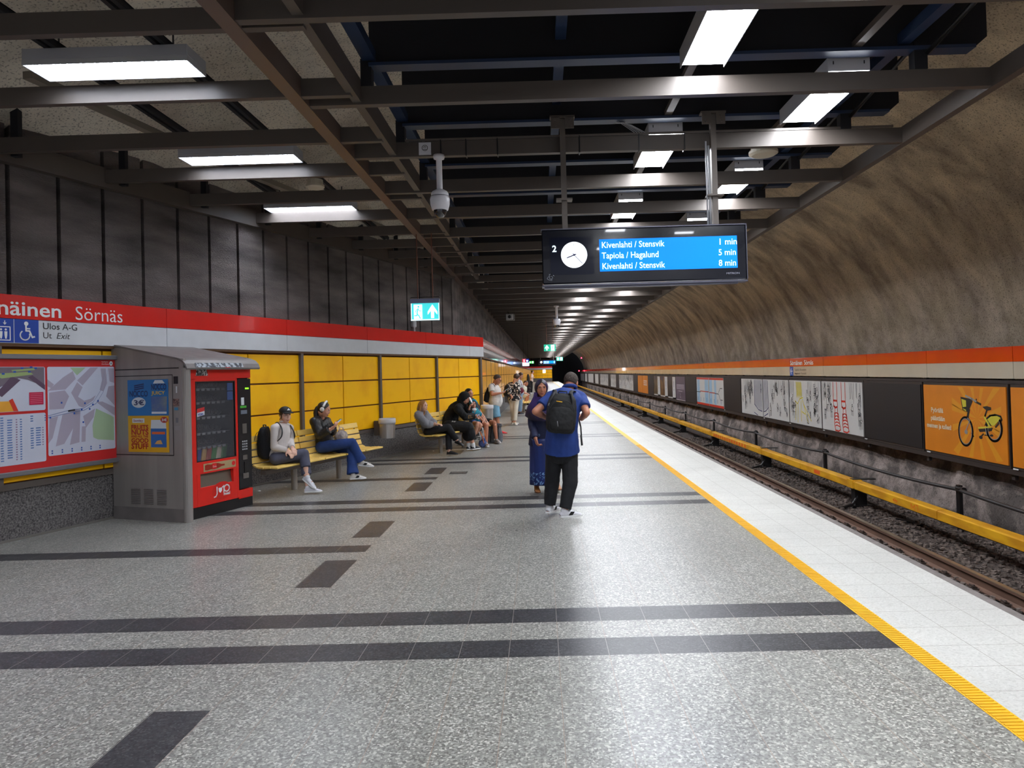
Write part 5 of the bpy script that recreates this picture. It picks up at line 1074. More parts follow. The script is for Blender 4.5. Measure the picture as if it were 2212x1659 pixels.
# ============================================================ BENCHES
M_slat = mat('bench_yellow_wood', (240, 204, 112), .42, noise=.1, nscale=3, c2=(228, 188, 96))
M_bframe = mat('bench_frame_steel', (110, 102, 96), .45, metal=.2)
def bench(s0, n, label, f=WF, legs=(.82,)):
    t = thing('slatted_bench', f(s0+n*.28, .9, 0), label, 'bench')
    prof_ = [(1.2, .445), (1.12, .448), (.98, .437), (.88, .435), (.8, .45), (.755, .5), (.735, .57), (.715, .66), (.695, .75), (.675, .84), (.66, .875)]
    # slats cut from the swept seat profile
    cuts = [(1.215, .438, 1.1, .442), (1.09, .441, .975, .434), (.965, .433, .86, .436), (.852, .438, .775, .475), (.768, .49, .74, .575), (.737, .59, .717, .675), (.714, .69, .693, .77), (.69, .785, .665, .875)]
    for i in range(n):
        a, b = s0+i*.557+.012, s0+(i+1)*.557-.012; mb = MB(f)
        for (o0, z0, o1, z1) in cuts:
            dx, dz = o1-o0, z1-z0; l = math.hypot(dx, dz); nx, nz = dz/l*.014, -dx/l*.014
            if nz < 0: nx, nz = -nx, -nz
            c = .012; q = []
            P0 = [(o0-nx+dx/l*.004, z0-nz+dz/l*.004), (o0, z0), (o0+nx+dx/l*.004, z0+nz+dz/l*.004), (o1+nx-dx/l*.004, z1+nz-dz/l*.004), (o1, z1), (o1-nx-dx/l*.004, z1-nz-dz/l*.004)]
            k = 6; mb.add([(s, o, z) for s in (a, b) for o, z in P0], [(j, (j+1) % k, k+(j+1) % k, k+j) for j in range(k)]+[tuple(range(k)), tuple(range(2*k-1, k-1, -1))])
        part(mb, 'seat_shell', M_slat, t, bevel=.006)
        mb = MB(f)
        for s in (a+.08, b-.08): mb.tube([(s, 1.1, .422), (s, .9, .412), (s, .78, .432), (s, .73, .5), (s, .67, .8)], .009, 6)
        part(mb, 'shell_bracket', M_bframe, t)
    part(MB(f).rbox(s0+.05, s0+n*.557-.05, .88, .98, .33, .4, .006), 'beam', M_bframe, t)
    for L in list(legs)+[n*.557-l for l in legs]:
        part(MB(f).cyl((s0+L, .85, 0), (s0+L, .85, .34), .045, 14), 'leg', mat('leg_steel', (160, 154, 146), .4, metal=.3), t, smooth=False)
    return t
bench(2.93, 5, 'yellow slatted bench beside the vending machine with two people on it')
bench(7.78, 5, 'yellow slatted bench past the bin where the hooded group sits')
WP = lambda s, o, z: V(-1.6+o, 19.8+s, z)
bench(9.6, 4, 'distant yellow bench against the long wall with a seated person', WP)
# ============================================================ BINS
def bin_(c, label, nrm, big=.3, zt=.84, r=.165):
    t = thing('litter_bin', c, label, 'bin'); z0 = c.z
    part(MB().lathe((c.x, c.y, 0), [(0, z0), (r*.93, z0), (r, zt-.02), (r*.97, zt-.02), (r*.9, z0+.03), (0, z0+.03)], 28), 'steel_body', mat('bin_steel', (190, 188, 186), .3, metal=.6, noise=.1, nscale=3, stretch=(9, 9, .05)), t, smooth=False)
    pr = [(r*.9, zt-.25), (r*.94, zt-.03), (r*1.0, zt+.0), (r*1.06, zt-.02), (r*1.05, zt-.07), (r*1.03, zt-.11), (r*1.02, zt-.11)]
    part(MB().lathe((c.x, c.y, 0), pr, 28), 'bin_liner', mat('white_liner', (206, 206, 210), .4), t, smooth=True)
    n = Vector(nrm); p = V(c.x, c.y, 0)-n*(r*.9)
    q = V(c.x, c.y, 0)-n*(big-.02); part(MB().bar(p+V(0, 0, z0+.2), q+V(0, 0, z0+.2), .1, .3), 'wall_bracket', M_dsteel, t)
bin_(WF(7.34, .3, .44), 'steel litter bin with white liner mounted between the two benches', WN)
bin_(WF(12.35, .33, .3), 'steel litter bin with white liner beside the standing man in shorts', WN, .33, zt=.85)
bin_(V(-1.38, 32.6, .3), 'distant steel bin along the far wall behind the woman in white trousers', (1, 0, 0), zt=.85)
# litter
for x, y, l in ((560, 1062, 'scrap of white paper on the floor by the bench leg'), (617, 1053, 'small white tissue at the foot of the bench leg'), (936, 975, 'crumpled white paper under the second bench'), ):
    p = onfloor(x, y); mb = MB(); mb.ell(p+V(0, 0, .008), .025, .018, .01, n=7, m=4); tag(mb.build('paper_scrap', M_wtext, None), l, 'litter')
# ============================================================ PEOPLE
DEFER = []
def smp(P, n=5):
    P = [Vector(p) for p in P]; out = []
    for i in range(len(P)-1):
        a, b, c, d = P[max(i-1, 0)], P[i], P[i+1], P[min(i+2, len(P)-1)]
        for k in range(n): t = k/n; out.append(.5*((2*b)+(c-a)*t+(2*a-5*b+4*c-d)*t*t+(3*b-a-3*c+d)*t**3))
    return out+[P[-1]]
def remeshed(mb, name, m, parent, vox, smooth=3, disp=0, dscale=.12, wrap=None):
    """one continuous skin grown over overlapping forms"""
    o = mb.build(name, m, parent, clean=False)
    q = o.modifiers.new('skin', 'REMESH'); q.mode = 'VOXEL'; q.voxel_size = vox; q.use_smooth_shade = True
    if smooth: q = o.modifiers.new('smooth', 'SMOOTH'); q.factor = .5; q.iterations = smooth
    if disp:
        tx = bpy.data.textures.new('fold_noise', 'CLOUDS'); tx.noise_scale = dscale; tx.noise_depth = 2
        q = o.modifiers.new('folds', 'DISPLACE'); q.texture = tx; q.strength = disp; q.mid_level = .5; q.texture_coords = 'GLOBAL'
    DEFER.append(o); return o
def flush():
    dg = bpy.context.evaluated_depsgraph_get()
    for o in DEFER:
        me = bpy.data.meshes.new_from_object(o.evaluated_get(dg)); old = o.data; nm = old.name
        o.modifiers.clear(); o.data = me; bpy.data.meshes.remove(old); me.name = nm
        me.polygons.foreach_set('use_smooth', [True]*len(me.polygons))
    DEFER.clear()
def nrm(v): v = Vector(v); return v.normalized() if v.length > 1e-8 else Vector((0, 0, 1))
def lerp(a, b, t): return a*(1-t)+b*t
def bez(a, b, c, t): return a*(1-t)**2+b*2*t*(1-t)+c*t*t
TORSO = [(-.16, .10, .10), (-.08, .155, .125), (0.02, .17, .13), (.14, .158, .122), (.3, .14, .108), (.45, .142, .108), (.62, .158, .116), (.76, .168, .115), (.87, .165, .1), (.94, .12, .08), (1.0, .062, .062)]
class Body:
    def __init__(s, J, k=1.0, fat=0.0, wide=1.0):
        s.J = {a: Vector(b) for a, b in J.items()}; s.k = k; s.fat = fat; s.wide = wide
        j = s.J; s.P = (j['hL']+j['hR'])/2; s.N = j['neck']; s.sideH = nrm(j['hL']-j['hR']); s.sideS = nrm(j['sL']-j['sR'])
        s.mid = j.get('mid', (s.P+s.N)/2); s.ctrl = s.mid*2-(s.P+s.N)/2
        f = Vector(j['face']).normalized(); s.f = f; r = f.cross(Vector((0, 0, 1))); r = nrm(r-f*r.dot(f)) if r.length > .1 else s.sideS*-1
        roll = j.get('roll'); s.r = r; s.u = r.cross(f)
        s.fr = (s.r, s.f, s.u); s.H = j['head']
    def tc(s, t):
        if t < 0: return s.P+(s.ctrl-s.P).normalized()*t*.5
        return bez(s.P, s.ctrl, s.N, t)
    def tside(s, t): return nrm(lerp(s.sideH, s.sideS, min(max(t, 0), 1)))
    def prof(s, t):
        T = TORSO; a = np.interp(t, [q[0] for q in T], [q[1] for q in T])*s.k*s.wide; b = np.interp(t, [q[0] for q in T], [q[2] for q in T])*s.k
        bel = math.exp(-((t-.3)/.25)**2)*s.fat; return a+bel*.8, b+bel
    def torso(s, mb, t0=-.16, t1=1.0, inf=0.0, n=14, flare=0, fwd=0):
        P = []; R = []; Q = []; 
        ts = np.linspace(t0, t1, n); pts = []
        for t in ts:
            a, b = s.prof(t); fl = flare*max(0, (.35-t))
            P.append(s.tc(t)); R.append(a+inf+fl); Q.append((b+inf+fl)/(a+inf+fl))
        vs = []; m = 20
        for i, p in enumerate(P):
            ax = nrm(P[min(i+1, n-1)]-P[max(i-1, 0)]); sd = s.tside(ts[i]); sd = nrm(sd-ax*sd.dot(ax)); d = ax.cross(sd)
            for k in range(m):
                q = 2*math.pi*k/m; vs.append(p+sd*R[i]*math.cos(q)+d*R[i]*Q[i]*math.sin(q))
        fs = [(i*m+k, i*m+(k+1) % m, (i+1)*m+(k+1) % m, (i+1)*m+k) for i in range(n-1) for k in range(m)]+[tuple(range(m-1, -1, -1)), tuple((n-1)*m+k for k in range(m))]
        mb.add(vs, fs)
    def arm(s, mb, S, inf=0.0, to=2.0, r=(.05, .041, .028)):
        k = s.k; j = s.J; a, b, c = j['s'+S], j['e'+S], j['w'+S]; r0, r1, r2 = [x*k+inf for x in r]
        inn = lerp(a, s.N, .45); mb.cap(inn, a, r0*.95, r0*1.05)
        e = min(to, 1)
        if inf and to < 1.9: mb.cap(a, lerp(a, b, e*.6), r0*1.02, r0+(r1-r0)*e*.6); mb.tube([lerp(a, b, .1), lerp(a, b, e)], [r0, r0+(r1-r0)*e+.004], 16)
        else: mb.cap(a, lerp(a, b, e), r0*1.02, r0+(r1-r0)*e)
        if to > 1: t = min(to-1, 1); (mb.tube([b, lerp(b, c, t)], [r1, r1+(r2-r1)*t], 16) if inf else mb.cap(b, lerp(b, c, t), r1, r1+(r2-r1)*t)); mb.cap(b, lerp(b, c, .1), r1, r1); mb.cap(lerp(b, c, .08), lerp(b, c, min(.45, t)), r1*1.02, r1*.98 if t > .4 else r1)
    def leg(s, mb, S, inf=0.0, to=2.0, r=(.088, .056, .036), frm=0, calf=True, flare=0):
        k = s.k; j = s.J; a, b, c = j['h'+S], j['k'+S], j['a'+S]; r0, r1, r2 = [x*k+inf for x in r]
        e = min(to, 1)
        if frm < 1:
            if inf and to < 1: mb.cap(a, lerp(a, b, e*.5), r0, r0+(r1-r0)*e*.5); mb.tube([lerp(a, b, .1), lerp(a, b, e)], [r0, r0+(r1-r0)*e], 18)
            else: mb.cap(lerp(a, b, frm), lerp(a, b, e), r0+(r1-r0)*frm, r0+(r1-r0)*e)
        if to > 1:
            t = min(to-1, 1); mb.cap(b, lerp(b, c, .1), r1, r1)
            if inf: mb.tube([b, lerp(b, c, t*.5), lerp(b, c, t)], [r1, r1+(r2+flare*.35-r1)*t*.5, r1+(r2+flare-r1)*t], 18)
            else: mb.cap(b, lerp(b, c, t), r1, r1+(r2+flare-r1)*t)
            if calf and t > .5: back = nrm(b-a); mb.cap(lerp(b, c, .15)-nrm(lerp(b, c, .5)-(a+c)/2)*-.012, lerp(b, c, .5), r1*.98, r1*.86)
    def hand(s, mb, S, curl=.5, grip=0, sc_=1.0):
        j = s.J; k = s.k*sc_; w = j['w'+S]; d = nrm(j.get('d'+S, j['w'+S]-j['e'+S])); pn = Vector(j.get('n'+S, (0, 0, -1))); pn = nrm(pn-d*pn.dot(d)); sd = d.cross(pn)*(1 if S == 'L' else -1)   # sd points to the thumb side
        mb.cap(w-d*.01, w+d*.02*k, .026*k, .028*k, .75, sd); mb.tube([w+d*.0*k, w+d*.02*k, w+d*.05*k, w+d*.085*k], [.024*k, .036*k, .042*k, .04*k], 12, True, [.7, .52, .42, .38], sd)
        for i, (o, L) in enumerate(((.031, .072), (.0105, .08), (-.0105, .074), (-.03, .058))):
            p = w+d*.082*k+sd*o*k; a = curl*(.9+.12*i); dd = d
            for q, l in enumerate((.46, .3, .24)):
                dd = nrm(dd*math.cos(a*.9)+pn*math.sin(a*.9)) if q else nrm(d*math.cos(a*.6)+pn*math.sin(a*.6)+sd*o*1.2)
                p2 = p+dd*L*l*k; mb.cap(p, p2, .0096*k, .0086*k, n=8); p = p2
                a = curl*1.0
                if q: dd = dd
                d_ = dd; dd = nrm(d_*math.cos(a)+nrm(pn-d_*pn.dot(d_))*math.sin(a))
        t0 = w+d*.025*k+sd*.03*k; t1 = t0+(d*.6+sd*.7+pn*(.25+grip*.3)).normalized()*.04*k; t2 = t1+(d*.85+sd*.15+pn*(.35+grip*.5)).normalized()*.03*k
        mb.cap(w+d*.015*k+sd*.015*k, t0, .016*k, .014*k); mb.cap(t0, t1, .0135*k, .0115*k); mb.cap(t1, t2, .011*k, .0095*k)
    def foot(s, mb, S, inf=0):
        j = s.J; a, t = j['a'+S], j['t'+S]; t = lerp(a, t, .48); t.z = min(t.z+.02, a.z) if j['t'+S].z < a.z else t.z; k = s.k; d = nrm(t-a+Vector((0, 0, 0))); 
        heel = a-nrm(Vector((d.x, d.y, 0)))*.03*k+Vector((0, 0, -.045*k)); mb.cap(a, heel, .034*k+inf, .03*k+inf); mb.cap(heel, t, .032*k+inf, .026*k+inf, .7); mb.cap(a, lerp(heel, t, .55), .032*k+inf, .03*k+inf)
    def skull(s, mb):
        H, k = s.H, s.k; r, f, u = s.fr; L = lambda x, y, z: H+r*x*k+f*y*k+u*z*k
        mb.ell(L(0, -.012, .03), .076*k, .096*k, .088*k, s.fr); mb.ell(L(0, .03, -.015), .066*k, .068*k, .092*k, s.fr); mb.ell(L(0, .04, -.062), .05*k, .048*k, .05*k, s.fr)
        mb.ell(L(0, .068, -.092), .024*k, .02*k, .019*k, s.fr)                                                        # chin
        mb.cap(L(0, .092, .022), L(0, .103, -.02), .0085*k, .0118*k); mb.ell(L(0, .096, -.029), .0165*k, .013*k, .0095*k, s.fr)    # nose
        for sg in (-1, 1):
            mb.ell(L(sg*.036, .062, -.03), .026*k, .024*k, .024*k, s.fr); mb.ell(L(sg*.032, .085, .036), .026*k, .01*k, .009*k, s.fr)
            mb.ell(L(sg*.076, -.008, -.008), .009*k, .017*k, .031*k, s.fr)
        mb.ell(L(0, .089, -.056), .025*k, .011*k, .008*k, s.fr); mb.ell(L(0, .087, -.068), .021*k, .011*k, .008*k, s.fr)
        nb = s.N; mb.cap(L(0, -.03, -.05), nb+(H-nb)*.05, .052*k, .058*k); mb.cap(L(0, -.01, -.07), nb+s.f*.0, .046*k, .05*k)
    def faceparts(s, parent, brow=(40, 28, 22), lip=(160, 84, 76), iris=(60, 40, 28)):
        H, k = s.H, s.k; r, f, u = s.fr; L = lambda x, y, z: H+r*x*k+f*y*k+u*z*k
        for sg in (-1, 1):
            e = MB().ell(L(sg*.031, .0775, .016), .0145*k, .0125*k, .009*k, s.fr, 12, 8).build('eye', mat('eye_white', (206, 200, 194), .3), parent, smooth=True)
            MB().ell(L(sg*.031, .0875, .016), .0068*k, .0035*k, .0068*k, s.fr, 10, 6).build('iris', mat('iris_%d' % iris[0], iris, .25), e, smooth=True)
            MB().tube([L(sg*.014, .093, .036), L(sg*.032, .0945, .0405), L(sg*.05, .083, .035)], [.0018*k, .0027*k, .0016*k], 6).build('eyebrow', mat('brow_%d' % brow[0], brow, .8), parent, smooth=True)
            MB().tube([L(sg*.018, .0885, .019), L(sg*.031, .0915, .0255), L(sg*.045, .084, .019)], [.002*k, .0028*k, .002*k], 6).build('eyelid', mat('brow_%d' % brow[0], brow, .8), parent, smooth=True)
        MB().tube([L(-.024, .09, -.061), L(-.01, .1005, -.057), L(0, .101, -.059), L(.01, .1005, -.057), L(.024, .09, -.061)], [.002*k, .0052*k, .0048*k, .0052*k, .002*k], 8).tube([L(-.02, .091, -.064), L(0, .1, -.069), L(.02, .091, -.064)], [.002*k, .0062*k, .002*k], 8).build('lips', mat('lips_%d' % lip[0], lip, .5), parent, smooth=True)
    def shell(s, name, m, parent, c=(0, -.01, .02), rad=(.088, .108, .102), win=(48, 60), tilt=-25, thick=.012, cut=None, fr=None, disp=0, back=None):
        """hair, hood or scarf: a hollow ellipsoid with an opening for the face"""
        H, k = s.H, s.k; r, f, u = fr or s.fr; C = H+r*c[0]*k+f*c[1]*k+u*c[2]*k; t = math.radians(tilt); wf = f*math.cos(t)+u*math.sin(t); wu = u*math.cos(t)-f*math.sin(t)
        n, mm = 40, 28; mb = MB(); vs = []; keep = []
        for i in range(mm+1):
            th = math.pi*i/mm
            for q in range(n):
                ph = 2*math.pi*q/n; d = r*math.sin(th)*math.cos(ph)+f*math.sin(th)*math.sin(ph)+u*math.cos(th)
                p = C+r*math.sin(th)*math.cos(ph)*rad[0]*k+f*math.sin(th)*math.sin(ph)*rad[1]*k+u*math.cos(th)*rad[2]*k
                x, y, z = d.dot(r), d.dot(wf), d.dot(wu); ins = y > 0 and (math.degrees(math.atan2(x, y))/win[0])**2+(math.degrees(math.atan2(z, math.hypot(x, y)))/win[1])**2 < 1
                if cut is not None and (p-H).dot(u) < cut*k: ins = True
                vs.append(p); keep.append(not ins)
        fs = []
        for i in range(mm):
            for q in range(n):
                F_ = (i*n+q, (i+1)*n+q, (i+1)*n+(q+1) % n, i*n+(q+1) % n)
                if sum(keep[a] for a in F_) >= 3: fs.append(F_)
        mb.add(vs, fs); o = mb.build(name, m, parent, smooth=True); q = o.modifiers.new('thick', 'SOLIDIFY'); q.thickness = thick*k; q.offset = -1
        b = bmesh.new(); b.from_mesh(o.data); bmesh.ops.delete(b, geom=[v for v in b.verts if not v.link_faces], context='VERTS'); b.to_mesh(o.data); b.free()
        q = o.modifiers.new('soft', 'SUBSURF'); q.levels = 1; q.render_levels = 1
        if disp: 
            tx = bpy.data.textures.new('strand_noise', 'CLOUDS'); tx.noise_scale = .02; q = o.modifiers.new('folds', 'DISPLACE'); q.texture = tx; q.strength = disp; q.texture_coords = 'GLOBAL'
        DEFER.append(o); return o
def body(B, t, skin, vox=.0065, curlL=.5, curlR=.5, feet=True, smooth=2, handscale=1.0):
    mb = MB(); B.torso(mb, inf=-.012); B.skull(mb)
    for S, c in (('L', curlL), ('R', curlR)):
        B.arm(mb, S); B.hand(mb, S, c, sc_=handscale); B.leg(mb, S); B.foot(mb, S, -.006) if feet else None
    mb.cap(B.J['hL'], B.J['hR'], .09*B.k, .09*B.k)
    o = remeshed(mb, 'body', skin, t, vox, smooth); return o
def top(B, t, m, name='shirt', t0=-.02, to=.75, inf=.014, sinf=.016, vox=.009, disp=.012, flare=.02, neck=.95, r=(.05, .043, .032), inL=None):
    mb = MB(); B.torso(mb, t0, neck, inf, 16, flare)
    for S in 'LR': B.arm(mb, S, sinf, to, r)
    return remeshed(mb, name, m, t, vox, 2, disp, .09)
def pants(B, t, m, name='trousers', to=1.92, inf=.018, rr=(.09, .07, .058), vox=.009, disp=.014, t1=.2, flare=0, tL=None, tR=None):
    mb = MB(); B.torso(mb, -.14, t1, inf)
    mb.cap(B.J['hL'], B.J['hR'], .092*B.k+inf*.8, .092*B.k+inf*.8)
    for S, q in (('L', tL or to), ('R', tR or to)): B.leg(mb, S, inf, q, rr, calf=False, flare=flare)
    return remeshed(mb, name, m, t, vox, 2, disp, .1)
def shoe(B, t, S, m, ms, name='shoe', k=1.0, high=0, accent=None, low=False):
    j = B.J; a, tt = j['a'+S], j['t'+S]; d = nrm(tt-a); up_ = Vector((0, 0, 1)); 
    sole = j.get('q'+S)                     # optional sole-down direction
    dn = nrm(Vector(sole)) if sole is not None else Vector((0, 0, -1))
    fwd = tt-a; fwd = nrm(fwd-dn*fwd.dot(dn)); kk = B.k*k
    hl = a-fwd*.055*kk+dn*.055*kk; L = .27*kk; side = fwd.cross(dn)
    P = [hl+fwd*x*L-dn*h*kk for x, h in ((.02, .02), (.12, .035), (.3, .042), (.5, .033), (.7, .022), (.88, .012), (.98, .004))]; R = [x*kk for x in (.026, .036, .037, .039, .043, .038, .02)]; Q = [1.0, .95, 1.0, .85, .6, .5, .5]
    mb = MB(); mb.tube(P, R, 14, True, Q, side); 
    if not low: mb.cap(a-dn*(.012+high)*kk, hl+fwd*.055*kk-dn*.03*kk, .042*kk, .037*kk); mb.cap(hl+fwd*.05*kk-dn*.05*kk, hl+fwd*.14*kk-dn*.035*kk, .034*kk, .034*kk)
    o = remeshed(mb, name, m, t, .006, 2)
    mb = MB(); ring = [(0, .024), (.05, .034), (.2, .036), (.45, .036), (.68, .046), (.88, .038), (1.0, .012)]; vs = []
    for h in (0, .02):
        for x, w_ in ring: vs.append(hl+fwd*x*L+side*w_*kk-dn*(h-.004)*kk)
        for x, w_ in reversed(ring): vs.append(hl+fwd*x*L-side*w_*kk-dn*(h-.004)*kk)
    n = len(ring)*2; mb.add(vs, [tuple(range(n)), tuple(range(2*n-1, n-1, -1))]+[(i, (i+1) % n, n+(i+1) % n, n+i) for i in range(n)]); mb.build('sole', ms, o, bevel=.003)
    if not low and ms is not None and a.y < 14:
        mb = MB()
        for i in range(3): c = hl+fwd*(.15+.028*i)*kk-dn*(.066-.006*i)*kk; mb.tube([c+side*.018*kk, c-dn*.006*kk, c-side*.018*kk], .003*kk, 5)
        mb.build('laces', mat('lace_white', (220, 220, 220), .6), o)
    if accent:
        mb = MB(); c = hl+fwd*.09*kk
        for sg in (-1, 1):
            s_ = side*sg*.0395*kk; mb.quad(c+s_-dn*.02*kk, c+fwd*.05*kk+s_-dn*.02*kk, c+fwd*.075*kk+s_-dn*.055*kk, c+fwd*.03*kk+s_-dn*.06*kk)
        mb.build('side_patch', accent, o)
    return o
def pack(t, C, rt_, fw_, up_, W, Hh, D, m, m2, name='backpack', label=None, group=None, straps=None, strap_m=None):
    """rucksack, C bottom centre, fw_ outwards from the wearer"""
    mb = MB(); n = 18; vs = []; zs = [0, .03, .12, .3, .5, .7, .85, .94, .985, 1]; ws = [.55, .82, .96, 1, 1, .97, .9, .76, .55, .3]; ds = [.5, .8, 1, 1.05, 1, .9, .75, .6, .42, .25]
    for z, a, b in zip(zs, ws, ds):
        for k in range(n):
            q = 2*math.pi*k/n; cx, cy = math.copysign(abs(math.cos(q))**.6, math.cos(q)), math.copysign(abs(math.sin(q))**.6, math.sin(q)); vs.append(C+rt_*cx*W/2*a+fw_*(cy*D/2*b+D/2*b*.9)+up_*z*Hh)
    mb.add(vs, [(i*n+k, i*n+(k+1) % n, (i+1)*n+(k+1) % n, (i+1)*n+k) for i in range(len(zs)-1) for k in range(n)]+[tuple(range(n-1, -1, -1)), tuple((len(zs)-1)*n+k for k in range(n))])
    sh = remeshed(mb, 'pack_body', m, t, .009, 2, .01, .06)
    mb = MB(); vs = []; C2 = C+fw_*D*.72+up_*Hh*.05
    for z, a, b in zip(zs, ws, ds):
        for k in range(n):
            q = 2*math.pi*k/n; vs.append(C2+rt_*math.cos(q)*W*.4*a+fw_*(math.sin(q)*D*.22*b+D*.16*b)+up_*z*Hh*.62)
    mb.add(vs, [(i*n+k, i*n+(k+1) % n, (i+1)*n+(k+1) % n, (i+1)*n+k) for i in range(len(zs)-1) for k in range(n)]+[tuple(range(n-1, -1, -1)), tuple((len(zs)-1)*n+k for k in range(n))])
    remeshed(mb, 'front_pocket', m, t, .008, 2, .01, .05)
    mb = MB(); top_ = C+up_*Hh*.97+fw_*D*.25; mb.tube([top_-rt_*.05, top_-rt_*.045+up_*.035, top_+rt_*.045+up_*.035, top_+rt_*.05], .009, 6); mb.build('grab_handle', m2, t, smooth=True)
    mb = MB()
    a_ = [C+fw_*D*(1.13-.18*math.sin(q))+rt_*W*.4*math.cos(q)+up_*Hh*(.55+.28*math.sin(q)) for q in np.linspace(.1, 3.04, 14)]; mb.tube(a_, .004, 5); mb.build('zip', m2, t, smooth=True)
    if straps:
        mb = MB()
        for pth in straps: mb.tube(smp(pth), .022, 8, True, .3, rt_)
        mb.build('shoulder_straps', strap_m or m2, t, smooth=True)
SK_T = dict(rough=.5, noise=.06, nscale=12)
SK1 = mat('skin_light', (206, 150, 124), .5, noise=.07, nscale=9); SK2 = mat('skin_tan', (186, 124, 96), .48, noise=.07, nscale=9); SK3 = mat('skin_pale', (218, 172, 150), .5, noise=.06, nscale=9)
HAIR_D = mat('hair_dark', (26, 20, 20), .45, noise=.3, nscale=40, stretch=(6, 6, 1)); HAIR_B = mat('hair_blonde', (170, 124, 76), .45, noise=.3, nscale=40, stretch=(6, 6, 1)); HAIR_G = mat('hair_short_brown', (84, 72, 64), .75, c2=(40, 32, 28), nscale=60, bump=.6, bscale=120); HAIR_BR = mat('hair_brown', (70, 46, 32), .5, noise=.3, nscale=50)
C_ = lambda o, s: (lambda x, y: (o[0]+x*s, o[1]+y*s))
def base(ps): A = np.array([tuple(p) for p in ps]); return V(A[:, 0].mean(), A[:, 1].mean(), 0)
# ---------------------------------------------------------------- 1 man with the black rucksack
m1 = C_((1130, 790), .10247); m2 = C_((1120, 940), .12057)
Y_ = lambda c, x, y, Y: atY(*c(x, y), Y)
J = dict(head=Y_(m1, 1012, 370, 8.36), face=V(.30, .80, -.52), neck=Y_(m1, 965, 545, 8.26), sL=Y_(m1, 600, 665, 8.24), sR=Y_(m1, 1215, 680, 8.22), eL=Y_(m1, 262, 965, 8.08), wL=Y_(m1, 520, 1110, 8.30), eR=Y_(m1, 1335, 990, 8.06), wR=Y_(m1, 1235, 1115, 8.30),
         hL=Y_(m2, 640, 330, 8.26), hR=Y_(m2, 905, 340, 8.26), mid=Y_(m1, 850, 1050, 8.16), kL=Y_(m2, 600, 860, 8.36), kR=Y_(m2, 930, 860, 8.20), aL=Y_(m2, 560, 1385, 8.36), aR=Y_(m2, 820, 1425, 8.13), tL=Y_(m2, 700, 1400, 8.52), tR=Y_(m2, 1035, 1475, 8.18),
         dL=V(.5, .85, .1), nL=V(.3, -.2, 1), dR=V(-.3, .9, .1), nR=V(-.3, -.2, 1))
def pin(J, S, z=.085): J['a'+S].z = z; J['t'+S].z = .03
pin(J, 'L', .1); pin(J, 'R', .09)
B = Body(J, 1.04, .008, 1.0)
t = thing('person', (J['aR'].x, J['aR'].y, 0), 'person in blue polo and black trousers seen from behind, head bowed, wearing a rucksack', 'person')
bd = body(B, t, SK2, .006, .35, .35)
top(B, t, mat('polo_blue', (22, 56, 130), .75, noise=.12, nscale=10), 'polo_shirt', .03, .64, .024, .016, .008, .012, .03, .96, (.056, .05, .04))
mb = MB(); cN = J['neck']; mb.tube([cN+V(.064*math.cos(a)*1.15+.01, .02+.062*math.sin(a), .045-.03*math.sin(a)) for a in np.linspace(0, 6.283, 20)], .02, 8); mb.build('collar', MATS['polo_blue'], t, smooth=True)
mb = MB(); mb.quad(Y_(m1, 820, 500, 8.175), Y_(m1, 905, 490, 8.175), Y_(m1, 905, 505, 8.175), Y_(m1, 822, 515, 8.175)); mb.build('collar_stripe', mat('pale_blue_stripe', (170, 190, 226), .6), t)
pants(B, t, mat('trousers_black', (18, 18, 24), .85, noise=.15, nscale=12), 'trousers', 1.88, .012, (.088, .072, .052), .008, .016, .06)
B.shell('hair', HAIR_G, t, (0, -.016, .03), (.0805, .1, .094), (82, 60), -28, .01, -.035, disp=.004)
M_sw = mat('sneaker_white', (206, 206, 212), .5); M_so = mat('sole_white', (222, 222, 222), .6)
shoe(B, t, 'L', M_sw, M_so, accent=M_blk); shoe(B, t, 'R', M_sw, M_so, accent=M_blk)
# rucksack hangs on the back: a thing of its own
bk = thing('backpack', Y_(m1, 780, 1440, 8.0), 'black rucksack with a thin yellow bar on the back of the blue polo', 'backpack')
c = Y_(m1, 775, 1425, 8.04); tp_ = Y_(m1, 830, 620, 8.06); up_ = nrm(tp_-c); fw_ = nrm(V(0, -1, 0)-up_*V(0, -1, 0).dot(up_)); rt_ = fw_.cross(up_)*-1
M_pk = mat('rucksack_black', (13, 13, 15), .75, noise=.2, nscale=18); M_pk2 = mat('rucksack_webbing', (30, 30, 33), .7)
sP = lambda x0, y0, x1, y1: [Y_(m1, x0, y0, 7.98), Y_(m1, (x0+x1)/2, (y0+y1)/2-45, 8.03), Y_(m1, x1, y1, 8.12), Y_(m1, x1+(x1-x0)*.25, y1+55, 8.3)]
pack(bk, c, rt_, fw_, up_, .34, (tp_-c).length+.02, .17, M_pk, M_pk2, straps=[sP(690, 610, 660, 520), sP(990, 600, 1080, 545)])
mb = MB(); mb.tube([Y_(m1, 670, 560, 7.96), Y_(m1, 560, 740, 7.92), Y_(m1, 520, 1000, 7.93), Y_(m1, 560, 1330, 7.95)], .013, 6).tube([Y_(m1, 1020, 590, 7.96), Y_(m1, 1050, 760, 7.93), Y_(m1, 1035, 950, 7.94), Y_(m1, 930, 1130, 7.93)], .017, 6); mb.build('compression_straps', M_pk2, bk, smooth=True)
mb = MB(); mb.bar(Y_(m1, 700, 745, 7.885), Y_(m1, 825, 765, 7.885), .008, .018, (0, -1, 0)); mb.build('yellow_logo_bar', mat('logo_yellow', (230, 176, 30), .5), bk)
mb = MB(); mb.tube([Y_(m1, 722, 1170, 7.79), Y_(m1, 735, 1280, 7.8)], .004, 6).tube([Y_(m1, 560, 760, 7.92), Y_(m1, 530, 840, 7.9)], .004, 6); mb.build('zip_pulls', mat('zip_silver', (140, 140, 146), .4), bk, smooth=True)
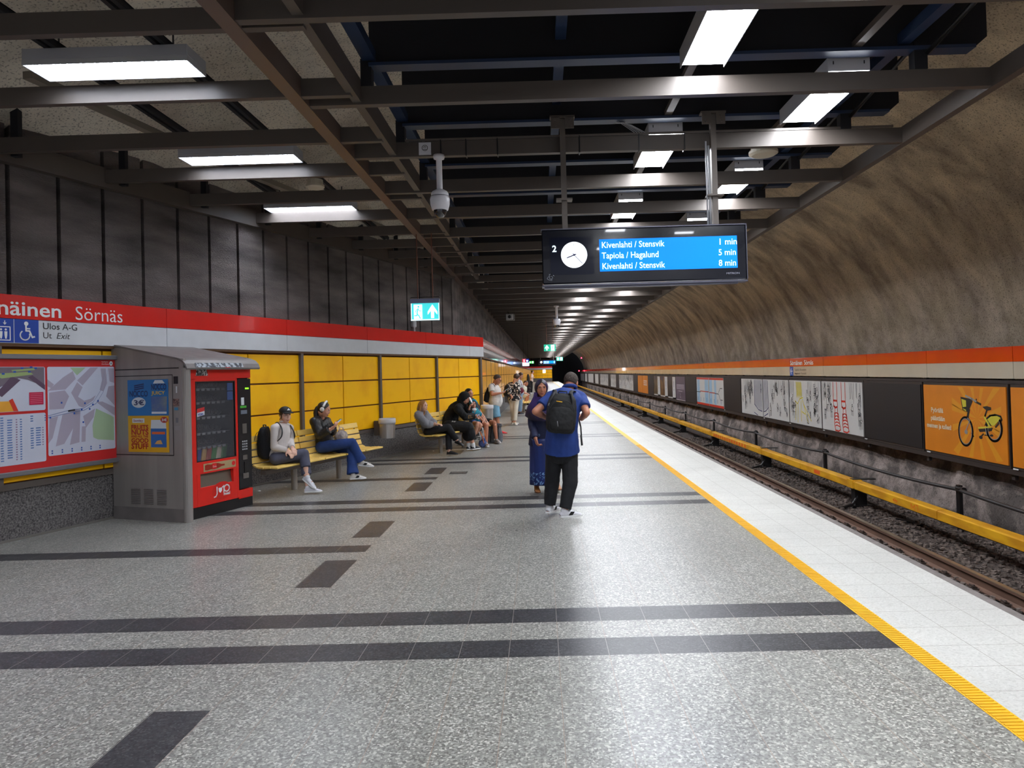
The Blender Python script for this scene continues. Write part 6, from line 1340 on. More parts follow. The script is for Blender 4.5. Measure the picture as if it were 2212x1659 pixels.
mb = MB(); mb.tube([Y_(m1, 1180, 1150, 8.2), Y_(m1, 1215, 1300, 8.1), Y_(m1, 1240, 1650, 8.08)], .009, 6, True, .25, (1, 0, 0)); mb.tube([Y_(m2, 1120, 0, 8.08), Y_(m2, 1138, 185, 8.08)], .011, 6, True, .25, (1, 0, 0)); mb.build('loose_strap', M_blk, bk, smooth=True)
# ---------------------------------------------------------------- 2 woman in the purple headscarf
J = dict(head=Y_(m1, 385, 480, 9.72), face=V(.10, -.98, -.06), neck=Y_(m1, 385, 770, 9.82), sR=Y_(m1, 190, 905, 9.82), sL=Y_(m1, 575, 905, 9.86), eR=Y_(m1, 185, 1230, 9.78), wR=Y_(m1, 262, 1530, 9.60), eL=Y_(m1, 620, 1200, 9.9), wL=Y_(m1, 560, 1400, 9.75),
         hR=Y_(m2, 320, 260, 9.89), hL=Y_(m2, 480, 260, 9.9), kR=Y_(m2, 350, 650, 9.93), kL=Y_(m2, 540, 650, 9.97), aR=Y_(m2, 325, 990, 9.94), aL=Y_(m2, 700, 960, 10.12), tR=V(0, 0, 0), tL=V(0, 0, 0), dR=V(.25, -.1, -1), nR=V(.9, .3, .1), dL=V(0, -.3, -1), nL=V(-1, 0, 0))
for S in 'LR': J['t'+S] = J['a'+S]+V(.02, -.16, 0); pin(J, S, .09)
B = Body(J, .98, .01, 1.0)
t = thing('person', base([J['aL'], J['aR']]), 'person in a purple headscarf and long dark blue dress facing the camera', 'person')
bd = body(B, t, SK2, .006, .4, 1.15); B.faceparts(t, (24, 18, 18), (170, 92, 84), (34, 24, 20))
M_dr = mat('dress_navy', (16, 26, 64), .7, noise=.2, nscale=6)
top(B, t, M_dr, 'dress_top', .1, 1.98, .014, .014, .009, .012, 0, .95)
mb = MB(); c = (J['hL']+J['hR'])/2; b_ = V(lerp(J['aR'], J['aL'], .36).x, 9.94, .135); vs = []; n = 48; zz_ = np.linspace(0, 1, 16)
top_c = lerp(B.tc(.2), B.tc(.3), .5)
for q in zz_:
    p = lerp(top_c, b_, q); R_ = .155+.045*q; 
    for k in range(n):
        a = 2*math.pi*k/n; w_ = 1+(.03*math.cos(9*a+.5)+.02*math.cos(14*a))*q; vs.append(p+V(math.cos(a)*R_*w_*1.02, math.sin(a)*(.15+.05*q)*w_, 0))
mb.add(vs, [(i*n+k, (i+1)*n+k, (i+1)*n+(k+1) % n, i*n+(k+1) % n) for i in range(15) for k in range(n)]); sk = mb.build('skirt', mat('dress_blue_satin', (18, 44, 112), .5, noise=.35, nscale=5, stretch=(3, 3, .4)), t, smooth=True); q = sk.modifiers.new('thick', 'SOLIDIFY'); q.thickness = .006
rd = random.Random(4); mb = MB()
for i in range(90):
    a = -math.pi/2+rd.uniform(-1.25, 1.25); q = rd.uniform(.72, .97); p = lerp(top_c, b_, q); R_ = .155+.045*q; D_ = .15+.05*q
    w_ = 1+(.03*math.cos(9*a+.5)+.02*math.cos(14*a))*q+.025; o_ = p+V(math.cos(a)*R_*w_*1.02, math.sin(a)*D_*w_, 0); tx = nrm(V(-math.sin(a)*R_, math.cos(a)*D_, 0)); an = rd.uniform(.3, 2.8); d1 = tx*math.cos(an)+V(0, 0, math.sin(an)); d2 = tx*-math.sin(an)+V(0, 0, math.cos(an)); L_ = rd.uniform(.012, .026)
    mb.quad(o_-d1*L_, o_-d2*L_*.35, o_+d1*L_, o_+d2*L_*.35)
mb.build('leaf_print', mat('leaf_print_blue', (120, 160, 206), .6), sk)
mb = MB(); c = Y_(m1, 335, 1465, 9.68); mb.tube([c+V(.009*math.cos(a), 0, .014*math.sin(a)) for a in np.linspace(0, 6.28, 12)], .0025, 5); mb.build('wrist_emblem', MATS['leaf_print_blue'], t)
M_scf = mat('scarf_purple', (58, 26, 108), .55, noise=.5, nscale=3, c2=(22, 14, 44), ramp=(.4, .6))
B.shell('headscarf', mat('scarf_dark_purple', (40, 22, 72), .5, c2=(20, 14, 36), nscale=5), t, (0, -.018, .012), (.096, .108, .12), (46, 66), -18, .008)  # head part in a darker purple than the drape
B.shell('hairline', HAIR_D, t, (0, -.012, .018), (.086, .101, .112), (56, 62), -28, .008, -.04)
H = B.H; 
mb = MB(); vs = []; n = 36
for q, (cz, rx, ry, ox) in enumerate(((-.05, .098, .095, -.02), (-.11, .108, .105, -.025), (-.17, .14, .118, -.03), (-.24, .185, .13, -.03), (-.31, .205, .135, -.035), (-.37, .212, .14, -.04))):
    for k in range(n): a = 2*math.pi*k/n; w_ = 1+.03*math.sin(7*a+q)*q*.4; dip = .035*math.cos(a+1.57)*(q > 3); vs.append(H+V(ox*.3+math.cos(a)*rx*w_, .035+math.sin(a)*ry*w_, cz-dip*(q-3)))
mb.add(vs, [(i*n+k, (i+1)*n+k, (i+1)*n+(k+1) % n, i*n+(k+1) % n) for i in range(5) for k in range(n) if not (i < 1 and 23 < k < 31)]); o = mb.build('scarf_drape', M_scf, t, smooth=True); q = o.modifiers.new('thick', 'SOLIDIFY'); q.thickness = .006
M_sh = mat('shoe_tan_leather', (150, 96, 50), .5)
for S in 'LR': shoe(B, t, S, M_sh, mat('sole_brown', (100, 60, 32), .6), 'ankle_shoe', .95, low=True)
# ---------------------------------------------------------------- 3 seated girl with the black cap
g1 = C_((540, 860), .13257); O_ = lambda c, x, y, o: atO(*c(x, y), o)
J = dict(head=O_(g1, 575, 280, 1.0), face=V(.72, -.68, -.1), neck=O_(g1, 535, 415, .94), sR=O_(g1, 400, 490, 1.0), sL=O_(g1, 650, 490, .88), eR=O_(g1, 392, 800, 1.0), wR=O_(g1, 610, 850, 1.14), eL=O_(g1, 660, 700, .96), wL=O_(g1, 690, 810, 1.16),
         hR=O_(g1, 425, 985, .98), hL=O_(g1, 520, 960, .92), kR=O_(g1, 880, 905, 1.26), aR=O_(g1, 930, 1300, 1.34), tR=O_(g1, 1085, 1480, 1.5), kL=O_(g1, 890, 975, 1.24), aL=O_(g1, 945, 1480, 1.36), tL=O_(g1, 1130, 1555, 1.5), dR=V(.6, -.3, -.5), nR=V(0, .3, -1), dL=V(.5, -.6, -.5), nL=V(-.3, 0, -1), qR=V(-.5, .2, -.8))
J['aL'].z = .085; J['tL'].z = .03
B = Body(J, .95, 0, .95)
t = thing('person', WF(3.4, .9, .45), 'person in a black cap and white zip top sitting with legs crossed on the bench', 'person')
body(B, t, SK3, .006, .3, .3); B.faceparts(t, (60, 42, 32), (176, 110, 100), (70, 60, 50))
M_wt = mat('top_offwhite', (204, 196, 192), .6, noise=.05, nscale=10)
top(B, t, M_wt, 'zip_top', .0, 1.96, .008, .01, .008, .008, .03, 1.0)
mb = MB(); cN = lerp(J['neck'], J['head'], .25); mb.tube([cN+B.r*.052*math.cos(a)+nrm(B.f+V(0, 0, .2))*.052*math.sin(a) for a in np.linspace(-4.2, 1.1, 16)], .014, 6, True, 1); mb.build('collar', M_wt, t, smooth=True)
M_gt = mat('trousers_slate', (78, 80, 98), .8, noise=.12, nscale=9)
pants(B, t, M_gt, 'cropped_trousers', 1.55, .012, (.088, .066, .062), .009, .012)
B.shell('hair', HAIR_BR, t, (0, -.014, .02), (.084, .104, .098), (58, 64), -20, .01, -.07)
mb = MB(); b0 = B.H-B.f*.09-B.u*.03; mb.tube([b0, b0-B.f*.03-V(0, 0, .05), b0-B.f*.02-V(0, 0, .12)], [.028, .03, .012], 8); mb.build('ponytail', HAIR_BR, t, smooth=True)
cp = B.shell('baseball_cap', mat('cap_black', (16, 16, 18), .7), t, (0, -.008, .052), (.092, .112, .088), (1, 1), 0, .01, .045)
mb = MB(); vs = []
for i, a in enumerate(np.linspace(-1.2, 1.2, 13)):
    p = B.H+B.r*math.sin(a)*.078+B.f*(.075+.0*a)+B.u*.052; vs += [B.H+B.r*math.sin(a)*.082+B.f*(.03+.07*math.cos(a))+B.u*.056, B.H+B.r*math.sin(a)*.075+B.f*(.06+.12*math.cos(a))+B.u*(.052-.012*abs(a))]
mb.add(vs, [(2*i, 2*i+1, 2*i+3, 2*i+2) for i in range(12)]); o = mb.build('cap_peak', MATS['cap_black'], t, smooth=True); q = o.modifiers.new('thick', 'SOLIDIFY'); q.thickness = .006
f = lambda u, v, e: B.H+B.r*u+B.f*(.099-.2*v+e)+B.u*(.095+v)
mb = MB(); mb.quad(f(-.028, -.008, .003), f(.028, -.008, .003), f(.004, .024, .004)); mb.build('cap_emblem', M_wtext, t)
for S in 'LR': shoe(B, t, S, M_sw, M_so)
bk = thing('backpack', O_(g1, 250, 980, .62), 'plain black rucksack worn by the seated person in the black cap', 'backpack')
up_ = nrm(V(0, 0, 1)-WN*.12); fw_ = nrm(-WN+WD*-.35); rt_ = fw_.cross(up_)
c = WF(0, 0, 0); hm = lerp(J['hL'], J['hR'], .6); c = hm-WN*.09+V(0, 0, -.01)-WD*.05
pack(bk, c, rt_, fw_, up_, .3, .48, .15, mat('rucksack_plain_black', (15, 16, 22), .8), M_blk, straps=[[J['s'+S]+(J['neck']-J['s'+S])*.3+WN*(-.07), J['s'+S]+(J['neck']-J['s'+S])*.35+V(0, 0, .062), J['s'+S]+(J['neck']-J['s'+S])*.3+WN*.085+V(0, 0, -.03), J['s'+S]+(J['neck']-J['s'+S])*.12+WN*.1+V(0, 0, -.13), J['s'+S]+WN*.03+V(0, 0, -.2)] for S in 'LR'])
# ---------------------------------------------------------------- 4 seated woman with headphones and phone
g2 = C_((660, 850), .12056)
J = dict(head=O_(g2, 330, 285, .98), face=V(.88, .08, -.42), neck=O_(g2, 275, 445, .86), sR=O_(g2, 165, 510, .92), sL=O_(g2, 370, 500, .74), eR=O_(g2, 255, 740, 1.0), wR=O_(g2, 450, 640, 1.18), eL=O_(g2, 480, 680, .92), wL=O_(g2, 485, 615, 1.14),
         hR=O_(g2, 290, 960, .86), hL=O_(g2, 420, 930, .76), kR=O_(g2, 830, 880, 1.26), aR=O_(g2, 1000, 1230, 1.36), tR=O_(g2, 1180, 1340, 1.5), kL=O_(g2, 810, 1005, 1.2), aL=O_(g2, 850, 1470, 1.3), tL=O_(g2, 1045, 1555, 1.44), dR=V(.75, .1, .55), nR=V(-.4, .2, 1), dL=V(.75, -.1, .5), nL=V(-.4, -.3, 1), qR=V(-.15, .1, -1))
J['aL'].z = .09; J['tL'].z = .03
B = Body(J, .98, 0, .95)
t = thing('person', WF(4.4, .9, .45), 'person with white headphones, black jacket and blue jeans looking at a phone on the bench', 'person')
body(B, t, SK1, .006, .5, .5); B.faceparts(t, (20, 14, 14), (150, 70, 70), (26, 20, 18))
top(B, t, mat('jacket_black_leather', (20, 19, 21), .45, noise=.2, nscale=20, bump=.3, bscale=40), 'jacket', .04, 1.9, .026, .024, .009, .022, .06, .98, (.056, .048, .04))
M_j = mat('denim_blue', (26, 56, 116), .85, noise=.2, nscale=8, bump=.2, bscale=150)
pants(B, t, M_j, 'flared_jeans', 1.93, .012, (.09, .066, .05), .009, .012, flare=.04)
B.shell('hair', HAIR_D, t, (0, -.016, .022), (.086, .106, .1), (62, 66), -14, .01, -.07)
mb = MB(); hb_ = nrm(V(-B.f.x, -B.f.y, 0)); z_ = V(0, 0, 1); mb.tube([B.H+hb_*.05+z_*.03, B.H+hb_*.1+z_*.035, B.H+hb_*.125-z_*.02, B.H+hb_*.125-z_*.1, B.H+hb_*.115-z_*.19, B.H+hb_*.1-z_*.27], [.022, .032, .042, .044, .036, .012], 10); remeshed(mb, 'ponytail', HAIR_D, t, .008, 1, .012, .04)
M_hp = mat('headphone_white', (216, 214, 210), .4)
hp = thing('headphones', B.H, 'white over-ear headphones on the seated person looking at a phone', 'headphones')
mb = MB(); mb.tube([B.H+B.r*.096*math.cos(a)+B.u*(.03+.108*math.sin(a)*1.0)-B.f*.012 for a in np.linspace(.1, 3.04, 18)], .011, 8, True, 1.6, None); mb.build('headband', M_hp, hp, smooth=True)
for sg in (-1, 1):
    mb = MB(); mb.lathe(B.H+B.r*sg*.078-B.f*.012-B.u*.0, [(0, 0), (.032, 0), (.036, .01), (.034, .024), (.024, .032), (0, .034)], 18, B.r*sg); mb.build('ear_cup', M_hp, hp, smooth=True)
def phone(c, xd, yd, label, col=(14, 14, 18), w_=.075, h_=.15):
    c, xd, yd = Vector(c), nrm(xd), nrm(yd); nn = nrm(xd.cross(yd)); yd = nn.cross(xd)
    t_ = thing('phone', c, label, 'phone'); mb = MB(lambda x, y, z: c+xd*x+yd*y+nn*z); mb.rbox(-w_/2, w_/2, -h_/2, h_/2, -.004, .004, .002); mb.build('phone_case', mat('phone_case_%d' % col[0], col, .3), t_)
    mb = MB(lambda x, y, z: c+xd*x+yd*y+nn*z); mb.quad((-w_/2+.004, -h_/2+.006, .0045), (w_/2-.004, -h_/2+.006, .0045), (w_/2-.004, h_/2-.006, .0045), (-w_/2+.004, h_/2-.006, .0045)); mb.build('phone_screen', mat('phone_screen_lit', (130, 160, 190), .2, emit=.35), t_); return t_
phone(O_(g2, 575, 510, 1.22), V(.1, .8, -.1), V(.75, 0, .6), 'dark phone held up by the seated person with headphones', (60, 40, 40))
M_ss = mat('sneaker_cream', (200, 196, 190), .6)
for S in 'LR': shoe(B, t, S, M_ss, M_so, accent=M_blk)
# cream handbag on the seat
hb = thing('handbag', WF(4.95, .85, .46), 'pale striped handbag on the bench behind the person with headphones', 'handbag')
c = O_(g2, 640, 770, .84); mb = MB(); mb.ell(c, .13, .1, .11, (WD, WN, V(0, 0, 1))); remeshed(mb, 'bag_body', mat('bag_cream', (176, 164, 156), .6, c2=(110, 100, 104), nscale=14), hb, .008, 2, .015, .05)
mb = MB(); mb.tube([c-WD*.08+V(0, 0, .08), c-WD*.04+V(0, 0, .16), c+WD*.05+V(0, 0, .15), c+WD*.08+V(0, 0, .06)], .01, 6); mb.build('bag_strap', mat('bag_strap_pink', (190, 170, 166), .6), hb, smooth=True)
# ---------------------------------------------------------------- 5 blonde girl in grey
g3 = C_((880, 830), .10247)
J = dict(head=O_(g3, 335, 455, .98), face=V(.88, -.42, -.12), neck=O_(g3, 310, 590, .86), sR=O_(g3, 235, 650, .92), sL=O_(g3, 400, 645, .8), eR=O_(g3, 400, 850, .95), wR=O_(g3, 575, 850, 1.1), eL=O_(g3, 510, 790, .95), wL=O_(g3, 600, 845, 1.14),
         hR=O_(g3, 430, 990, .9), hL=O_(g3, 510, 960, .8), kR=O_(g3, 860, 900, 1.28), aR=O_(g3, 1050, 1195, 1.42), tR=O_(g3, 1190, 1280, 1.6), kL=O_(g3, 860, 960, 1.22), aL=O_(g3, 880, 1400, 1.28), tL=O_(g3, 1040, 1465, 1.45), dR=V(.8, 0, 0), nR=V(0, 0, -1), dL=V(.8, -.2, 0), nL=V(0, 0, -1), qR=V(-.25, .1, -1))
J['aL'].z = .08; J['tL'].z = .03
B = Body(J, .93, 0, .92)
t = thing('person', WF(8.1, .9, .45), 'person with long blonde hair, loose grey jumper and black trousers seated on the second bench', 'person')
body(B, t, SK3, .0075, .3, .3); B.faceparts(t, (120, 90, 64), (186, 116, 104), (70, 90, 110))
mb = MB(); B.torso(mb, -.02, .95, .03, 14, .1); [B.arm(mb, S, .032, 1.5, (.05, .05, .06)) for S in 'LR']; remeshed(mb, 'grey_jumper', mat('jumper_grey', (132, 132, 138), .9, noise=.08, nscale=12), t, .011, 3, .04, .16)
pants(B, t, M_pk if False else mat('trousers_dark', (17, 17, 22), .85), 'trousers', 1.9, .012, (.088, .062, .05), .01, .012, flare=.01)
B.shell('hair', HAIR_B, t, (0, -.014, .022), (.086, .106, .1), (52, 66), -14, .01)
mb = MB()
for sg in (-1, 1): mb.tube([B.H+B.r*sg*.07-B.f*.01+B.u*.02, B.H+B.r*sg*.078-B.f*.015-B.u*.08, B.H+B.r*sg*.07-B.f*.03-V(0, 0, .19)], [.018, .024, .012], 8)
mb.tube([B.H-B.f*.08+B.u*.04, B.H-B.f*.1-B.u*.08, B.H-B.f*.085-V(0, 0, .22)], [.06, .062, .035], 10, True, .6); remeshed(mb, 'long_hair', HAIR_B, t, .007, 1, .006, .03)
M_bs = mat('shoe_black', (24, 24, 28), .6)
for S in 'LR': shoe(B, t, S, M_bs, mat('sole_black', (34, 34, 36), .7), low=True)
# ---------------------------------------------------------------- 6 person in the black hoodie leaning over
J = dict(head=O_(g3, 1215, 300, 1.2), face=V(.72, -.1, -.62), neck=O_(g3, 1150, 420, 1.1), sR=O_(g3, 1060, 520, 1.16), sL=O_(g3, 1190, 480, .96), eR=O_(g3, 1215, 690, 1.24), wR=O_(g3, 1400, 670, 1.32), eL=O_(g3, 1280, 640, 1.1), wL=O_(g3, 1300, 520, 1.3),
         hR=O_(g3, 860, 890, .92), hL=O_(g3, 960, 850, .82), mid=O_(g3, 950, 620, .88), kR=O_(g3, 1290, 900, 1.38), aR=O_(g3, 1392, 1265, 1.42), tR=O_(g3, 1570, 1370, 1.5), kL=O_(g3, 1250, 930, 1.28), aL=O_(g3, 1292, 1250, 1.32), tL=O_(g3, 1440, 1330, 1.42), dR=V(.9, .1, .25), nR=V(0, .2, -1), dL=V(.3, -.3, .8), nL=V(.8, 0, -.5))
for S in 'LR': J['a'+S].z = .09; J['t'+S].z = .03
B = Body(J, 1.03, .02, 1.05)
t = thing('person', WF(9.2, .9, .45), 'person in a black hooded top with yellow sleeve print leaning forward on the second bench', 'person')
body(B, t, SK1, .0075, .5, .8)
M_hd = mat('hoodie_black', (17, 17, 19), .9, noise=.1, nscale=10)
top(B, t, M_hd, 'hooded_top', -.1, 1.95, .035, .03, .011, .03, .05, .98, (.058, .052, .042))
B.shell('hood', M_hd, t, (0, -.03, .01), (.112, .128, .132), (50, 62), -12, .012)
mb = MB(); mb.cap(B.H-B.f*.05-B.u*.08, J['neck']+V(0, 0, .0), .1, .12); remeshed(mb, 'hood_base', M_hd, t, .011, 2, .02, .08)
mb = MB(); B.torso(mb, -.16, .15, .03); mb.cap(J['hL'], J['hR'], .13, .13)
for S in 'LR': mb.cap(J['h'+S], J['k'+S], .13, .12); mb.cap(J['k'+S], lerp(J['k'+S], J['a'+S], .42), .1, .12)
remeshed(mb, 'wide_black_shorts', MATS['trousers_dark'], t, .011, 3, .03, .16)
mb = MB(); c = B.H+B.f*.13+B.u*.055; mb.ell(c, .07, .075, .012, (B.r, nrm(B.f*.9-B.u*.45), nrm(B.u*.9+B.f*.45))); mb.build('white_cap_peak', mat('cap_white', (220, 220, 222), .5), t, smooth=True)
mb = MB(); a_, b_ = J['eR'], J['wR']; ax = nrm(b_-a_); s1 = nrm(ax.cross(V(0, 0, 1))); s1 = s1 if s1.y < 0 else -s1; r_ = .081
for i in range(5):
    c = lerp(a_, b_, .12+.19*i)+s1*(r_-.012*i*.6); mb.tube([c+ax*.02*math.cos(q)+V(0, 0, .03*math.sin(q)) for q in np.linspace(0, 6.28, 9)], .005, 5)
mb.build('sleeve_print', mat('print_amber', (206, 150, 60), .6), t)
mb = MB(); c0, c1 = O_(g3, 950, 785, 1.09), O_(g3, 1190, 815, 1.19)
for i in range(7): c = lerp(c0, c1, i/6); mb.tube([c+V(-.012, 0, -.012), c+V(0, 0, .018), c+V(.014, 0, -.01), c+V(.02, 0, .012)], .005, 5)
mb.build('white_print', M_wtext, t)
M_sk = mat('sock_white', (214, 214, 214), .9)
for S in 'LR':
    mb = MB(); mb.cap(lerp(J['k'+S], J['a'+S], .84), J['a'+S]-V(0, 0, .01), .047, .046); remeshed(mb, 'sock', M_sk, t, .008, 1); shoe(B, t, S, M_bs, M_so, k=1.05)
phone(O_(g3, 1490, 650, 1.42), V(.5, .3, .2), V(.8, -.1, .5), 'black phone in the hand of the person in the black hooded top')
# ---------------------------------------------------------------- 7 kid in the teal hood
J = dict(head=O_(g3, 1395, 425, 1.18), face=V(.25, -.95, -.05), neck=O_(g3, 1405, 540, 1.1), sR=O_(g3, 1345, 590, 1.14), sL=O_(g3, 1480, 585, 1.1), eR=O_(g3, 1360, 720, 1.24), wR=O_(g3, 1440, 700, 1.34), eL=O_(g3, 1590, 720, 1.16), wL=O_(g3, 1630, 790, 1.3),
         hR=O_(g3, 1370, 820, 1.0), hL=O_(g3, 1470, 815, .98), kR=O_(g3, 1480, 830, 1.38), aR=O_(g3, 1400, 1130, 1.28), tR=O_(g3, 1480, 1230, 1.42), kL=O_(g3, 1545, 870, 1.34), aL=O_(g3, 1440, 1060, 1.2), tL=O_(g3, 1500, 1150, 1.3), dL=V(.3, -.4, -.6), nL=V(-.5, 0, -1), dR=V(.5, -.5, 0), nR=V(0, 0, -1))
B = Body(J, .82, 0, .95)
t = thing('person', WF(9.9, .95, .45), 'child in a teal hooded top with bare legs on the second bench', 'person')
body(B, t, SK1, .0075, .4, .4); B.faceparts(t, (50, 34, 26), (176, 90, 84), (40, 30, 26))
M_tl = mat('hood_teal', (18, 142, 156), .8, noise=.1, nscale=10, c2=(14, 112, 140), ramp=(.4, .6))
top(B, t, M_tl, 'teal_top', -.1, .5, .02, .018, .01, .015, .04, .96)
B.shell('hood', M_tl, t, (0, -.03, .02), (.112, .12, .135), (46, 58), -14, .016); B.shell('hood_lining', mat('lining_navy', (20, 26, 44), .8), t, (0, -.016, .01), (.1, .112, .124), (44, 56), -16, .01)
mb = MB(); mb.ell(B.H-B.u*.115+B.f*.07, .06, .04, .035, B.fr); mb.build('white_collar', M_sk, t, smooth=True)
mb = MB(); B.torso(mb, -.16, .1, .02); [mb.cap(J['h'+S], lerp(J['h'+S], J['k'+S], .35), .09, .08) for S in 'LR']; remeshed(mb, 'shorts', mat('shorts_blue', (24, 60, 120), .8), t, .01, 2, .012)
for S in 'LR': shoe(B, t, S, M_bs, M_so, k=.85)
# ---------------------------------------------------------------- 8 person behind the child
J = dict(head=O_(g3, 1300, 205, .98), face=V(.85, -.5, -.1), neck=O_(g3, 1310, 340, .92), sR=O_(g3, 1300, 400, 1.0), sL=O_(g3, 1420, 400, .84), eR=O_(g3, 1400, 600, 1.1), wR=O_(g3, 1590, 770, 1.25), eL=O_(g3, 1560, 640, .98), wL=O_(g3, 1660, 770, 1.2),
         hR=O_(g3, 1530, 800, .95), hL=O_(g3, 1600, 790, .86), mid=O_(g3, 1430, 600, .84), kR=O_(g3, 1660, 860, 1.4), aR=O_(g3, 1660, 1170, 1.4), tR=O_(g3, 1720, 1255, 1.6), kL=O_(g3, 1830, 815, 1.3), aL=O_(g3, 1880, 1110, 1.34), tL=O_(g3, 1960, 1180, 1.5), dR=V(.4, -.3, -.6), nR=V(-.5, 0, -1), dL=V(.5, -.2, -.6), nL=V(-.3, 0, -1))
for S in 'LR': J['a'+S].z = max(J['a'+S].z, .085)
J['aR'].z = .085; J['tR'].z = .03; J['aL'].z = .085; J['tL'].z = .03
B = Body(J, 1.0, .01, 1)
t = thing('person', WF(10.3, .95, .45), 'dark-haired person in black shorts half hidden behind the child in the teal hood', 'person')
body(B, t, SK2, .0075, .4, .4); B.faceparts(t, (30, 22, 18), (160, 90, 80), (30, 24, 20))
top(B, t, mat('tee_dark_navy', (24, 28, 44), .85), 'tee_shirt', -.08, .55, .016, .02, .011, .015, .03)
mb = MB(); B.torso(mb, -.16, .15, .02); [mb.cap(J['h'+S], lerp(J['h'+S], J['k'+S], .6), .105, .095) for S in 'LR']; remeshed(mb, 'shorts', MATS['trousers_dark'], t, .011, 2, .015)
B.shell('hair', HAIR_D, t, (0, -.016, .03), (.086, .106, .102), (74, 64), -22, .014, -.03, disp=.006)
for S in 'LR': shoe(B, t, S, mat('shoe_grey_canvas', (150, 144, 140), .7), M_so)
# bags on the floor
gb = thing('backpack', O_(g3, 1820, 1240, 1.5), 'grey roll-top rucksack standing on the floor at the end of the second bench', 'backpack')
c = onfloor(*g3(1830, 1250)); c.z = .0; top_ = atY(*g3(1850, 880), c.y+.03); up_ = V(.04, .02, 1).normalized(); fw_ = V(-.25, -1, 0).normalized(); rt_ = V(1, -.25, 0).normalized(); W_, H_, D_ = .40, .46, .22
n = 24; vs = []; zs = [0, .02, .1, .4, .62, .72, .8, .9, 1.0]; ws = [.85, .97, 1, .97, .9, .82, .84, .9, .86]; ds = [.85, 1, 1.05, 1, .8, .6, .42, .25, .14]
for z, a, b in zip(zs, ws, ds):
    for k in range(n): q = 2*math.pi*k/n; cx, cy = math.copysign(abs(math.cos(q))**.5, math.cos(q)), math.copysign(abs(math.sin(q))**.6, math.sin(q)); vs.append(c+V(0, .12, 0)+rt_*cx*W_/2*a+fw_*cy*D_/2*b+up_*(z*H_+.012))
mb = MB(); mb.add(vs, [(i*n+k, i*n+(k+1) % n, (i+1)*n+(k+1) % n, (i+1)*n+k) for i in range(len(zs)-1) for k in range(n)]+[tuple(range(n-1, -1, -1)), tuple((len(zs)-1)*n+k for k in range(n))])
M_gb = mat('rolltop_grey', (88, 90, 96), .8, noise=.15, nscale=14); remeshed(mb, 'bag_body', M_gb, gb, .009, 2, .03, .09)
mb = MB(); F0 = c+V(0, .12, 0)+fw_*(D_/2*1.06+.006)
for u_ in (-.06, .13): mb.tube([F0+rt_*u_+up_*.03, F0+rt_*u_+up_*.2, F0+rt_*u_*.9+up_*.32-fw_*.03, F0+rt_*u_*.8+up_*.43-fw_*.1], .014, 6, True, .3, rt_)
mb.tube([F0+rt_*-.2+up_*.4-fw_*.1, F0+up_*.36-fw_*.07, F0+rt_*.2+up_*.42-fw_*.1], .01, 6); mb.build('bag_straps', M_blk, gb, smooth=True)
mb = MB(); mb.quad(F0+rt_*.03+up_*.08+fw_*.008, F0+rt_*.09+up_*.08+fw_*.008, F0+rt_*.09+up_*.12+fw_*.008, F0+rt_*.03+up_*.12+fw_*.008); mb.build('white_label', M_wtext, gb)
sb = thing('drawstring_bag', onfloor(*g3(1580, 1330)), 'small dark blue bag with orange and white cords beside the grey rucksack', 'bag')
c = onfloor(*g3(1590, 1330)); mb = MB(); mb.ell(c+V(0, 0, .09), .1, .08, .095); mb.ell(c+V(.01, 0, .17), .06, .05, .09); remeshed(mb, 'bag_body', mat('bag_navy', (30, 36, 78), .7, c2=(90, 110, 170), nscale=16, ramp=(.3, .7)), sb, .008, 2, .03, .05)
mb = MB(); mb.tube([c+V(-.06, 0, .1), c+V(-.03, -.05, .22), c+V(-.1, 0, .42), c+V(-.2, 0, .48)], .01, 6); mb.tube([c+V(.02, -.03, .12), c+V(.04, -.03, .3), c+V(.0, 0, .46)], .01, 6); mb.build('white_cords', M_sk, sb, smooth=True)
mb = MB(); mb.tube([c+V(.03, -.07, .1), c+V(.0, -.06, .25), c+V(-.05, 0, .36)], .01, 6); mb.tube([c+V(.08, -.03, .18), c+V(.05, -.03, .4)], .008, 6); mb.build('orange_cords', mat('cord_orange', (236, 130, 60), .7), sb, smooth=True)
# ---------------------------------------------------------------- 9 standing man in white tee and blue shorts
g4 = C_((1030, 780), .10246)
J = dict(head=Y_(g4, 432, 390, 19.72), face=V(.86, -.2, -.46), neck=Y_(g4, 365, 500, 19.76), sR=Y_(g4, 300, 540, 19.62), sL=Y_(g4, 380, 540, 19.95), eR=Y_(g4, 320, 705, 19.52), wR=Y_(g4, 505, 675, 19.55), eL=Y_(g4, 400, 710, 19.98), wL=Y_(g4, 510, 670, 19.85),
         hR=Y_(g4, 375, 925, 19.65), hL=Y_(g4, 385, 925, 19.86), mid=Y_(g4, 395, 740, 19.76), kR=Y_(g4, 425, 1190, 19.62), kL=Y_(g4, 350, 1190, 19.86), aR=Y_(g4, 470, 1500, 19.6), aL=Y_(g4, 360, 1480, 19.9), tR=Y_(g4, 570, 1545, 19.6), tL=Y_(g4, 470, 1520, 19.9), dR=V(.8, .3, .1), nR=V(0, 0, 1), dL=V(.8, -.3, .1), nL=V(0, 0, 1))
pin(J, 'R', .09); pin(J, 'L', .09)
B = Body(J, 1.06, .055, 1.05)
t = thing('person', base([J['aL'], J['aR']]), 'stocky person in glasses, white tee and light blue shorts looking down at a phone', 'person')
body(B, t, SK2, .009, .5, .5); B.faceparts(t, (80, 60, 46), (180, 100, 90))
top(B, t, mat('tee_white', (206, 202, 196), .8, noise=.04, nscale=8), 'tee_shirt', -.04, .62, .032, .022, .011, .014, .0, .96, (.056, .05, .04))
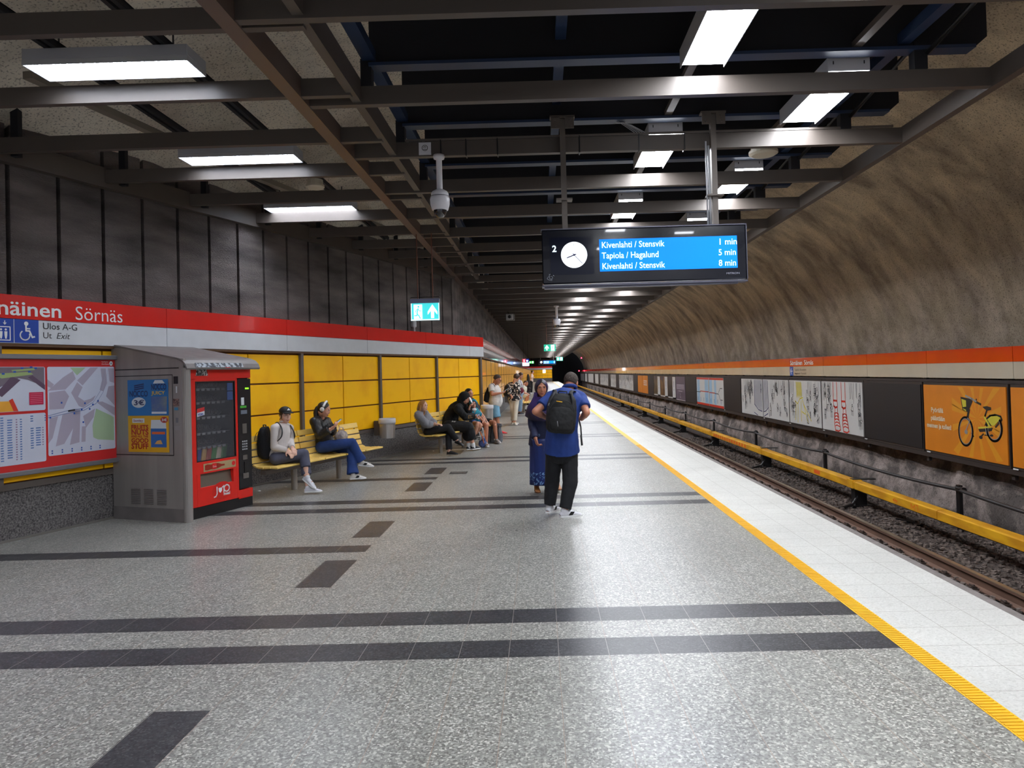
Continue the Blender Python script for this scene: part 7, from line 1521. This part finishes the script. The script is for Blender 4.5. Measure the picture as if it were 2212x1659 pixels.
mb = MB(); B.torso(mb, -.16, .05, .004); [B.leg(mb, S, .024, .98, (.095, .08, .05)) for S in 'LR']; mb.cap(J['hL'], J['hR'], .1, .1); remeshed(mb, 'shorts', mat('shorts_light_blue', (118, 168, 196), .8, noise=.08, nscale=8), t, .011, 2, .015)
B.shell('hair', HAIR_G, t, (0, -.016, .032), (.085, .106, .1), (76, 62), -22, .012, -.03, disp=.004)
gl = thing('glasses', B.H, 'thin dark glasses on the stocky person in the white tee', 'glasses'); mb = MB()
for sg in (-1, 1): c = B.H+(B.r*sg*.033+B.f*.108+B.u*.014)*1.06; mb.tube([c+B.r*.022*math.cos(q)+B.u*.016*math.sin(q) for q in np.linspace(0, 6.28, 12)], .0025, 5); mb.tube([c+B.r*sg*.022, c+B.r*sg*.022-B.f*.1], .0025, 5)
mb.build('glasses_frame', M_blk, gl)
M_rs = mat('shoe_red', (226, 50, 54), .5)
for S in 'LR': shoe(B, t, S, M_rs, mat('sole_red', (180, 40, 44), .6))
phone(Y_(g4, 590, 625, 19.7), V(.1, 1, 0), V(.8, 0, .5), 'pale blue phone held by the stocky person in the white tee', (110, 160, 190), .09, .16)
bk = thing('backpack', Y_(g4, 200, 870, 19.75), 'black sack-shaped rucksack on the back of the person in the white tee', 'backpack')
c = Y_(g4, 248, 875, 19.76); up_ = nrm(Y_(g4, 285, 520, 19.76)-c); fw_ = nrm(V(-1, 0, 0)-up_*V(-1, 0, 0).dot(up_)); rt_ = fw_.cross(up_)
pack(bk, c, rt_, fw_, up_, .3, .44, .13, MATS['rucksack_plain_black'], M_blk, straps=[[J['s'+S]+V(-.06, 0, .02), J['s'+S]+V(.02, 0, .085), J['s'+S]+V(.1, 0, .03), J['s'+S]+V(.12, 0, -.12)] for S in 'LR'])
# ---------------------------------------------------------------- 10 woman in patterned blouse
J = dict(head=Y_(g4, 840, 345, 23.0), face=V(.72, .45, -.42), neck=Y_(g4, 790, 455, 23.0), sR=Y_(g4, 860, 510, 22.95), sL=Y_(g4, 700, 500, 23.1), eR=Y_(g4, 880, 640, 22.9), wR=Y_(g4, 900, 740, 23.1), eL=Y_(g4, 680, 640, 22.85), wL=Y_(g4, 730, 745, 22.9),
         hR=Y_(g4, 830, 800, 23.05), hL=Y_(g4, 735, 800, 23.1), kR=Y_(g4, 820, 1020, 23.0), kL=Y_(g4, 760, 1030, 23.1), aR=Y_(g4, 800, 1300, 22.95), aL=Y_(g4, 755, 1270, 23.25), tR=Y_(g4, 830, 1360, 22.8), tL=Y_(g4, 880, 1330, 23.35), dL=V(.2, .3, -.8), nL=V(0, 1, 0), dR=V(.2, .6, -.4), nR=V(0, 0, -1))
J['sR'], J['sL'] = J['sR'], J['sL']
for a in ('R', 'L'): pin(J, a, .08)
tmp = {k[:-1]+'RL'['LR'.index(k[-1])] if k[-1] in 'LR' and len(k) == 2 else k: v for k, v in J.items()}
B = Body(J, 1.0, .0, 1.0)
t = thing('person', base([J['aL'], J['aR']]), 'short-haired person in a black and white patterned blouse and white trousers, turned away', 'person')
body(B, t, SK1, .009, .4, .4)
top(B, t, mat('blouse_pattern', (206, 196, 186), .8, c2=(24, 24, 30), nscale=17, ramp=(.52, .55), detail=1), 'blouse', -.06, 1.25, .03, .026, .011, .02, .05)
pants(B, t, mat('trousers_ivory', (214, 208, 192), .8, noise=.05, nscale=8), 'trousers', 1.84, .014, (.092, .066, .05), .011, .012)
B.shell('hair', HAIR_BR, t, (0, -.012, .022), (.092, .11, .105), (56, 60), -24, .014, -.065, disp=.006)
for S in 'LR': shoe(B, t, S, mat('shoe_cream', (214, 206, 190), .5), M_so, low=True)
bk = thing('backpack', Y_(g4, 640, 740, 23.1), 'black and tan rucksack behind the person in the patterned blouse', 'backpack')
c = Y_(g4, 668, 745, 23.0); fw_ = V(-.9, -.35, 0).normalized(); up_ = V(0, 0, 1); pack(bk, c, fw_.cross(up_), fw_, up_, .28, .38, .14, mat('rucksack_mottled', (20, 20, 24), .8, c2=(76, 64, 44), nscale=9, ramp=(.35, .4)), M_blk)
# ---------------------------------------------------------------- 11 person in white top and jeans
J = dict(head=Y_(g4, 925, 305, 28.5), face=V(.82, -.2, -.5), neck=Y_(g4, 890, 400, 28.5), sR=Y_(g4, 885, 440, 28.4), sL=Y_(g4, 900, 440, 28.65), eR=Y_(g4, 925, 560, 28.3), wR=Y_(g4, 985, 490, 28.3), eL=Y_(g4, 940, 550, 28.7), wL=Y_(g4, 990, 490, 28.5),
         hR=Y_(g4, 910, 680, 28.4), hL=Y_(g4, 915, 680, 28.6), kR=Y_(g4, 915, 880, 28.4), kL=Y_(g4, 915, 880, 28.6), aR=Y_(g4, 895, 1110, 28.4), aL=Y_(g4, 905, 1080, 28.7), tR=Y_(g4, 950, 1150, 28.4), tL=Y_(g4, 965, 1120, 28.7))
for a in 'LR': pin(J, a, .08)
B = Body(J, 1.0, 0, .95)
t = thing('person', base([J['aL'], J['aR']]), 'person in a white top and pale jeans behind the one in the patterned blouse', 'person')
body(B, t, SK1, .012, .5, .5)
top(B, t, mat('top_white_grey', (196, 200, 206), .8), 'top', -.02, 1.8, .02, .02, .012, .015, .04); pants(B, t, mat('jeans_pale', (128, 156, 184), .85, noise=.1), 'jeans', 1.85, .02, (.09, .075, .06), .012, .012)
B.shell('hair', HAIR_BR, t, (0, -.014, .026), (.088, .108, .1), (66, 60), -22, .012, -.04)
for S in 'LR': shoe(B, t, S, M_bs, M_so)
hb = thing('handbag', Y_(g4, 940, 640, 28.2), 'maroon shoulder bag on the person in pale jeans', 'handbag'); c = Y_(g4, 930, 620, 28.25)
mb = MB(); mb.ell(c, .13, .07, .12); remeshed(mb, 'bag_body', mat('bag_maroon', (110, 24, 50), .6), hb, .01, 2)
mb = MB(); mb.tube([c+V(.05, 0, .1), c+V(.0, .05, .4), c+V(-.05, .12, .62)], .01, 6); mb.build('bag_strap', MATS['bag_maroon'], hb, smooth=True)
# ---------------------------------------------------------------- 12 seated person in cream at the distant bench
J = dict(head=Y_(g4, 1035, 470, 31.0), face=V(.85, -.3, -.3), neck=Y_(g4, 1000, 530, 31.0), sR=Y_(g4, 985, 560, 30.85), sL=Y_(g4, 1000, 560, 31.2), eR=Y_(g4, 985, 660, 30.8), wR=Y_(g4, 1060, 690, 30.8), eL=Y_(g4, 1010, 660, 31.3), wL=Y_(g4, 1070, 690, 31.1),
         hR=Y_(g4, 965, 720, 30.9), hL=Y_(g4, 970, 715, 31.15), kR=Y_(g4, 1045, 745, 30.9), kL=Y_(g4, 1080, 735, 31.2), aR=Y_(g4, 990, 1010, 30.9), aL=Y_(g4, 1060, 900, 31.2), tR=Y_(g4, 1060, 1045, 30.9), tL=Y_(g4, 1090, 920, 31.2))
pin(J, 'R', .08)
B = Body(J, .98, 0, 1.0)
t = thing('person', (J['hR'].x, J['hR'].y, .45), 'person in a cream top with bare legs sitting on the distant bench', 'person')
body(B, t, SK2, .012, .5, .5)
top(B, t, mat('top_cream', (208, 206, 190), .8), 'top', -.08, .7, .035, .03, .012, .02, .08); mb = MB(); B.torso(mb, -.16, .1, .02); [mb.cap(J['h'+S], lerp(J['h'+S], J['k'+S], .6), .1, .09) for S in 'LR']; remeshed(mb, 'shorts', mat('shorts_cream', (190, 184, 166), .8), t, .012, 2)
B.shell('hair', HAIR_BR, t, (0, -.014, .026), (.088, .108, .1), (66, 60), -22, .012, -.06)
for S in 'LR': shoe(B, t, S, M_bs, MATS['sole_black'])
# ---------------------------------------------------------------- 13 far standing person with a black case
J = dict(head=Y_(g4, 1175, 235, 56), face=V(.95, -.1, -.05), neck=Y_(g4, 1165, 275, 56), sR=Y_(g4, 1155, 290, 55.85), sL=Y_(g4, 1160, 290, 56.2), eR=Y_(g4, 1150, 345, 55.8), wR=Y_(g4, 1185, 350, 55.8), eL=Y_(g4, 1160, 345, 56.25), wL=Y_(g4, 1190, 345, 56.1),
         hR=Y_(g4, 1145, 430, 55.9), hL=Y_(g4, 1150, 430, 56.1), kR=Y_(g4, 1130, 545, 55.9), kL=Y_(g4, 1155, 545, 56.1), aR=Y_(g4, 1110, 650, 55.9), aL=Y_(g4, 1150, 655, 56.1), tR=Y_(g4, 1135, 670, 55.9), tL=Y_(g4, 1180, 675, 56.1))
for a in 'LR': pin(J, a, .08)
B = Body(J, 1.02, 0, 1.0)
t = thing('person', base([J['aL'], J['aR']]), 'far person in a pale pink shirt and black trousers standing sideways near the far wall', 'person')
body(B, t, SK1, .016, .5, .5); top(B, t, mat('shirt_pale_pink', (216, 190, 176), .8), 'shirt', -.02, 1.3, .02, .02, .016, .0); pants(B, t, MATS['trousers_black'], 'trousers', 1.92, .02, vox=.016, disp=0)
B.shell('hair', HAIR_D, t, (0, -.014, .03), (.088, .108, .1), (66, 60), -22, .012, -.03)
for S in 'LR': shoe(B, t, S, M_sw, M_so)
ic = thing('instrument_case', Y_(g4, 1085, 560, 52), 'tall black instrument case standing by the far person in pale pink', 'case')
mb = MB(); c0, c1 = Y_(g4, 1090, 545, 52), Y_(g4, 1080, 275, 52); mb.tube([c0, lerp(c0, c1, .1), lerp(c0, c1, .35), lerp(c0, c1, .55), lerp(c0, c1, .8), c1], [.12, .19, .17, .12, .11, .06], 14, True, .5, (1, 0, 0)); remeshed(mb, 'case_body', M_blk, ic, .014, 2)
mb = MB(); mb.ell(c0+V(0, 0, -.12), .16, .12, .14); mb.ell(c0+V(-.05, 0, -.3), .2, .13, .1); remeshed(mb, 'lower_bag', mat('case_maroon_black', (34, 20, 24), .8), ic, .014, 2, .02)
mb = MB(); mb.box(c0.x-.18, c0.x+.12, 51.9, 52.2, 0, max(c0.z-.36, .1)); mb.build('case_stand', M_bframe, ic)
flush()
